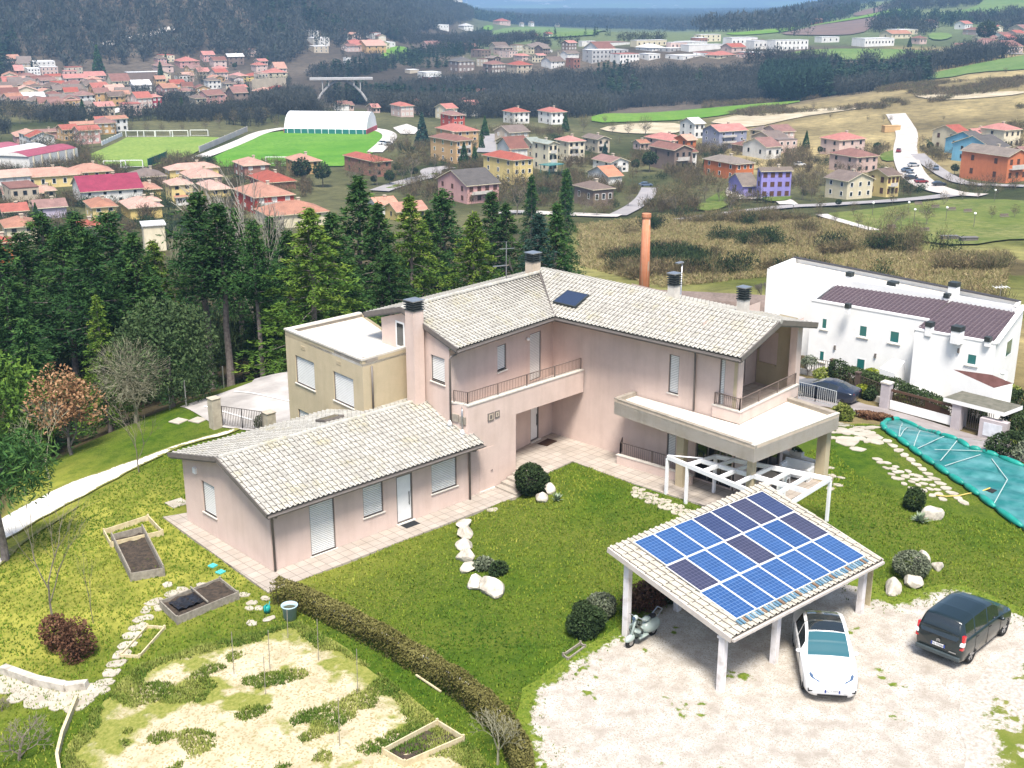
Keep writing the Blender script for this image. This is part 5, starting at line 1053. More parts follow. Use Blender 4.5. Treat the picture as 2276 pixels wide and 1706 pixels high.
def make_car(kind, name, label, body, loc, rz, cat='car', group=None, glass=None, plate=None, tails=True, detail=True):
 D_ = CARS[kind]; st = np.array(D_['st'])[::-1]
 xs = np.linspace(st[0, 0], st[-1, 0], 72); xs = np.sort(np.unique(np.concatenate([xs, *[np.array(q) for q in (D_['side'] + [D_['ws'], D_['rear']] + ([D_['roof']] if D_['roof'] else []))]])))
 S_ = np.column_stack([np.interp(xs, st[:, 0], st[:, k]) for k in range(7)])
 k3 = np.array([.25, .5, .25]);
 for k in (2, 3, 4, 5, 6): S_[1:-1, k] = S_[:-2, k] * .25 + S_[1:-1, k] * .5 + S_[2:, k] * .25
 prof = []
 for x, zs, ws, zb, wb, zr, wr in S_:
  h = zr - zb
  prof.append([(0, zs), (ws * .86, zs), (ws * .97, zs + .1), (ws, zs + (zb - zs) * .45), (wb, zb - .05), (wb - .02, zb), (wb - .035 - (wb - wr) * .06, zb + h * .06), (wr + (wb - wr) * .16, zb + h * .86), (wr * .92, zr - h * .03), (wr * .55, zr + .012), (0, zr + .02)])
 n = 11; prof = np.array(prof); L_ = np.concatenate([prof, prof[:, -2:0:-1] * np.array([-1, 1])], 1); m_ = L_.shape[1]
 V = np.concatenate([np.repeat(xs[:, None], m_, 1)[..., None], L_], 2).reshape(-1, 3)
 gr = {'body': [], 'windscreen': [], 'roof_glass': [], 'rear_window': [], 'side_window': []}; side = {}
 for i in range(len(xs) - 1):
  xc = (xs[i] + xs[i + 1]) / 2
  for j in range(m_):
   f = (i * m_ + j, i * m_ + (j + 1) % m_, (i + 1) * m_ + (j + 1) % m_, (i + 1) * m_ + j); jj = j if j < 10 else 19 - j; key = 'body'
   if jj >= 8 and D_['ws'][0] < xc < D_['ws'][1]: key = 'windscreen'
   elif jj >= 8 and D_['roof'] and D_['roof'][0] < xc < D_['roof'][1]: key = 'roof_glass'
   elif jj >= 8 and D_['rear'][0] < xc < D_['rear'][1]: key = 'rear_window'
   elif jj == 6:
    for q, (a, b) in enumerate(D_['side']):
     if a < xc < b: key = ('s', j > 9, q)
   gr.setdefault(key, []).append(f)
 gr['body'] += [tuple(range(m_)), tuple((len(xs) - 1) * m_ + k for k in range(m_ - 1, -1, -1))]
 t = thing(name, label, cat, loc, rz, group)
 def sub(nm, F, m):
  if not F: return None
  idx = sorted({i for f in F for i in f}); mp = {a: b for b, a in enumerate(idx)}; me = bpy.data.meshes.new(nm); me.from_pydata([tuple(V[i]) for i in idx], [], [tuple(mp[i] for i in f) for f in F]); me.materials.append(m); me.polygons.foreach_set('use_smooth', [True] * len(F));
  b = bmesh.new(); b.from_mesh(me); bmesh.ops.recalc_face_normals(b, faces=b.faces[:]); b.to_mesh(me); b.free(); return link(nm, me, t)
 for k, F in gr.items():
  if k == 'body': sub('body', F, body)
  elif isinstance(k, tuple): sub('side_window', F, CARGLASS)
  else: sub(k, F, (glass or CARGLASS) if k == 'windscreen' else CARGLASS)
 r, hw = D_['r'], D_['hw']
 for x in D_['wheels']:
  for s in (-1, 1):
   tr_ = MB(); y0, y1 = (hw - .1) * s, (hw + .125) * s; k = 22; pr_ = [(r*.62, y0), (r*.97, y0), (r, y0 + .03*s), (r, y1 - .03*s), (r*.96, y1), (r*.66, y1)]
   W_ = [(x + a * math.cos(2*math.pi*q/k), y, r + a * math.sin(2*math.pi*q/k)) for a, y in pr_ for q in range(k)]
   tr_.add(W_, [(i*k+q, i*k+(q+1)%k, (i+1)*k+(q+1)%k, (i+1)*k+q) for i in range(5) for q in range(k)]); w_ = tr_.obj('wheel', TYRE, t, smooth=True)
   rm = MB(); yy = y1 - .02 * s; c = (x, yy, r)
   for q in range(5):
    a = 2 * math.pi * q / 5; rm.bar((x, yy, r), (x + r*.64*math.cos(a), yy, r + r*.64*math.sin(a)), .03, r*.2)
   rm.tube([(x, yy + .01*s, r), (x, yy - .03*s, r)], r*.14, 10); rr_ = [(x + r*.66*math.cos(2*math.pi*q/k), yy, r + r*.66*math.sin(2*math.pi*q/k)) for q in range(k)]; r2 = [(x + r*.56*math.cos(2*math.pi*q/k), yy, r + r*.56*math.sin(2*math.pi*q/k)) for q in range(k)]
   rm.add(rr_ + r2, [(q, (q+1)%k, k+(q+1)%k, k+q) for q in range(k)]); rm.obj('rim', RIM, w_)
   ar = MB(); ar.add([(x + r*1.2*math.cos(math.pi*q/14), (hw + .118) * s, r + r*1.2*math.sin(math.pi*q/14)) for q in range(15)], [tuple(range(15))])
   if detail: ar.obj('wheel_arch', TYRE, t)
 xf, xr = D_['st'][0][0], D_['st'][-1][0]; zb = D_['st'][-1][3]
 for s in (-1, 1):
  m = MB(); xm = D_['ws'][1] - .38; m.ball((xm, .99 * s, 1.0), (.07, .1, .075), 2); m.bar((xm, .9 * s, .96), (xm, .96 * s, .98), .05); m.obj('mirror', body, t, smooth=True)
 # front lamps lie on the surface of the nose
 def surf(x, yf):
  i = np.clip(np.searchsorted(xs, x), 1, len(xs) - 1); p = prof[i]; q = np.interp(abs(yf), [0, .35, .7, .85, 1.], [0, 1, 2, 3.2, 4.2]); a = int(q); f = q - a; P = p[10 - a] * (1 - f) + p[9 - a] * f; return Vector((x, P[0] * np.sign(yf), P[1]))
 for s in (-1, 1):
  m = MB(); P = [surf(x, y * s) + Vector((.012, .006 * s, .012)) for x, y in ((2.24, .48), (2.2, .66), (2.04, .82), (1.66, .88), (1.82, .76), (2.06, .58))]; c = len(P)
  if kind == 'van': P = [surf(x, y * s) + Vector((.012, .01 * s, .012)) for x, y in ((2.1, .6), (2.05, .95), (1.85, 1.0), (1.6, .99), (1.86, .84))]; c = 5
  m.add(P, [tuple(range(c))] + [tuple(range(c - 1, -1, -1))]); m.obj('headlight', LENS, t)
 if detail:
  for xd in [D_['ws'][0] + .52, D_['side'][0][0] - .03] + [q[0] - .03 for q in D_['side'][1:]][:1]:
   i = int(np.clip(np.searchsorted(xs, xd), 1, len(xs) - 1)); p = prof[i]
   for s in (-1, 1): m = MB(); m.tube([(xd, p[k][0] * s * 1.003, p[k][1]) for k in (2, 3, 4, 5)], .007, 4); m.obj('door_seam', DARK, t)
  for q in D_['side'][:2]:
   for s in (-1, 1): i = int(np.searchsorted(xs, q[0] + .12)); m = MB(); m.cbox((q[0] + .12, prof[i][4][0] * s * 1.008, prof[i][4][1] - .06), (.16, .02, .025)); m.obj('door_handle', DARK if kind == 'van' else CHROME, t)
  xh = D_['ws'][1] + .06; m = MB(); m.tube([surf(xh - .05 * abs(y), y) + Vector((0,0,.004)) for y in np.linspace(-.95, .95, 15)], .008, 4); m.obj('bonnet_seam', DARK, t)
  for s in (-1, 1): m = MB(); m.tube([surf(x, .93 * s) + Vector((0,0,.003)) for x in np.linspace(xh, xf - .25, 8)], .006, 4); m.obj('bonnet_seam', DARK, t)
 if tails:
  if kind == 'van':
   for s in (-1, 1):
    m = MB(); m.bar((-2.13, .83*s, .78), (-2.03, .83*s, 1.32), .12, .17, 0); o = m.obj('taillight', REDL, t, bevel=.02); k = MB(); k.bar((-2.14, .84*s, .94), (-2.11, .84*s, 1.08), .125, .175); k.obj('reversing_lamp', PLATE, o)
   m = MB(); m.bar((-2.2, -.83, .42), (-2.2, .83, .42), .14, .16); m.obj('bumper', mat('dark bumper plastic', (.045,.06,.065), rough=.45, spec=.5), t, bevel=.03)
   g_ = MB(); g_.add([(-2.245,-.66,1.10),(-2.245,.66,1.10),(-2.2,.72,1.2),(-2.06,.66,1.6),(-2.06,-.66,1.6),(-2.2,-.72,1.2)], [(5,4,3,2,1,0)]); g_.obj('rear_window', CARGLASS, t)
   e_ = MB()
   for dz in (0, .05):
    for s in (-1, 1): e_.bar((-2.255, 0, .93 + dz), (-2.255, .07 * s, .88 + dz), .02, .03)
   e_.obj('emblem', CHROME, t)
   st_ = MB(); st_.bar((-2.235,-.42,.63),(-2.235,-.68,.63),.02,.035); st_.obj('trim', CHROME, t)
  else:
   for s in (-1, 1): m = MB(); m.bar((xr + .03, .42*s, zb - .08), (xr + .2, .8*s, zb - .04), .1, .13); m.obj('taillight', REDL, t, bevel=.02)
 if plate:
  txt, xp, zp, rear, wd = plate; sg = -1 if rear else 1
  m = MB(); m.cbox((xp, 0, zp), (.02, .52, .115)); p = m.obj('number_plate', PLATE, t)
  m = MB(); m.cbox((xp + .001*sg, .235, zp), (.022, .05, .115)); m.cbox((xp + .001*sg, -.235, zp), (.022, .05, .115)); m.obj('plate_band', PBLUE, p)
  cu_ = bpy.data.curves.new('lettering', 'FONT'); cu_.body = txt; cu_.size = .115; cu_.align_x = 'CENTER'; cu_.align_y = 'CENTER'; cu_.extrude = .001
  tmp = bpy.data.objects.new('tmp', cu_); me = bpy.data.meshes.new_from_object(tmp); bpy.data.objects.remove(tmp); me.name = 'lettering'; me.materials.clear(); me.materials.append(PTXT); o = link('lettering', me, p)
  o.location = (xp + .0125*sg, 0, zp); o.rotation_euler = (R(90), 0, R(-90) if rear else R(90))
 return t
hd_ = R(219.2)
gz = lambda x, y: float(H(x, y)) + .04
ev = make_car('ev', 'electric_car', 'white electric hatchback with a black glass roof half under the carport', paint('white car paint', (.80,.80,.80)), (10.12,-20.05,gz(10.1,-20)), hd_, glass=SKYGLASS, plate=('GG 729MA', 2.375, .50, False, .5))
m = MB(); m.bar((2.395,-.5,.36),(2.395,.5,.36),.02,.05); m.obj('air_intake', DARK, ev)
for s in (-1, 1): m = MB(); m.bar((2.24,.78*s,.40),(2.30,.58*s,.47),.03,.04); m.bar((2.24,.78*s,.40),(2.23,.79*s,.50),.03,.04); m.obj('air_intake', DARK, ev)
st_ = MB(); V = [];
for k in range(14): a = 2*math.pi*k/14; V.append((.52 + .06*math.sin(a), .36 + .18*math.cos(a), 1.29 + .11*math.sin(a)))
van = make_car('van', 'delivery_van', 'dark green black van with a double chevron emblem parked on the gravel', paint('dark green car paint', (.006,.014,.015)), (15.35,-22.75,gz(15.3,-22.7)), R(1.), 'van', plate=('FG 978BF', -2.235, .74, True, .5))
make_car('coupe', 'blue_car', 'dark blue coupe parked behind the grey railing on the street', paint('dark blue car paint', (.010,.017,.035)), (0, 0, 0), 0)
blue = bpy.data.objects['blue_car']
# scooter
q0, q1_ = G(1403,1437), G(1466,1402); q1_ = q0 + (q1_ - q0).normalized() * .62
sc = thing('motor_scooter', 'old grey green motor scooter parked at the carport post', 'scooter', q1_, math.atan2(q0.y - q1_.y, q0.x - q1_.x)); sc.scale = (1.12,) * 3; SG = paint('grey green scooter paint', (.36,.43,.40), .3, .4)
def swheel(x):
 m = MB(); m.tube([(x,-.05,.2),(x,.05,.2)], .2, 18); w_ = m.obj('wheel', TYRE, sc, bevel=.02); k = MB(); k.tube([(x,-.055,.2),(x,.055,.2)], .1, 14); k.obj('rim', RIM, w_)
swheel(.62); swheel(-.55)
m = MB(); m.ball((.63,0,.33), (.24,.1,.15), 3, flat=.6); m.obj('front_fender', SG, sc, smooth=True)
m = MB(); n_ = 7; V = []
for i in range(n_):
 t = i / (n_ - 1); zc = .3 + t * .62; xc = .42 - t * .12; hwid = .2 + .11 * math.sin(math.pi * min(1, t * 1.1 + .1))
 V += [(xc - .05, -hwid, zc), (xc + .03, -hwid * .55, zc), (xc + .06, 0, zc), (xc + .03, hwid * .55, zc), (xc - .05, hwid, zc)]
Fq = [(i*5+j, i*5+j+1, (i+1)*5+j+1, (i+1)*5+j) for i in range(n_-1) for j in range(4)]; m.add(V, Fq + [f[::-1] for f in Fq]); m.obj('leg_shield', SG, sc, smooth=True)
m = MB(); m.tube([(.6,0,.35),(.36,0,.95),(.34,0,1.0)], [.05,.04,.04], 10); m.obj('steering_column', SG, sc, smooth=True)
m = MB(); m.tube([(.28,-.33,1.0),(.34,-.1,1.03),(.34,.1,1.03),(.28,.33,1.0)], .018, 8); m.obj('handlebar', CHROME, sc)
m = MB(); m.ball((.38,0,1.02), (.1,.09,.09), 2); hl = m.obj('headlamp_shell', SG, sc, smooth=True); m = MB(); m.tube([(.455,0,1.02),(.485,0,1.02)], .065, 14); m.obj('headlight', LENS, hl)
m = MB(); m.cbox((.1,0,.26), (.5,.36,.06)); m.obj('floorboard', SG, sc, bevel=.02)
m = MB(); m.ball((-.42,0,.46), (.44,.25,.25), 3); m.obj('rear_body', SG, sc, smooth=True)
m = MB(); m.ball((-.18,0,.76), (.2,.12,.07), 2, flat=.3); m.obj('saddle', SG, sc, smooth=True); m = MB(); m.ball((-.5,0,.76), (.16,.12,.06), 2, flat=.3); m.obj('saddle', DARK, sc, smooth=True)
m = MB(); m.bar((-.62,-.12,.72),(-.9,-.1,.9),.03); m.bar((-.62,.12,.72),(-.9,.1,.9),.03); m.bar((-.9,-.1,.9),(-.9,.1,.9),.03); m.obj('carrier', CHROME, sc)
# ---------------------------------------------------------------- pool, street and the white house next door
def nz(x, y): return (1516 + x * 760 / 2212, 440 + y * 760 / 2212)
def mz(x, y): return (1640 + x * 636 / 1648, 560 + y * 636 / 1648)
def hit(P, Q, u, v):
 P = np.array(P, float); Q = np.array(Q, float); d = (Q - P) / np.hypot(*(Q - P)); n = np.array([-d[1], d[0]]); r_ = ray(u, v); s = ((P - CAM[:2]) @ n) / (r_[:2] @ n); X = CAM + s * r_; return (X[:2] - P) @ d, X[2]
TEAL = mat('teal pool tarpaulin', (.012,.125,.12), (.10,.27,.27), .8, lo=.4, hi=.75, rough=.35, spec=.5); TEALD = mat('dark teal tube', (.01,.19,.15), (.02,.27,.22), 2, rough=.4)
outl = w2([mz(*p) for p in ((832,1012),(848,985),(880,972),(935,975),(1040,1020),(1160,1065),(1262,1092),(1330,1140),(1400,1155),(1500,1190),(1648,1248),(1800,1320),(1990,1500),(1870,1740),(1640,1600),(1480,1485),(1300,1350),(1130,1235),(985,1130),(850,1035))])
pc = thing('pool_cover', 'teal tarpaulin cover over the swimming pool, held by water tubes', 'pool cover', G(*mz(1250,1250)))
def cover():
 P = [Vector(p) for p in outl]; nb = len(P); X0 = np.array(outl); gx, gy = np.meshgrid(np.arange(X0[:,0].min(), X0[:,0].max(), .22), np.arange(X0[:,1].min(), X0[:,1].max(), .22)); gx, gy = gx.ravel(), gy.ravel(); k = inpoly(gx, gy, outl); gx, gy = gx[k], gy[k]; k = pdist(gx, gy, outl) > .12
 B = []
 for i in range(nb):
  a, b = P[i], P[(i+1) % nb]; q = max(1, int((b - a).length / .22)); B += [a.lerp(b, t / q) for t in range(q)]
 v, e, f, *_ = delaunay_2d_cdt(B + [Vector((x, y)) for x, y in zip(gx[k], gy[k])], [(i, (i+1) % len(B)) for i in range(len(B))], [list(range(len(B)))], 1, 1e-5)
 V = np.array([(p.x, p.y) for p in v]); d = pdist(V[:, 0], V[:, 1], outl); x, y = V.T
 z = H(x, y) + .12 + .05 * np.sin((x * .55 + y * .3) * 9 + 3 * vnoise(x, y, 1.5, 51)) * np.clip(d, 0, .6) + .10 * vnoise(x, y, 1.1, 52) * np.clip(d, 0, 1) + .05 * vnoise(x, y, .35, 53) * np.clip(d, 0, 1)
 me = npmesh('cover', np.column_stack([V, z]), np.array([t for t in f if len(t) == 3]), TEAL, smooth=True); o = link('cover', me, pc); o.matrix_parent_inverse = Matrix.Translation(-pc.location); return 0
zp = cover()
for i in range(len(outl)):
 a, b = Vector(outl[i]), Vector(outl[(i+1) % len(outl)]); n = max(1, round((b - a).length / 1.5))
 for k in range(n):
  p, q = a.lerp(b, (k + .03) / n), a.lerp(b, (k + .97) / n); L = [];
  for t in range(5): c = p.lerp(q, t / 4); L.append((c.x, c.y, float(H(c.x, c.y)) + .15))
  m = MB(); m.tube(L, [.08,.16,.17,.16,.08], 8); o = m.obj('water_tube', TEALD, pc, smooth=True); o.matrix_parent_inverse = Matrix.Translation(-pc.location)
STRAP = mat('pale strap', (.36,.45,.43), rough=.7)
for a, b in (((945,1000),(925,1085)),((1040,1035),(930,1085)),((1050,1045),(1010,1140)),((1185,1080),(1030,1150)),((1260,1105),(1165,1220)),((1130,1155),(1405,1165)),((1395,1185),(1190,1250)),((1460,1210),(1550,1330)),((1550,1330),(1470,1475))):
 p, q = G(*mz(*a)), G(*mz(*b)); m = MB()
 for k in range(6): x, y = p.lerp(q, k / 6), p.lerp(q, (k + 1) / 6); m.bar((x.x, x.y, float(H(x.x, x.y)) + .19), (y.x, y.y, float(H(y.x, y.y)) + .19), .045, .02)
 o = m.obj('strap', STRAP, pc); o.matrix_parent_inverse = Matrix.Translation(-pc.location)
g0 = G(*mz(1452,1385)); m = MB(); m.cbox((g0.x, g0.y, g0.z + .1), (.45,.45,.1)); tag(m.obj('drain_float', DARK, bevel=.02), 'small black float lying on the teal pool cover', 'float')
m = MB(); m.tube([G(*mz(x, y)) + Vector((0,0,.05)) for x, y in ((1140,1405),(1200,1412),(1270,1408),(1330,1395),(1395,1385))] + [G(*mz(1450,1390)) + Vector((0,0,.3))], .035, 6); tag(m.obj('garden_hose', mat('yellow hose', (.55,.42,.12), rough=.6), smooth=True), 'yellow hose lying on the lawn up to the float on the pool cover', 'hose')
ASPH = mat('damp paving of the street', (.24,.21,.20), (.33,.30,.29), .6, lo=.4, hi=.65, rough=.7, fine=.12, bscale=12)
ST_ = [nz(*p) for p in ((700,1170),(745,1330),(990,1362),(1070,1385),(1150,1400),(1330,1420),(1500,1480),(1640,1535),(1760,1590),(1900,1625),(2100,1680),(2400,1760),(2500,1700),(2212,1620),(2090,1590),(1930,1545),(1770,1500),(1540,1425),(1310,1362),(1150,1330),(1090,1290),(900,1210),(740,1140))]
sheet('street', w2(ST_), ASPH, .04, .6)
sheet('garden', w2([nz(*p) for p in ((1330,1300),(1320,1170),(1360,1130),(1500,1170),(1660,1240),(1790,1330),(1740,1400))]), grass_mat('bright garden grass', (.07,.12,.012), (.16,.21,.02), (.26,.26,.06)), .06, .5)
sheet('verge', w2([nz(*p) for p in ((2080,1540),(2300,1560),(2300,1640),(2150,1600))]), GRASS, .07, .5)
NW = mat('white render', (.82,.81,.79), (.76,.75,.73), 1., rough=.85, fine=.04, bscale=50); NTILE = mat('dark brown violet tile', (.055,.035,.045), (.085,.06,.07), 5., rough=.6); NTILJ = mat('tile gap', (.16,.13,.14), rough=.9); GREENG = glass_mat('green window glass', (.02,.13,.125), .1); BRT = mat('red brown roof tile', (.11,.05,.045), (.08,.035,.03), 3., rough=.9)
nb = thing('white_house', 'large white modern house with a dark brown tiled lean-to roof beyond the terrace', 'house', (52, 2, -4))
def N_(o): o.parent = nb; o.location = o.location - Vector((52, 2, -4)); return o
F0, F1, L0, L1, K1, K0 = (50.7,6.9), (51.5,-1.8), (49.6,-1.95), (50.2,-7.3), (56.4,-6.2), (56.2,7.6)
mb = MB(); wall(mb, F0, F1, -5, 1.75); wall(mb, F1, L0, -5, 1.6); wall(mb, L0, L1, -5, 1.5); wall(mb, L1, K1, -5, 1.5); mb.add([(*L1,1.5),(*K1,1.5),(*K1,2.75)], [(0,1,2)]); wall(mb, K1, K0, -6, 2.7); wall(mb, K0, F0, -5, 1.75); mb.add([(*K0,1.75),(*F0,1.75),(*K0,2.6)], [(0,1,2)]); N_(mb.obj('wall', NW))
rf4 = [(51.0,6.6,1.72),(51.75,-1.6,1.72),(49.9,-1.75,1.47),(50.45,-6.95,1.47),(55.9,-5.9,2.3),(54.3,7.2,2.25)]
def zroof(x, y): return 1.72 + (x - 51.2 - (6.6 - y) * .09) * .155
rf4 = [(x, y, zroof(x, y)) for x, y, _ in rf4]
o = slab('roof', rf4, .15, None); o = N_(o); U = Vector((.09,-1,0)).normalized(); Vd = Vector((1,.09,.155)).normalized()
mid_ = (55.6, -1.2)
for pl4 in ([rf4[0][:2], rf4[1][:2], mid_, rf4[5][:2]], [rf4[2][:2], rf4[3][:2], rf4[4][:2], mid_, (51.75,-1.6)]):
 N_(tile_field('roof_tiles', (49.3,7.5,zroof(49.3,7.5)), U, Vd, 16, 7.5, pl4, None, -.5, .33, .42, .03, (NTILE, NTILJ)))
cp = MB(); coping(cp, F0, F1, 1.75, .3, .12); coping(cp, L0, L1, 1.5, .3, .1); cp.bar((*L1,1.56),(*K1,2.78),.32,.12); cp.bar((*F0,1.8),(54.3,7.4,2.35),.3,.12); N_(cp.obj('coping', NW))
mb = MB(); bl = [(54.2,13.3),(55.2,7.2),(56.1,-5.8),(58.2,-5.2),(59.5,14.2)]; mb.prism(bl, -6, 2.25, 0, 1); N_(mb.obj('wall', [NW, FLATR]))
cp = MB()
for a, b in ((bl[4], bl[0]), (bl[0], bl[1]), (bl[1], bl[2]), (bl[2], bl[3]), (bl[3], bl[4])): upstand(cp, a, b, 2.25, 2.62, .25)
N_(cp.obj('parapet', NW)); cp = MB()
coping(cp, bl[3], bl[4], 2.62, .5, .05, 0.); N_(cp.obj('coping', mat('dark roof edge', (.05,.045,.045), rough=.6)))
def nwin(P, Q, a, b):
 s0, z1 = hit(P, Q, *nz(*a)); s1, z0 = hit(P, Q, *nz(*b)); m = MB(); m.T = frame(P, Q, s0); w_ = abs(s1 - s0); ring(m, 0, w_, z0, z1, .09, -.06, .015); w = N_(m.obj('window', WHITE)); m = MB(); m.T = frame(P, Q, s0); m.box((.08,.002,z0+.08),(w_-.08,.006,z1-.08)); g_ = m.obj('pane', GREENG); g_.parent = w; k = MB(); k.T = frame(P, Q, s0); k.box((-.1,0,z0-.07),(w_+.1,.1,z0)); q = k.obj('sill', SILL); q.parent = w
for a, b in (((905,770),(938,852)),((1147,815),(1197,905)),((1345,850),(1405,945)),((888,980),(920,1062)),((1128,1028),(1183,1118))): nwin(F0, F1, a, b)
nwin(L0, L1, (1845,998), (1905,1087))
s0, z0 = hit(L1, K1, *nz(2110,970)); m = MB(); m.T = frame(L1, K1, max(1.5, s0 - .6)); ring(m, 0, 1.5, z0 - .6, z0 + .6, .08, -.05, .02); m.box((.08,.0,z0-.52),(1.42,.01,z0+.52),1); N_(m.obj('window', [WHITE, GREENG]))
for u, v, w_, h_, m_ in ((1080,560,.42,.75,NW),(1605,810,.42,.75,NW),(1785,850,.62,1.,NW),(1750,665,.6,1.3,NW),(1360,600,.6,.4,NW),(1710,680,.35,.4,NW),(1075,690,.3,.5,NW),(1985,880,.32,.4,NW)):
 p = bp(*nz(u, v), 2.1); zz = zroof(p[0], p[1]) if p[0] < 55.4 else 2.25; m = MB(); m.cbox((p[0], p[1], zz + h_ * .3), (w_, w_, h_ * .9)); o = N_(m.obj('chimney', m_)); k = MB(); k.cbox((p[0], p[1], zz + h_ * .75 + .12), (w_ + .06, w_ + .06, .32)); c = k.obj('chimney_cap', BLACKM); c.parent = o
for u, v in ((990,965),(1252,1018),(1790,985)):
 P, Q = (F0, F1) if u < 1500 else (L0, L1); s, z = hit(P, Q, *nz(u, v)); m = MB(); m.T = frame(P, Q, s); m.box((-.06,0,z-.16),(.06,.12,z+.16)); N_(m.obj('wall_lamp', GUT))
# red brown roofed annex in front and the garage wall
an_ = [tuple(bp(*nz(x, y), z)) for x, y, z in ((1752,1108,-.3),(2004,1142,-.3),(2140,1198,-.75),(2018,1228,-1.0))]
mb = MB(); mb.prism([(p[0], p[1]) for p in an_], -4.5, [p[2] - .15 for p in an_]); N_(mb.obj('annex_wall', NW)); N_(slab('roof', an_, .12, None, BRT, NW, NW))
mb = MB()
for a, b, c, d, e in ((49.9,-.4,-3.8,-1.1,.6),(49.5,-3.1,-3.8,-1.8,.7)): mb.prism([(a-e,b+e),(a-e*1.1,b-e),(a+e,b-e),(a+e,b+e*.6)], c, [d-.5,d-.6,d,d])
m_c = mb
for k_ in range(2): b_ = MB(); n_ = len(m_c.v) // 2; b_.v = m_c.v[k_*n_:(k_+1)*n_]; b_.f = [tuple(i - k_*n_ for i in q) for q in m_c.f if k_*n_ <= q[0] < (k_+1)*n_]; b_.m = [0] * len(b_.f); N_(b_.obj('stair_enclosure', NW))
# garden fence, pillars, sliding gate, pedestrian gate canopy, meter box
def gpt(u, v): return G(*nz(u, v))
GPIL = mat('grey lilac pillar', (.44,.40,.41), (.38,.34,.35), 2, rough=.9, bump=.2)
pA_, pB_ = gpt(1312,1358), gpt(1772,1492)
for p, lab in ((pA_, 'grey gate pillar at the left end of the sliding gate'), (pB_, 'grey gate pillar between the sliding gate and the roofed gate')):
 m = MB(); m.cbox((0,0,.85),(.5,.6,1.8)); o = thing('gate_pillar', lab, 'pillar', p); m.obj('shaft', GPIL, o); m = MB(); m.cbox((0,0,1.8),(.6,.7,.1)); m.obj('cap', COPE, o)
sg_ = thing('sliding_gate', 'long sliding gate, white below and brown bars above', 'gate', pA_); d = pB_ - pA_; d.z = 0; L = d.length; m = MB(); a = d.normalized() * .35; m.bar(a + Vector((0,0,.35)), d - a + Vector((0,0,.35)), .08, .6); m.obj('panel', WHITE, sg_)
BRM = mat('brown gate metal', (.10,.055,.035), rough=.6); m = MB(); m.bar(a + Vector((0,0,1.35)), d - a + Vector((0,0,1.35)), .06, .16)
for k in range(int(L / .13)): p = a + (d - 2 * a) * k / int(L / .13); m.bar(p + Vector((0,0,.65)), p + Vector((0,0,1.3)), .02)
m.obj('bars', BRM, sg_); m = MB(); m.add([a*5 + Vector((0,.02,.66)), d*.9 + Vector((0,.02,.66)), d*.9 + Vector((0,.02,.95)), d*.55 + Vector((0,.02,1.25)), a*8 + Vector((0,.02,.8))], [(0,1,2,3,4),(4,3,2,1,0)]); m.obj('screen', BRM, sg_)
cn = thing('gate_canopy', 'small flat roofed canopy over the pedestrian gate', 'canopy', pB_)
m = MB(); m.prism([(-.35,.9),(-.4,-3.1),(1.7,-3.3),(1.75,.7)], 1.72, 1.98, 0, 1); m.obj('roof', [NW, mat('mossy roof felt', (.10,.10,.075), (.16,.15,.12), 3, rough=1.)], cn)
m = MB(); m.cbox((.6,-.05,.85),(.9,.2,1.75)); m.obj('side_wall', GPIL, cn); m = MB(); m.cbox((1.4,-3.0,.85),(.22,.22,1.75)); m.obj('post', NW, cn)
m = MB()
for k in range(13): m.bar((.5,-.4 - k*.14,.05),(.5,-.4 - k*.14,1.45),.03)
m.bar((.5,-.3,.1),(.5,-2.2,.1),.05); m.bar((.5,-.3,1.45),(.5,-2.2,1.45),.05); m.obj('gate', RAIL, cn)
bx_ = gpt(2010,1555); m = MB(); m.cbox((0,0,.6),(.5,1.7,1.25)); o = thing('meter_wall', 'low grey wall holding a pale double meter cabinet by the gate', 'wall', bx_, .05); m.obj('wall', GPIL, o); m = MB(); m.cbox((-.26,.0,.6),(.04,1.15,.85)); m.obj('cabinet_door', mat('pale grey blue cabinet', (.62,.65,.70), rough=.5), o)
def fence(label, pts, h, m_, gap=.14, name='fence', zoff=0, plinth=None, cat='fence'):
 t = thing(name, label, cat, pts[0]); q = [Vector(p) - Vector(pts[0]) for p in pts]; r_ = railing([p + Vector((0,0,zoff)) for p in q], t, h, gap, 'railing', m_, 2., .025)
 if plinth:
  k = MB()
  for i in range(len(q) - 1): k.bar(q[i] + Vector((0,0,zoff/2)), q[i+1] + Vector((0,0,zoff/2)), .2, zoff + .3)
  k.obj('plinth', plinth, t)
 return t
BRF = mat('brown fence bars', (.10,.07,.055), rough=.6)
fence('brown barred garden fence before the white house, left of the dark post', [gpt(750,1130), gpt(850,1150), gpt(960,1170)], 1.05, BRF, .16, zoff=.25, plinth=COPE)
fence('brown barred double gate between the two dark posts', [gpt(975,1190), gpt(1120,1262)], 1.1, BRF, .15, zoff=.1, cat='gate', name='garden_gate')
fence('brown barred fence running from the dark post to the grey pillar', [gpt(1140,1270), gpt(1290,1330)], 1.05, BRF, .15, zoff=.3, plinth=COPE)
for p, lab in ((gpt(965,1180), 'dark brown gate post left of the double gate'), (gpt(1128,1268), 'dark brown gate post right of the double gate')): m = MB(); m.cbox((0,0,.75),(.28,.28,1.6)); m.cbox((0,0,1.58),(.36,.36,.08)); o = m.obj('gate_post', BRF); o.location = p; tag(o, lab, 'post')
GRF = mat('pale grey railing', (.50,.52,.52), rough=.5)
fence('pale grey metal railing gate in front of the blue coupe', [gpt(740,1292), gpt(860,1320), gpt(990,1358)], 1.15, GRF, .16)
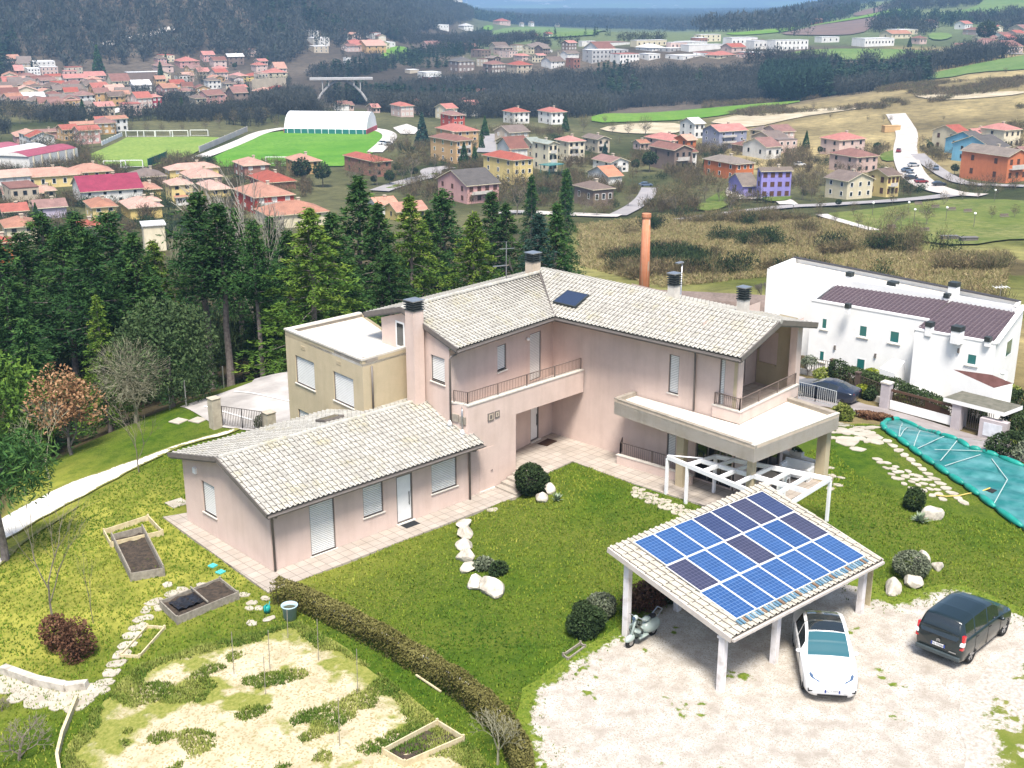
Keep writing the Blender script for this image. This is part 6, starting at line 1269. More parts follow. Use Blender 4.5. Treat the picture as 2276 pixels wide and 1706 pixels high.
def lamp(label, p, h, m_=None, ball=True, arm=0):
 t = thing('street_lamp', label, 'lamp', p); q = MB(); q.tube([(0,0,-.2),(0,0,h)], [.07,.05], 8); q.obj('pole', m_ or CHROME, t, smooth=True); q = MB()
 if ball: q.ball((-.25,.15,h - .05), .17, 2); q.bar((0,0,h),(-.25,.15,h),.03); q.obj('lamp_head', WHITE, t, smooth=True)
 else: q.cbox((arm,0,h),(.7,.3,.12)); q.obj('lamp_head', CHROME, t, bevel=.03)
 return t
lamp('slim white lamp post with a globe beside the gate canopy', gpt(2062,1400), 3., WHITE)
# garden plants next door
for lab, u, v, r, m_, sd_ in (('bright yellow green topiary ball at the left corner of the neighbour garden',1262,1165,(.95,.95,1.0),LEAFB,60),('clipped yellow green bush beside the brown fence and the blue coupe',1200,1215,(.9,.8,.7),LEAFB,61),('round yellow green topiary ball near the canopy roof',1735,1235,(.9,.9,.65),LEAFB,62),('low rusty green bush under the round yellow ball',1690,1290,(.9,.8,.55),LEAFD,63),('rounded mid green bush behind the gate canopy',1925,1265,(1.,.9,.8),WEED,64),('yellow leaved bush at the right of the canopy roof',2000,1275,(.8,.7,.65),LEAFB,65),('round green bush behind the dark post by the white wall',1020,1140,(.9,.8,.6),WEED,66),('light green bush behind the brown barred fence',920,1185,(.9,.8,.55),WEED,67),('small yellow bush at the foot of the barred fence',1160,1290,(.5,.5,.5),LEAFB,68),('dark potted bush in front of the barred fence',1220,1305,(.55,.55,.55),LEAFD,69),('dark round bush behind the bars of the roofed gate',1890,1445,(.7,.7,.65),LEAFD,70),('tall dark bush behind the yellow green ball',1385,1150,(.9,1.,.95),LEAFD,71),('green bush beside the slim white lamp post',2100,1310,(1.1,.9,.7),WEED,72),('dark green bush right of the canopy',2160,1360,(1.,1.,.75),LEAFD,73),('small bush at the street end of the grey railing',1040,1440,(.7,.65,.6),WEED,74),('dark lavender mound beside the pool cover',1900,1650,(1.7,.8,.5),LEAFD,75),('low lavender mound at the right edge above the pool',2120,1655,(1.5,.8,.45),LEAFG,76)):
 bush('garden_bush', lab, Vector((48.8, 3.2, float(H(48.8, 3.2)))) if u == 1385 else gpt(u, v) if u < 1890 or v < 1600 else G(*((2234, 1000) if u == 1900 else (2292, 1016))), r, m_, 1500, .085, sd_, 'bush')
hedge('hedge', 'dark green clipped hedge along the neighbour garden', [(48.7,2.4),(48.5,-.6),(47.9,-3.4),(47.2,-6.2)], 1.3, 1.35, 7000, LEAFD, .09, 81, False)
hedge('hedge', 'tall dark hedge to the right of the meter cabinet', [tuple(gpt(*p)[:2]) for p in ((2110,1520),(2200,1555),(2330,1600))], 1.6, 1.5, 6000, LEAFD, .09, 82, False)
hedge('hedge', 'low brown dry hedge between the street and the pool', [tuple(gpt(*p)[:2]) for p in ((1150,1425),(1250,1425),(1330,1450))], 1.1, .4, 2500, LEAFR, .08, 83, False)
blue.location = gpt(930,1300) + Vector((.2,.2,0)); blue.rotation_euler = (0, 0, R(96))
g_ = atr(*nz(2050,690), 118); zb_ = float(H(g_[0], g_[1])); zt_ = atr(*nz(2050,555), 118)[2]; t = thing('aerial', 'television aerial on a thin mast in the scrub behind the white house', 'aerial', (g_[0], g_[1], zb_)); m = MB(); m.tube([(0,0,0),(0,0,zt_ - zb_)], .045, 6); m.obj('mast', CHROME, t); m = MB(); m.bar((-.5,.4,zt_-zb_-.3),(.5,-.4,zt_-zb_-.25),.05)
for k in range(5): a_ = Vector((-.5 + k * .25, .4 - k * .2, zt_ - zb_ - .28)); m.bar(a_ + Vector((-.3,-.35,0)), a_ + Vector((.3,.35,0)), .04)
m.obj('antenna', WHITE, t)
# cream house beyond at the right edge
bh = thing('cream_house', 'cream walled house behind the white one at the right edge of the photo', 'house', (60,-9.5,-5)); m = MB(); m.prism([(0,0),(.4,-5),(8,-4.5),(7.5,1)], -1, 5.6); m.obj('wall', mat('cream wall', (.62,.56,.36), rough=.9), bh); m = MB(); m.prism([(-.3,.2),(.1,-5.3),(8.4,-4.8),(7.8,1.3)], 5.6, 5.8); m.obj('roof', NW, bh); m = MB(); m.box((-.02,-2.9,.6),(.3,-1.,2.1)); m.obj('window', DGLASS, bh)
# ---------------------------------------------------------------- trees
def trunk_mb(h, r, lean=.02, seed=0, n=8, top=.15):
 rd = random.Random(seed); m = MB(); P = [(rd.uniform(-1, 1) * lean * h * t, rd.uniform(-1, 1) * lean * h * t, h * t - .4 * (t == 0)) for t in (0, .15, .35, .6, .85, 1)]
 m.tube(P, [r * 1.25, r, r * .85, r * .62, r * .35, r * top], n); return m
def conifer(kind, seed):
 """trunk mesh and crown mesh of a tree 16 m tall"""
 rg = np.random.default_rng(seed); h = 16.; rd = random.Random(seed); P = []; T = []; L_ = []; tm = trunk_mb(h, .24, .012, seed)
 if kind == 'pine': nb, zb, rad, droop, cl, sz = 84, .30, 3.6, .0, 30, .20
 elif kind == 'tall': nb, zb, rad, droop, cl, sz = 56, .50, 3.0, .0, 32, .20
 elif kind == 'cedar': nb, zb, rad, droop, cl, sz = 120, .06, 5.6, -.14, 36, .21
 else: nb, zb, rad, droop, cl, sz = 120, .05, 3.8, -.2, 30, .19
 for k in range(nb):
  t = (k + rd.random()) / nb; z = h * (zb + (1 - zb) * t);
  if kind in ('pine', 'tall'): q = rad * ((1 - t) ** .8 * .8 + .22 * math.sin(math.pi * min(1, t * 1.4 + .1))) * rd.uniform(.4, 1.25) + .2
  else: q = rad * (1 - t) ** .85 * rd.uniform(.65, 1.1) + .15
  a = k * 2.399 + rd.uniform(-.4, .4); d = np.array([math.cos(a), math.sin(a)]); up_ = rd.uniform(.05, .4) if kind in ('pine', 'tall') else rd.uniform(-.05, .12)
  end = np.array([d[0] * q, d[1] * q, z + q * (up_ + droop)])
  if k % 2 == 0 and q > .8: tm.tube([(0, 0, z), (d[0] * q * .5, d[1] * q * .5, z + q * .5 * (up_ + droop * .5)), tuple(end * [.9, .9, 1])], [.055, .035, .012], 4, 0, False)
  n = int(cl * (.35 + q / rad)); u = rg.random(n) ** .7 * .95 + .08; c = np.column_stack([d[0] * q * u, d[1] * q * u, z + q * u * (up_ + droop * u)])
  sp = .34 if kind in ('pine', 'tall') else .26; c += rg.normal(0, 1, (n, 3)) * sp * np.array([1, 1, .42 if kind in ('cedar', 'spruce') else .7]) * (.4 + .8 * q / rad)
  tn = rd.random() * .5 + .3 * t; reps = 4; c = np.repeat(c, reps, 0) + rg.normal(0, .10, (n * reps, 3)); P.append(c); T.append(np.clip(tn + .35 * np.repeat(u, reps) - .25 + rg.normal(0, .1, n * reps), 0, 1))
 P = np.concatenate(P); T = np.concatenate(T); n = len(P)
 dr = P * [1, 1, 0]; dr /= np.linalg.norm(dr, axis=1)[:, None] + 1e-6; a = dr + rg.normal(0, .75, (n, 3)); a[:, 2] *= .7; a /= np.linalg.norm(a, axis=1)[:, None]; b = np.cross(a, rg.normal(size=(n, 3))); b /= np.linalg.norm(b, axis=1)[:, None] + 1e-6
 s = (sz * (.6 + .8 * rg.random(n)))[:, None]; V = np.stack([P - a * s * .6, P + b * s * .26, P + a * s * 1.1, P - b * s * .26], 1).reshape(-1, 3)
 return tm, V, np.arange(4 * n).reshape(n, 4), np.repeat(T, 4)
def bare(seed, h=8., depth=5, spread=.5, fork=.3, twig=.012, r0=.14, ntw=3, k0=3, sides=4):
 m = MB(); rd = random.Random(seed)
 def grow(p, d, L, r, lev):
  q = p + d * L * .5 + Vector((rd.uniform(-1, 1), rd.uniform(-1, 1), rd.uniform(-.3, .6))) * L * .06; e = q + (d + Vector((rd.uniform(-1, 1), rd.uniform(-1, 1), rd.uniform(-.2, .7))) * .16).normalized() * L * .5
  m.tube([p, q, e], [r, r * .82, r * .64], max(3, sides - (depth - lev) // 2) if lev < depth else sides, 0, False)
  if lev == 0: return
  for k in range(k0 if lev > 1 else ntw):
   a = k * 2.399 + rd.random(); s = spread * rd.uniform(.6, 1.3); u = d.orthogonal().normalized(); v = d.cross(u); nd = (d + (u * math.cos(a) + v * math.sin(a)) * s + Vector((0, 0, .12))).normalized(); st = p.lerp(e, 1 if k == 0 else rd.uniform(.55, 1.))
   grow(st, nd, L * rd.uniform(.62, .85), max(r * .58, twig), lev - 1)
 grow(Vector((0, 0, -.2)), Vector((rd.uniform(-.04, .04), rd.uniform(-.04, .04), 1)), h * fork, r0, depth); return m
PROTO = {}
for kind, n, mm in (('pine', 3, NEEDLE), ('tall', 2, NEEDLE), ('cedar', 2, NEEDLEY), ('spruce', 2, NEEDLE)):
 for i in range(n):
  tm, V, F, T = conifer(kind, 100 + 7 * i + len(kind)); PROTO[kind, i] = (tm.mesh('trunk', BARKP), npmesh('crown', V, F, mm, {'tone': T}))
for kk, src, mm in (('yspruce', ('spruce', 1), NEEDLEY), ('bspruce', ('spruce', 0), NEEDLEB), ('dcedar', ('cedar', 0), NEEDLE)):
 a, b = PROTO[src]; b = b.copy(); b.materials.clear(); b.materials.append(mm); PROTO[kk, 0] = (a, b)
def tree(name, label, loc, protos, sc, rz, group=None, cat='tree', parts=('trunk', 'crown')):
 t = thing(name, label, cat, loc, rz, group); t.scale = sc if hasattr(sc, '__len__') else (sc,) * 3
 for nm, me in zip(parts, protos):
  if me is not None: link(nm, me, t)
 return t
rd = random.Random(12)
def forest(kind, label, u, v, r, wide=1., name='pine_tree', group='conifers of the wood beside the house'):
 u *= 1.02893; v *= 1.02893; X = atr(u, v, r); z0 = float(H(X[0], X[1])); h = max(4., X[2] - z0); ks = [k for k in PROTO if k[0] == kind]; k = ks[rd.randrange(len(ks))]
 tree(name, label, (X[0], X[1], z0), PROTO[k], (h / 16 * wide, h / 16 * wide, h / 16), rd.random() * 6.28, group)
W_ = 1.05
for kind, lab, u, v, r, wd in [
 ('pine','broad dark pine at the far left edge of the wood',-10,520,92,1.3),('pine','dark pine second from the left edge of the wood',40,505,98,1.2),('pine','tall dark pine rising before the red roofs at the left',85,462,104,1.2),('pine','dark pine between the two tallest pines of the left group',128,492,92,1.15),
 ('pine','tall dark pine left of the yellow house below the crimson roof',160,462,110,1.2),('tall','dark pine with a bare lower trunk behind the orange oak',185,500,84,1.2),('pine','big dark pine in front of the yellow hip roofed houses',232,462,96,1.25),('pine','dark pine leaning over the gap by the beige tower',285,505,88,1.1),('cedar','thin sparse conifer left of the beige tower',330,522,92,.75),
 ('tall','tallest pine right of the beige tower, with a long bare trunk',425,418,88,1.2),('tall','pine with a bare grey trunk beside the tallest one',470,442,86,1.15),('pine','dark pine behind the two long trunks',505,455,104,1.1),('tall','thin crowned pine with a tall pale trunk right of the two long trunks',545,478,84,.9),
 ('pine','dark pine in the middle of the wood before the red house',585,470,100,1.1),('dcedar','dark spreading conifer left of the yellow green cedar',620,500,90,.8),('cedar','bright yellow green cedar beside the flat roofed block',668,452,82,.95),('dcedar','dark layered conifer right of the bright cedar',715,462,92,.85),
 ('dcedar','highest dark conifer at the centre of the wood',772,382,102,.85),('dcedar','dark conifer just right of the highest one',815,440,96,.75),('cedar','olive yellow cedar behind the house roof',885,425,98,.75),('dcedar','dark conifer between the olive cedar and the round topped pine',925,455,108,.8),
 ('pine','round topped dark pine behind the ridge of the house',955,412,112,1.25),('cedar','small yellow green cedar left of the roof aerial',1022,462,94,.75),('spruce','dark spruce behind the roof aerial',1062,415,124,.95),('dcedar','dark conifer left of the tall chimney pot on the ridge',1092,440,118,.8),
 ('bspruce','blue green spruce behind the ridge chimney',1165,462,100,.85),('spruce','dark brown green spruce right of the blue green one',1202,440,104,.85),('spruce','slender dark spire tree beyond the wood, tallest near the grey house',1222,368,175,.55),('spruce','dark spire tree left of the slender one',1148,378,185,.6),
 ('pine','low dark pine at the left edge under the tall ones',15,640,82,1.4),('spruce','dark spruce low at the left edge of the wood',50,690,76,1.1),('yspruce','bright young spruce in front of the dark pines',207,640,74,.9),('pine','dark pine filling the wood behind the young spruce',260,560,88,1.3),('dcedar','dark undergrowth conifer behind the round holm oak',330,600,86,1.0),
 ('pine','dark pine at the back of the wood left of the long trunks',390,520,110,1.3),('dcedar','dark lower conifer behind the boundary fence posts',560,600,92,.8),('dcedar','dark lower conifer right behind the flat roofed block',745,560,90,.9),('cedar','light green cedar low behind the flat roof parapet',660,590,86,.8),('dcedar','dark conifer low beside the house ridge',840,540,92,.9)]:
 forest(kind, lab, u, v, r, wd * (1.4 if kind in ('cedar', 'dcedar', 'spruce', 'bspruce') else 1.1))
# broadleaf and bare trees close by
def near_tree(label, base, top, protos, h0, name='tree', wide=1., group=None, rz=None):
 g = G(*base); h = max(.8, ztop(g, *top) - g.z); return tree(name, label, g, protos, (h / h0 * wide, h / h0 * wide, h / h0), rd.random() * 6 if rz is None else rz, group)
def crown_mesh(n, r, size, m, seed, zc, shell=.45, lump=.45, k=12, zmin=-.7):
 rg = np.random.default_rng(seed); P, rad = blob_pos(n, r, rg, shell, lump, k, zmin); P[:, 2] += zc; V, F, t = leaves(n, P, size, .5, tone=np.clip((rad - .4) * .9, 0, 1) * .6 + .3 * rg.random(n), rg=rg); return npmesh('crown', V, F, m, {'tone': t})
def twig_cloud(seed, m, n, r, zc, L=.6, w_=.035):
 rg = np.random.default_rng(seed); d = rg.normal(size=(n, 3)); d /= np.linalg.norm(d, axis=1)[:, None]; q = rg.random(n) ** .45; P = d * q[:, None] * r + [0, 0, zc]; dr = d + rg.normal(0, .4, (n, 3)) + [0, 0, .35]; dr /= np.linalg.norm(dr, axis=1)[:, None]; b = np.cross(dr, rg.normal(size=(n, 3))); b /= np.linalg.norm(b, axis=1)[:, None]; V = np.stack([P - dr * L - b * w_, P - dr * L + b * w_, P + dr * L], 1).reshape(-1, 3); return npmesh('crown', V, np.arange(3 * n).reshape(-1, 3), m, {'tone': np.repeat(rg.random(n), 3)})
oakT = bare(5, 7.5, 5, .55, .2, .012, .14, 3).mesh('trunk', BARK)
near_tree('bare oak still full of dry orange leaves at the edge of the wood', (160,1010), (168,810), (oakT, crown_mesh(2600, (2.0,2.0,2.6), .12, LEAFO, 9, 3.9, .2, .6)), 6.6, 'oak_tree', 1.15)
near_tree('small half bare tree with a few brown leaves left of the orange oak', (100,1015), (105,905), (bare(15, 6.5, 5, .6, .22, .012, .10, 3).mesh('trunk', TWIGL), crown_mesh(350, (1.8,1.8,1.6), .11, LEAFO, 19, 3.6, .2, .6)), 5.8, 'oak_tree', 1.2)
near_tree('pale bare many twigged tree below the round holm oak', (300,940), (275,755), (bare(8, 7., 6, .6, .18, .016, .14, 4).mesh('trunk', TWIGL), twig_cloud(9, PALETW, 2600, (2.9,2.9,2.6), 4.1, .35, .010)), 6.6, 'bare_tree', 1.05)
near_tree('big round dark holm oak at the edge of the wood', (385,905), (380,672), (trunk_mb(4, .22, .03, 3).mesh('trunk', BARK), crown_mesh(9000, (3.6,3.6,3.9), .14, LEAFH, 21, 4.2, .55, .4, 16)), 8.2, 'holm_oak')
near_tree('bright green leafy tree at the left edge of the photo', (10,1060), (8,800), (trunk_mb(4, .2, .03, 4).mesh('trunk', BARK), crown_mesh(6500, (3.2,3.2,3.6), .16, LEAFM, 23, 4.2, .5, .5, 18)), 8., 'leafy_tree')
def pine_near():
 tm = trunk_mb(6, .2, .05, 6); rg = np.random.default_rng(31); P, rad = blob_pos(5200, (3.0,3.0,2.0), rg, .3, .5, 14, -.6); P[:, 2] += 5.2; V, F, t = leaves(5200, P, .2, .22, tone=np.clip(rad * .6, 0, 1), rg=rg); return tm.mesh('trunk', BARKP), npmesh('crown', V, F, NEEDLE, {'tone': t})
near_tree('dark pine with a bare leaning trunk on the lawn at the left edge', (12,1245), (20,945), pine_near(), 7.4, 'pine_tree', .95)
yt = bare(22, 4., 4, .5, .42, .008, .05, 3).mesh('trunk', TWIG)
near_tree('young bare tree standing beside the white track', (309,1049), (296,930), (yt, None), 3.4, 'young_tree'); near_tree('young bare tree at the crest of the lawn, left of the track', (112,1066), (100,935), (bare(23, 4., 4, .6, .4, .01, .06, 3).mesh('trunk', TWIGL), None), 3.4, 'young_tree')
near_tree('thin bare tree above the russet bush on the left lawn', (118,1380), (95,1170), (bare(24, 5., 4, .4, .4, .006, .05, 3).mesh('trunk', TWIG), None), 4.3, 'young_tree'); near_tree('very thin bare sapling right of the russet bush', (208,1385), (186,1265), (bare(25, 4., 3, .3, .5, .006, .03, 2).mesh('trunk', TWIG), None), 3.4, 'young_tree', .7)
near_tree('bare spreading shrub at the lower left corner', (45,1690), (40,1560), (bare(26, 4., 5, .9, .16, .008, .06, 3).mesh('trunk', TWIG), None), 2.6, 'bare_shrub', 1.4); near_tree('small bare pale branched tree at the lower end of the hedge', (1106,1700), (1110,1575), (bare(27, 4., 5, .6, .25, .010, .07, 3).mesh('trunk', TWIGL), None), 3.3, 'young_tree', 1.1)
near_tree('bare twiggy shrub at the left edge above the crazy paving', (5,1580), (8,1520), (bare(28, 4., 5, .8, .12, .01, .06, 3).mesh('trunk', TWIG), None), 2.4, 'bare_shrub', 1.3)
for u, v, w_, lab in ((130,1440,.62,'russet dry bush, the left one of two on the lawn'),(172,1462,.66,'russet dry bush, the right one of two on the lawn')): bush('dry_bush', lab, G(u, v), (w_, w_, .82), LEAFR, 1900, .06, int(u), shell=.35, lump=.4)
near_tree('small dark bush on the lawn inside the gate', (586,950), (584,935), (None, bush_mesh('crown', (.7,.7,.5), 1300, .06, LEAFD, 77)), 1., 'garden_bush', 1.)
near_tree('olive like small tree behind the garden fence of the white house', nz(810,1150), nz(815,1020), (bare(29, 3., 4, .6, .3, .01, .08, 3).mesh('trunk', BARK), crown_mesh(1100, (.9,.9,.6), .08, LEAFG, 41, 2.0, .4)), 2.6, 'olive_tree', 1.3); near_tree('grey green olive tree beside the yellow green ball', nz(1840,1290), nz(1830,1130), (bare(33, 3., 4, .6, .3, .01, .08, 3).mesh('trunk', BARK), crown_mesh(1300, (1.,1.,.8), .07, LEAFG, 43, 2., .3)), 2.7, 'olive_tree', 1.2)
near_tree('slender bare birch before the white house wall', nz(1075,1140), nz(1085,800), (bare(34, 6., 4, .3, .45, .008, .05, 3).mesh('trunk', mat('pale birch bark', (.50,.46,.42), (.36,.33,.30), 6)), None), 5.4, 'birch_tree', .7)
near_tree('dark bare tree between the house roof and the white house', nz(520,700), nz(430,470), (bare(35, 9., 6, .5, .2, .02, .2, 3).mesh('trunk', BARK), None), 8., 'bare_tree', 1.)
near_tree('tall pale bare tree with upswept branches between the pines', (575,835), (556,500), (bare(41, 12., 5, .38, .4, .03, .2, 3).mesh('trunk', mat('pale grey bark', (.34,.31,.26), (.22,.20,.17), 5, rough=1.)), None), 11.5, 'bare_tree', .8)
near_tree('pale bare tree with crooked branches left of the beige tower', (420,860), (395,560), (bare(43, 12., 5, .4, .38, .025, .16, 3).mesh('trunk', TWIGL), None), 11., 'bare_tree', .7)
# boundary fence of the yard, gate and its pillars
mesh_ = MB()
FP = [(400,905,835,'rusted'),(372,905,0,''),]
for i, (u, v, vt) in enumerate([(378,910,868),(414,905,843),(454,880,840),(498,862,818),(542,845,800),(588,828,785),(634,808,765)]):
 g = G(u, v); m = MB(); m.tube([(0,0,-.3),(0,0,max(1.5, ztop(g, u, vt) - g.z))], .045, 6); o = m.obj('fence_post', CHROME); o.location = g; tag(o, 'thin grey post of the wire fence along the yard edge', 'post', 'posts of the wire fence')
GP = [G(480,950), G(600,958)]; CONP = mat('old concrete pillar', (.44,.39,.30), (.33,.29,.23), 3, rough=.95)
for p, h_, lab in ((GP[0], 1.75, 'concrete gate pillar left of the grey yard gate'), (GP[1], 1.1, 'low concrete gate pillar right of the grey yard gate')): m = MB(); m.cbox((0,0,h_/2-.1),(.55,.55,h_+.2)); m.cbox((0,0,h_+.03),(.62,.62,.06)); o = m.obj('gate_pillar', CONP, bevel=.02); o.location = p; tag(o, lab, 'pillar')
fence('grey barred metal gate of the concrete yard', [GP[0] + Vector((.4,-.1,0)), GP[0].lerp(GP[1], .5), GP[1] - Vector((.4,-.1,0))], 1.15, GUT, .12, 'yard_gate', .08, cat='gate')
# ---------------------------------------------------------------- the town in the valley
def zr_(reg, x, y): return ({1: 0, 2: 760, 3: 1516}[reg] + x * .343580, y * .343580)
def at1(reg, x, y): return G(*zr_(reg, x, y))
WC = {k: mat('wall ' + n, c, tuple(x * .85 for x in c), .35, rough=.9, streak=.5, rnd=.15) for k, n, c in (('y','yellow',(.66,.50,.17)),('c','cream',(.66,.58,.40)),('w','white',(.72,.70,.66)),('p','pink',(.56,.30,.27)),('q','pale pink',(.58,.42,.36)),('o','orange',(.56,.15,.035)),('r','red',(.43,.055,.03)),('b','brick',(.30,.13,.09)),('l','lilac',(.27,.23,.55)),('a','slate blue',(.26,.27,.36)),('u','sky blue',(.17,.44,.60)),('t','tan',(.52,.32,.13)),('e','beige',(.50,.42,.31)),('n','brown',(.22,.16,.13)),('v','pale violet',(.46,.40,.52)),('g','grey',(.42,.41,.40)),('k','crimson',(.42,.06,.08)))}
RC = {k: mat('roof ' + n, c, tuple(x * .66 for x in c), .5, lo=.3, hi=.75, rough=.9, fine=.3, bscale=3.5, rnd=.4) for k, n, c in (('s','salmon tile',(.50,.235,.15)),('b','red brown tile',(.26,.105,.075)),('o','orange tile',(.60,.19,.075)),('c','crimson sheet',(.36,.035,.085)),('g','dark grey tile',(.115,.10,.09)),('n','brown tile',(.20,.14,.11)),('r','red tile',(.45,.11,.07)),('w','white sheet',(.72,.72,.72)),('v','grey green sheet',(.26,.30,.25)),('m','mossy tile',(.24,.19,.15)))}
SHB = mat('brown window shutter', (.10,.045,.025), rough=.8)
def wmesh(w_, h_, m1, m2):
 b = MB(); ring(b, -w_/2, w_/2, -h_/2, h_/2, .1, -.02, .06, 0); b.add([(-w_/2+.1,.02,-h_/2+.1),(w_/2-.1,.02,-h_/2+.1),(w_/2-.1,.02,h_/2-.1),(-w_/2+.1,.02,h_/2-.1)], [(3,2,1,0)], 1); return b.mesh('window', [m1, m2])
WIN = {'d': wmesh(1.1, 1.5, WHITE, DGLASS), 'b': wmesh(1.2, 1.5, SHB, SHB), 'g': wmesh(1.1, 1.4, GUT, DGLASS), 'w': wmesh(1.3, 1.5, WHITE, mat('pale shutter', (.55,.53,.48), rough=.8))}
BALC = mat('pale balcony concrete', (.52,.48,.43), (.42,.39,.35), 1., rough=.9)
HXY = []
def town_house(reg, x0, x1, k, yb, ye, rt, wc, rc, label, nr=3, nl=2, fl=2, win='d', al=28, balc=0, group=None, cat='house', name='house', pitch=.38, over=.5, base_u=None, chim=1, floor0=None):
 xc = x0 + k * (x1 - x0); u, v = zr_(reg, xc, yb); g = G(u, v); dd = dist(g); ppm = FPX / (dd / math.cos(math.atan((CAM[2] - g.z) / dd)) * 1.0)
 Wd = (x1 - x0) * .34358 / ppm; a = R(al); Ll = max(3.5, ((1 - k) * Wd) / math.cos(a) - over * 1.3); Dp = max(3.5, (k * Wd) / math.sin(a) - over * 1.3) if k > .03 else 8.
 Dp = min(Dp, 22); Ll = min(Ll, 70); z1 = ztop(g, *zr_(reg, xc, ye)) - g.z; hgt = max(2.4, z1)
 X = Vector(((RT * math.cos(a) + FH * math.sin(a)))); Y = Vector((-RT * math.sin(a) + FH * math.cos(a)))
 t = thing(name, label, cat, g, math.atan2(X.y, X.x), group)
 HXY.append((*(g + X * Ll / 2 + Y * Dp / 2)[:2], .5 * math.hypot(Ll, Dp) + 1.5))
 m = MB(); m.box((0,0,-3),(Ll,Dp,hgt)); o = over; rise = pitch * min(Ll, Dp) / 2
 P = [(-o,-o),(Ll+o,-o),(Ll+o,Dp+o),(-o,Dp+o)]; rf = MB()
 if rt == 'f':
  m.box((0,0,hgt),(Ll,Dp,hgt+.3)); rf.box((.25,.25,hgt+.304),(Ll-.25,Dp-.25,hgt+.33)); rf.box((-.1,-.1,hgt+.1),(Ll+.1,Dp+.1,hgt+.302))
 else:
  e = hgt - o * pitch; th = .18
  if rt == 'h':
   if Ll >= Dp: A, B = (Dp/2, Dp/2, hgt + rise), (Ll - Dp/2, Dp/2, hgt + rise); F = [(0,1,5,4),(1,2,5),(2,3,4,5),(3,0,4)]
   else: A, B = (Ll/2, Ll/2, hgt + rise), (Ll/2, Dp - Ll/2, hgt + rise); F = [(0,1,4),(1,2,5,4),(2,3,5),(3,0,4,5)]
  elif rt == 'x': A, B = (-o, Dp/2, hgt + pitch*Dp/2), (Ll+o, Dp/2, hgt + pitch*Dp/2); F = [(0,1,5,4),(2,3,4,5),(1,2,5),(3,0,4)]; m.add([(0,0,hgt),(0,Dp,hgt),(0,Dp/2,hgt+pitch*Dp/2)], [(0,2,1)]); m.add([(Ll,0,hgt),(Ll,Dp,hgt),(Ll,Dp/2,hgt+pitch*Dp/2)], [(0,1,2)])
  else: A, B = (Ll/2, -o, hgt + pitch*Ll/2), (Ll/2, Dp+o, hgt + pitch*Ll/2); F = [(3,0,4,5),(1,2,5,4),(0,1,4),(2,3,5)]; m.add([(0,0,hgt),(Ll,0,hgt),(Ll/2,0,hgt+pitch*Ll/2)], [(0,1,2)]); m.add([(0,Dp,hgt),(Ll,Dp,hgt),(Ll/2,Dp,hgt+pitch*Ll/2)], [(0,2,1)])
  lo = [(p[0], p[1], e) for p in P] + [A, B]; V = [(q[0], q[1], q[2] + .02 + th) for q in lo] + [(q[0], q[1], q[2] + .02) for q in lo]; rf.add(V, F, 0)
  fm = [0] * len(F)
  if rt != 'h': F = F[:2]; rf.f = rf.f[:2]; rf.m = rf.m[:2]
  rf.add(V, [tuple(6 + i for i in f[::-1]) for f in F], 1)
  ed = [(0,1),(1,2),(2,3),(3,0)] if rt == 'h' else ([(0,1),(2,3),(1,5),(5,2),(3,4),(4,0)] if rt == 'x' else [(3,0),(1,2),(0,4),(4,1),(2,5),(5,3)])
  rf.add(V, [(i, 6 + i, 6 + j, j) for i, j in ed], 1)
 m.obj('wall', WC[wc], t); ro = rf.obj('roof', [RC[rc], WC['c'] if rt != 'f' else WC['g']], t)
 if chim and rt != 'f':
  cx, cy = Ll * .62, Dp * .5; c = MB(); zc = hgt + rise * .9; c.cbox((cx, cy, zc), (.7, .7, 1.6)); c.cbox((cx, cy, zc + .9), (.95, .95, .15)); c.obj('chimney', [WC['e']], ro)
 fh = hgt / fl; ws = min(1., (Ll / max(nr, 1)) / 2.0); zs = min(1.1, fh / 2.9)
 if fh > 1.6:
  for f in range(fl):
   z = fh * (f + .55)
   for j in range(nr): link('window', WIN[win], t, 0, (Ll * (j + .5) / nr, 0, z)).scale = (ws, -1, zs)
   for j in range(nl): q = link('window', WIN[win], t, 0, (0, Dp * (j + .5) / nl, z), R(-90)); q.scale = (min(1, Dp / max(nl, 1) / 2), 1, zs); q.rotation_euler = (0, 0, R(90))
   if balc and f > 0:
    b = MB(); b.box((Ll*.1,-1.1,z-fh*.55),(Ll*(.1+.8*balc),-.0,z-fh*.5)); b.box((Ll*.1,-1.15,z-fh*.55),(Ll*(.1+.8*balc),-1.05,z-fh*.2)); b.obj('balcony', BALC, t)
 return t
T_ = town_house
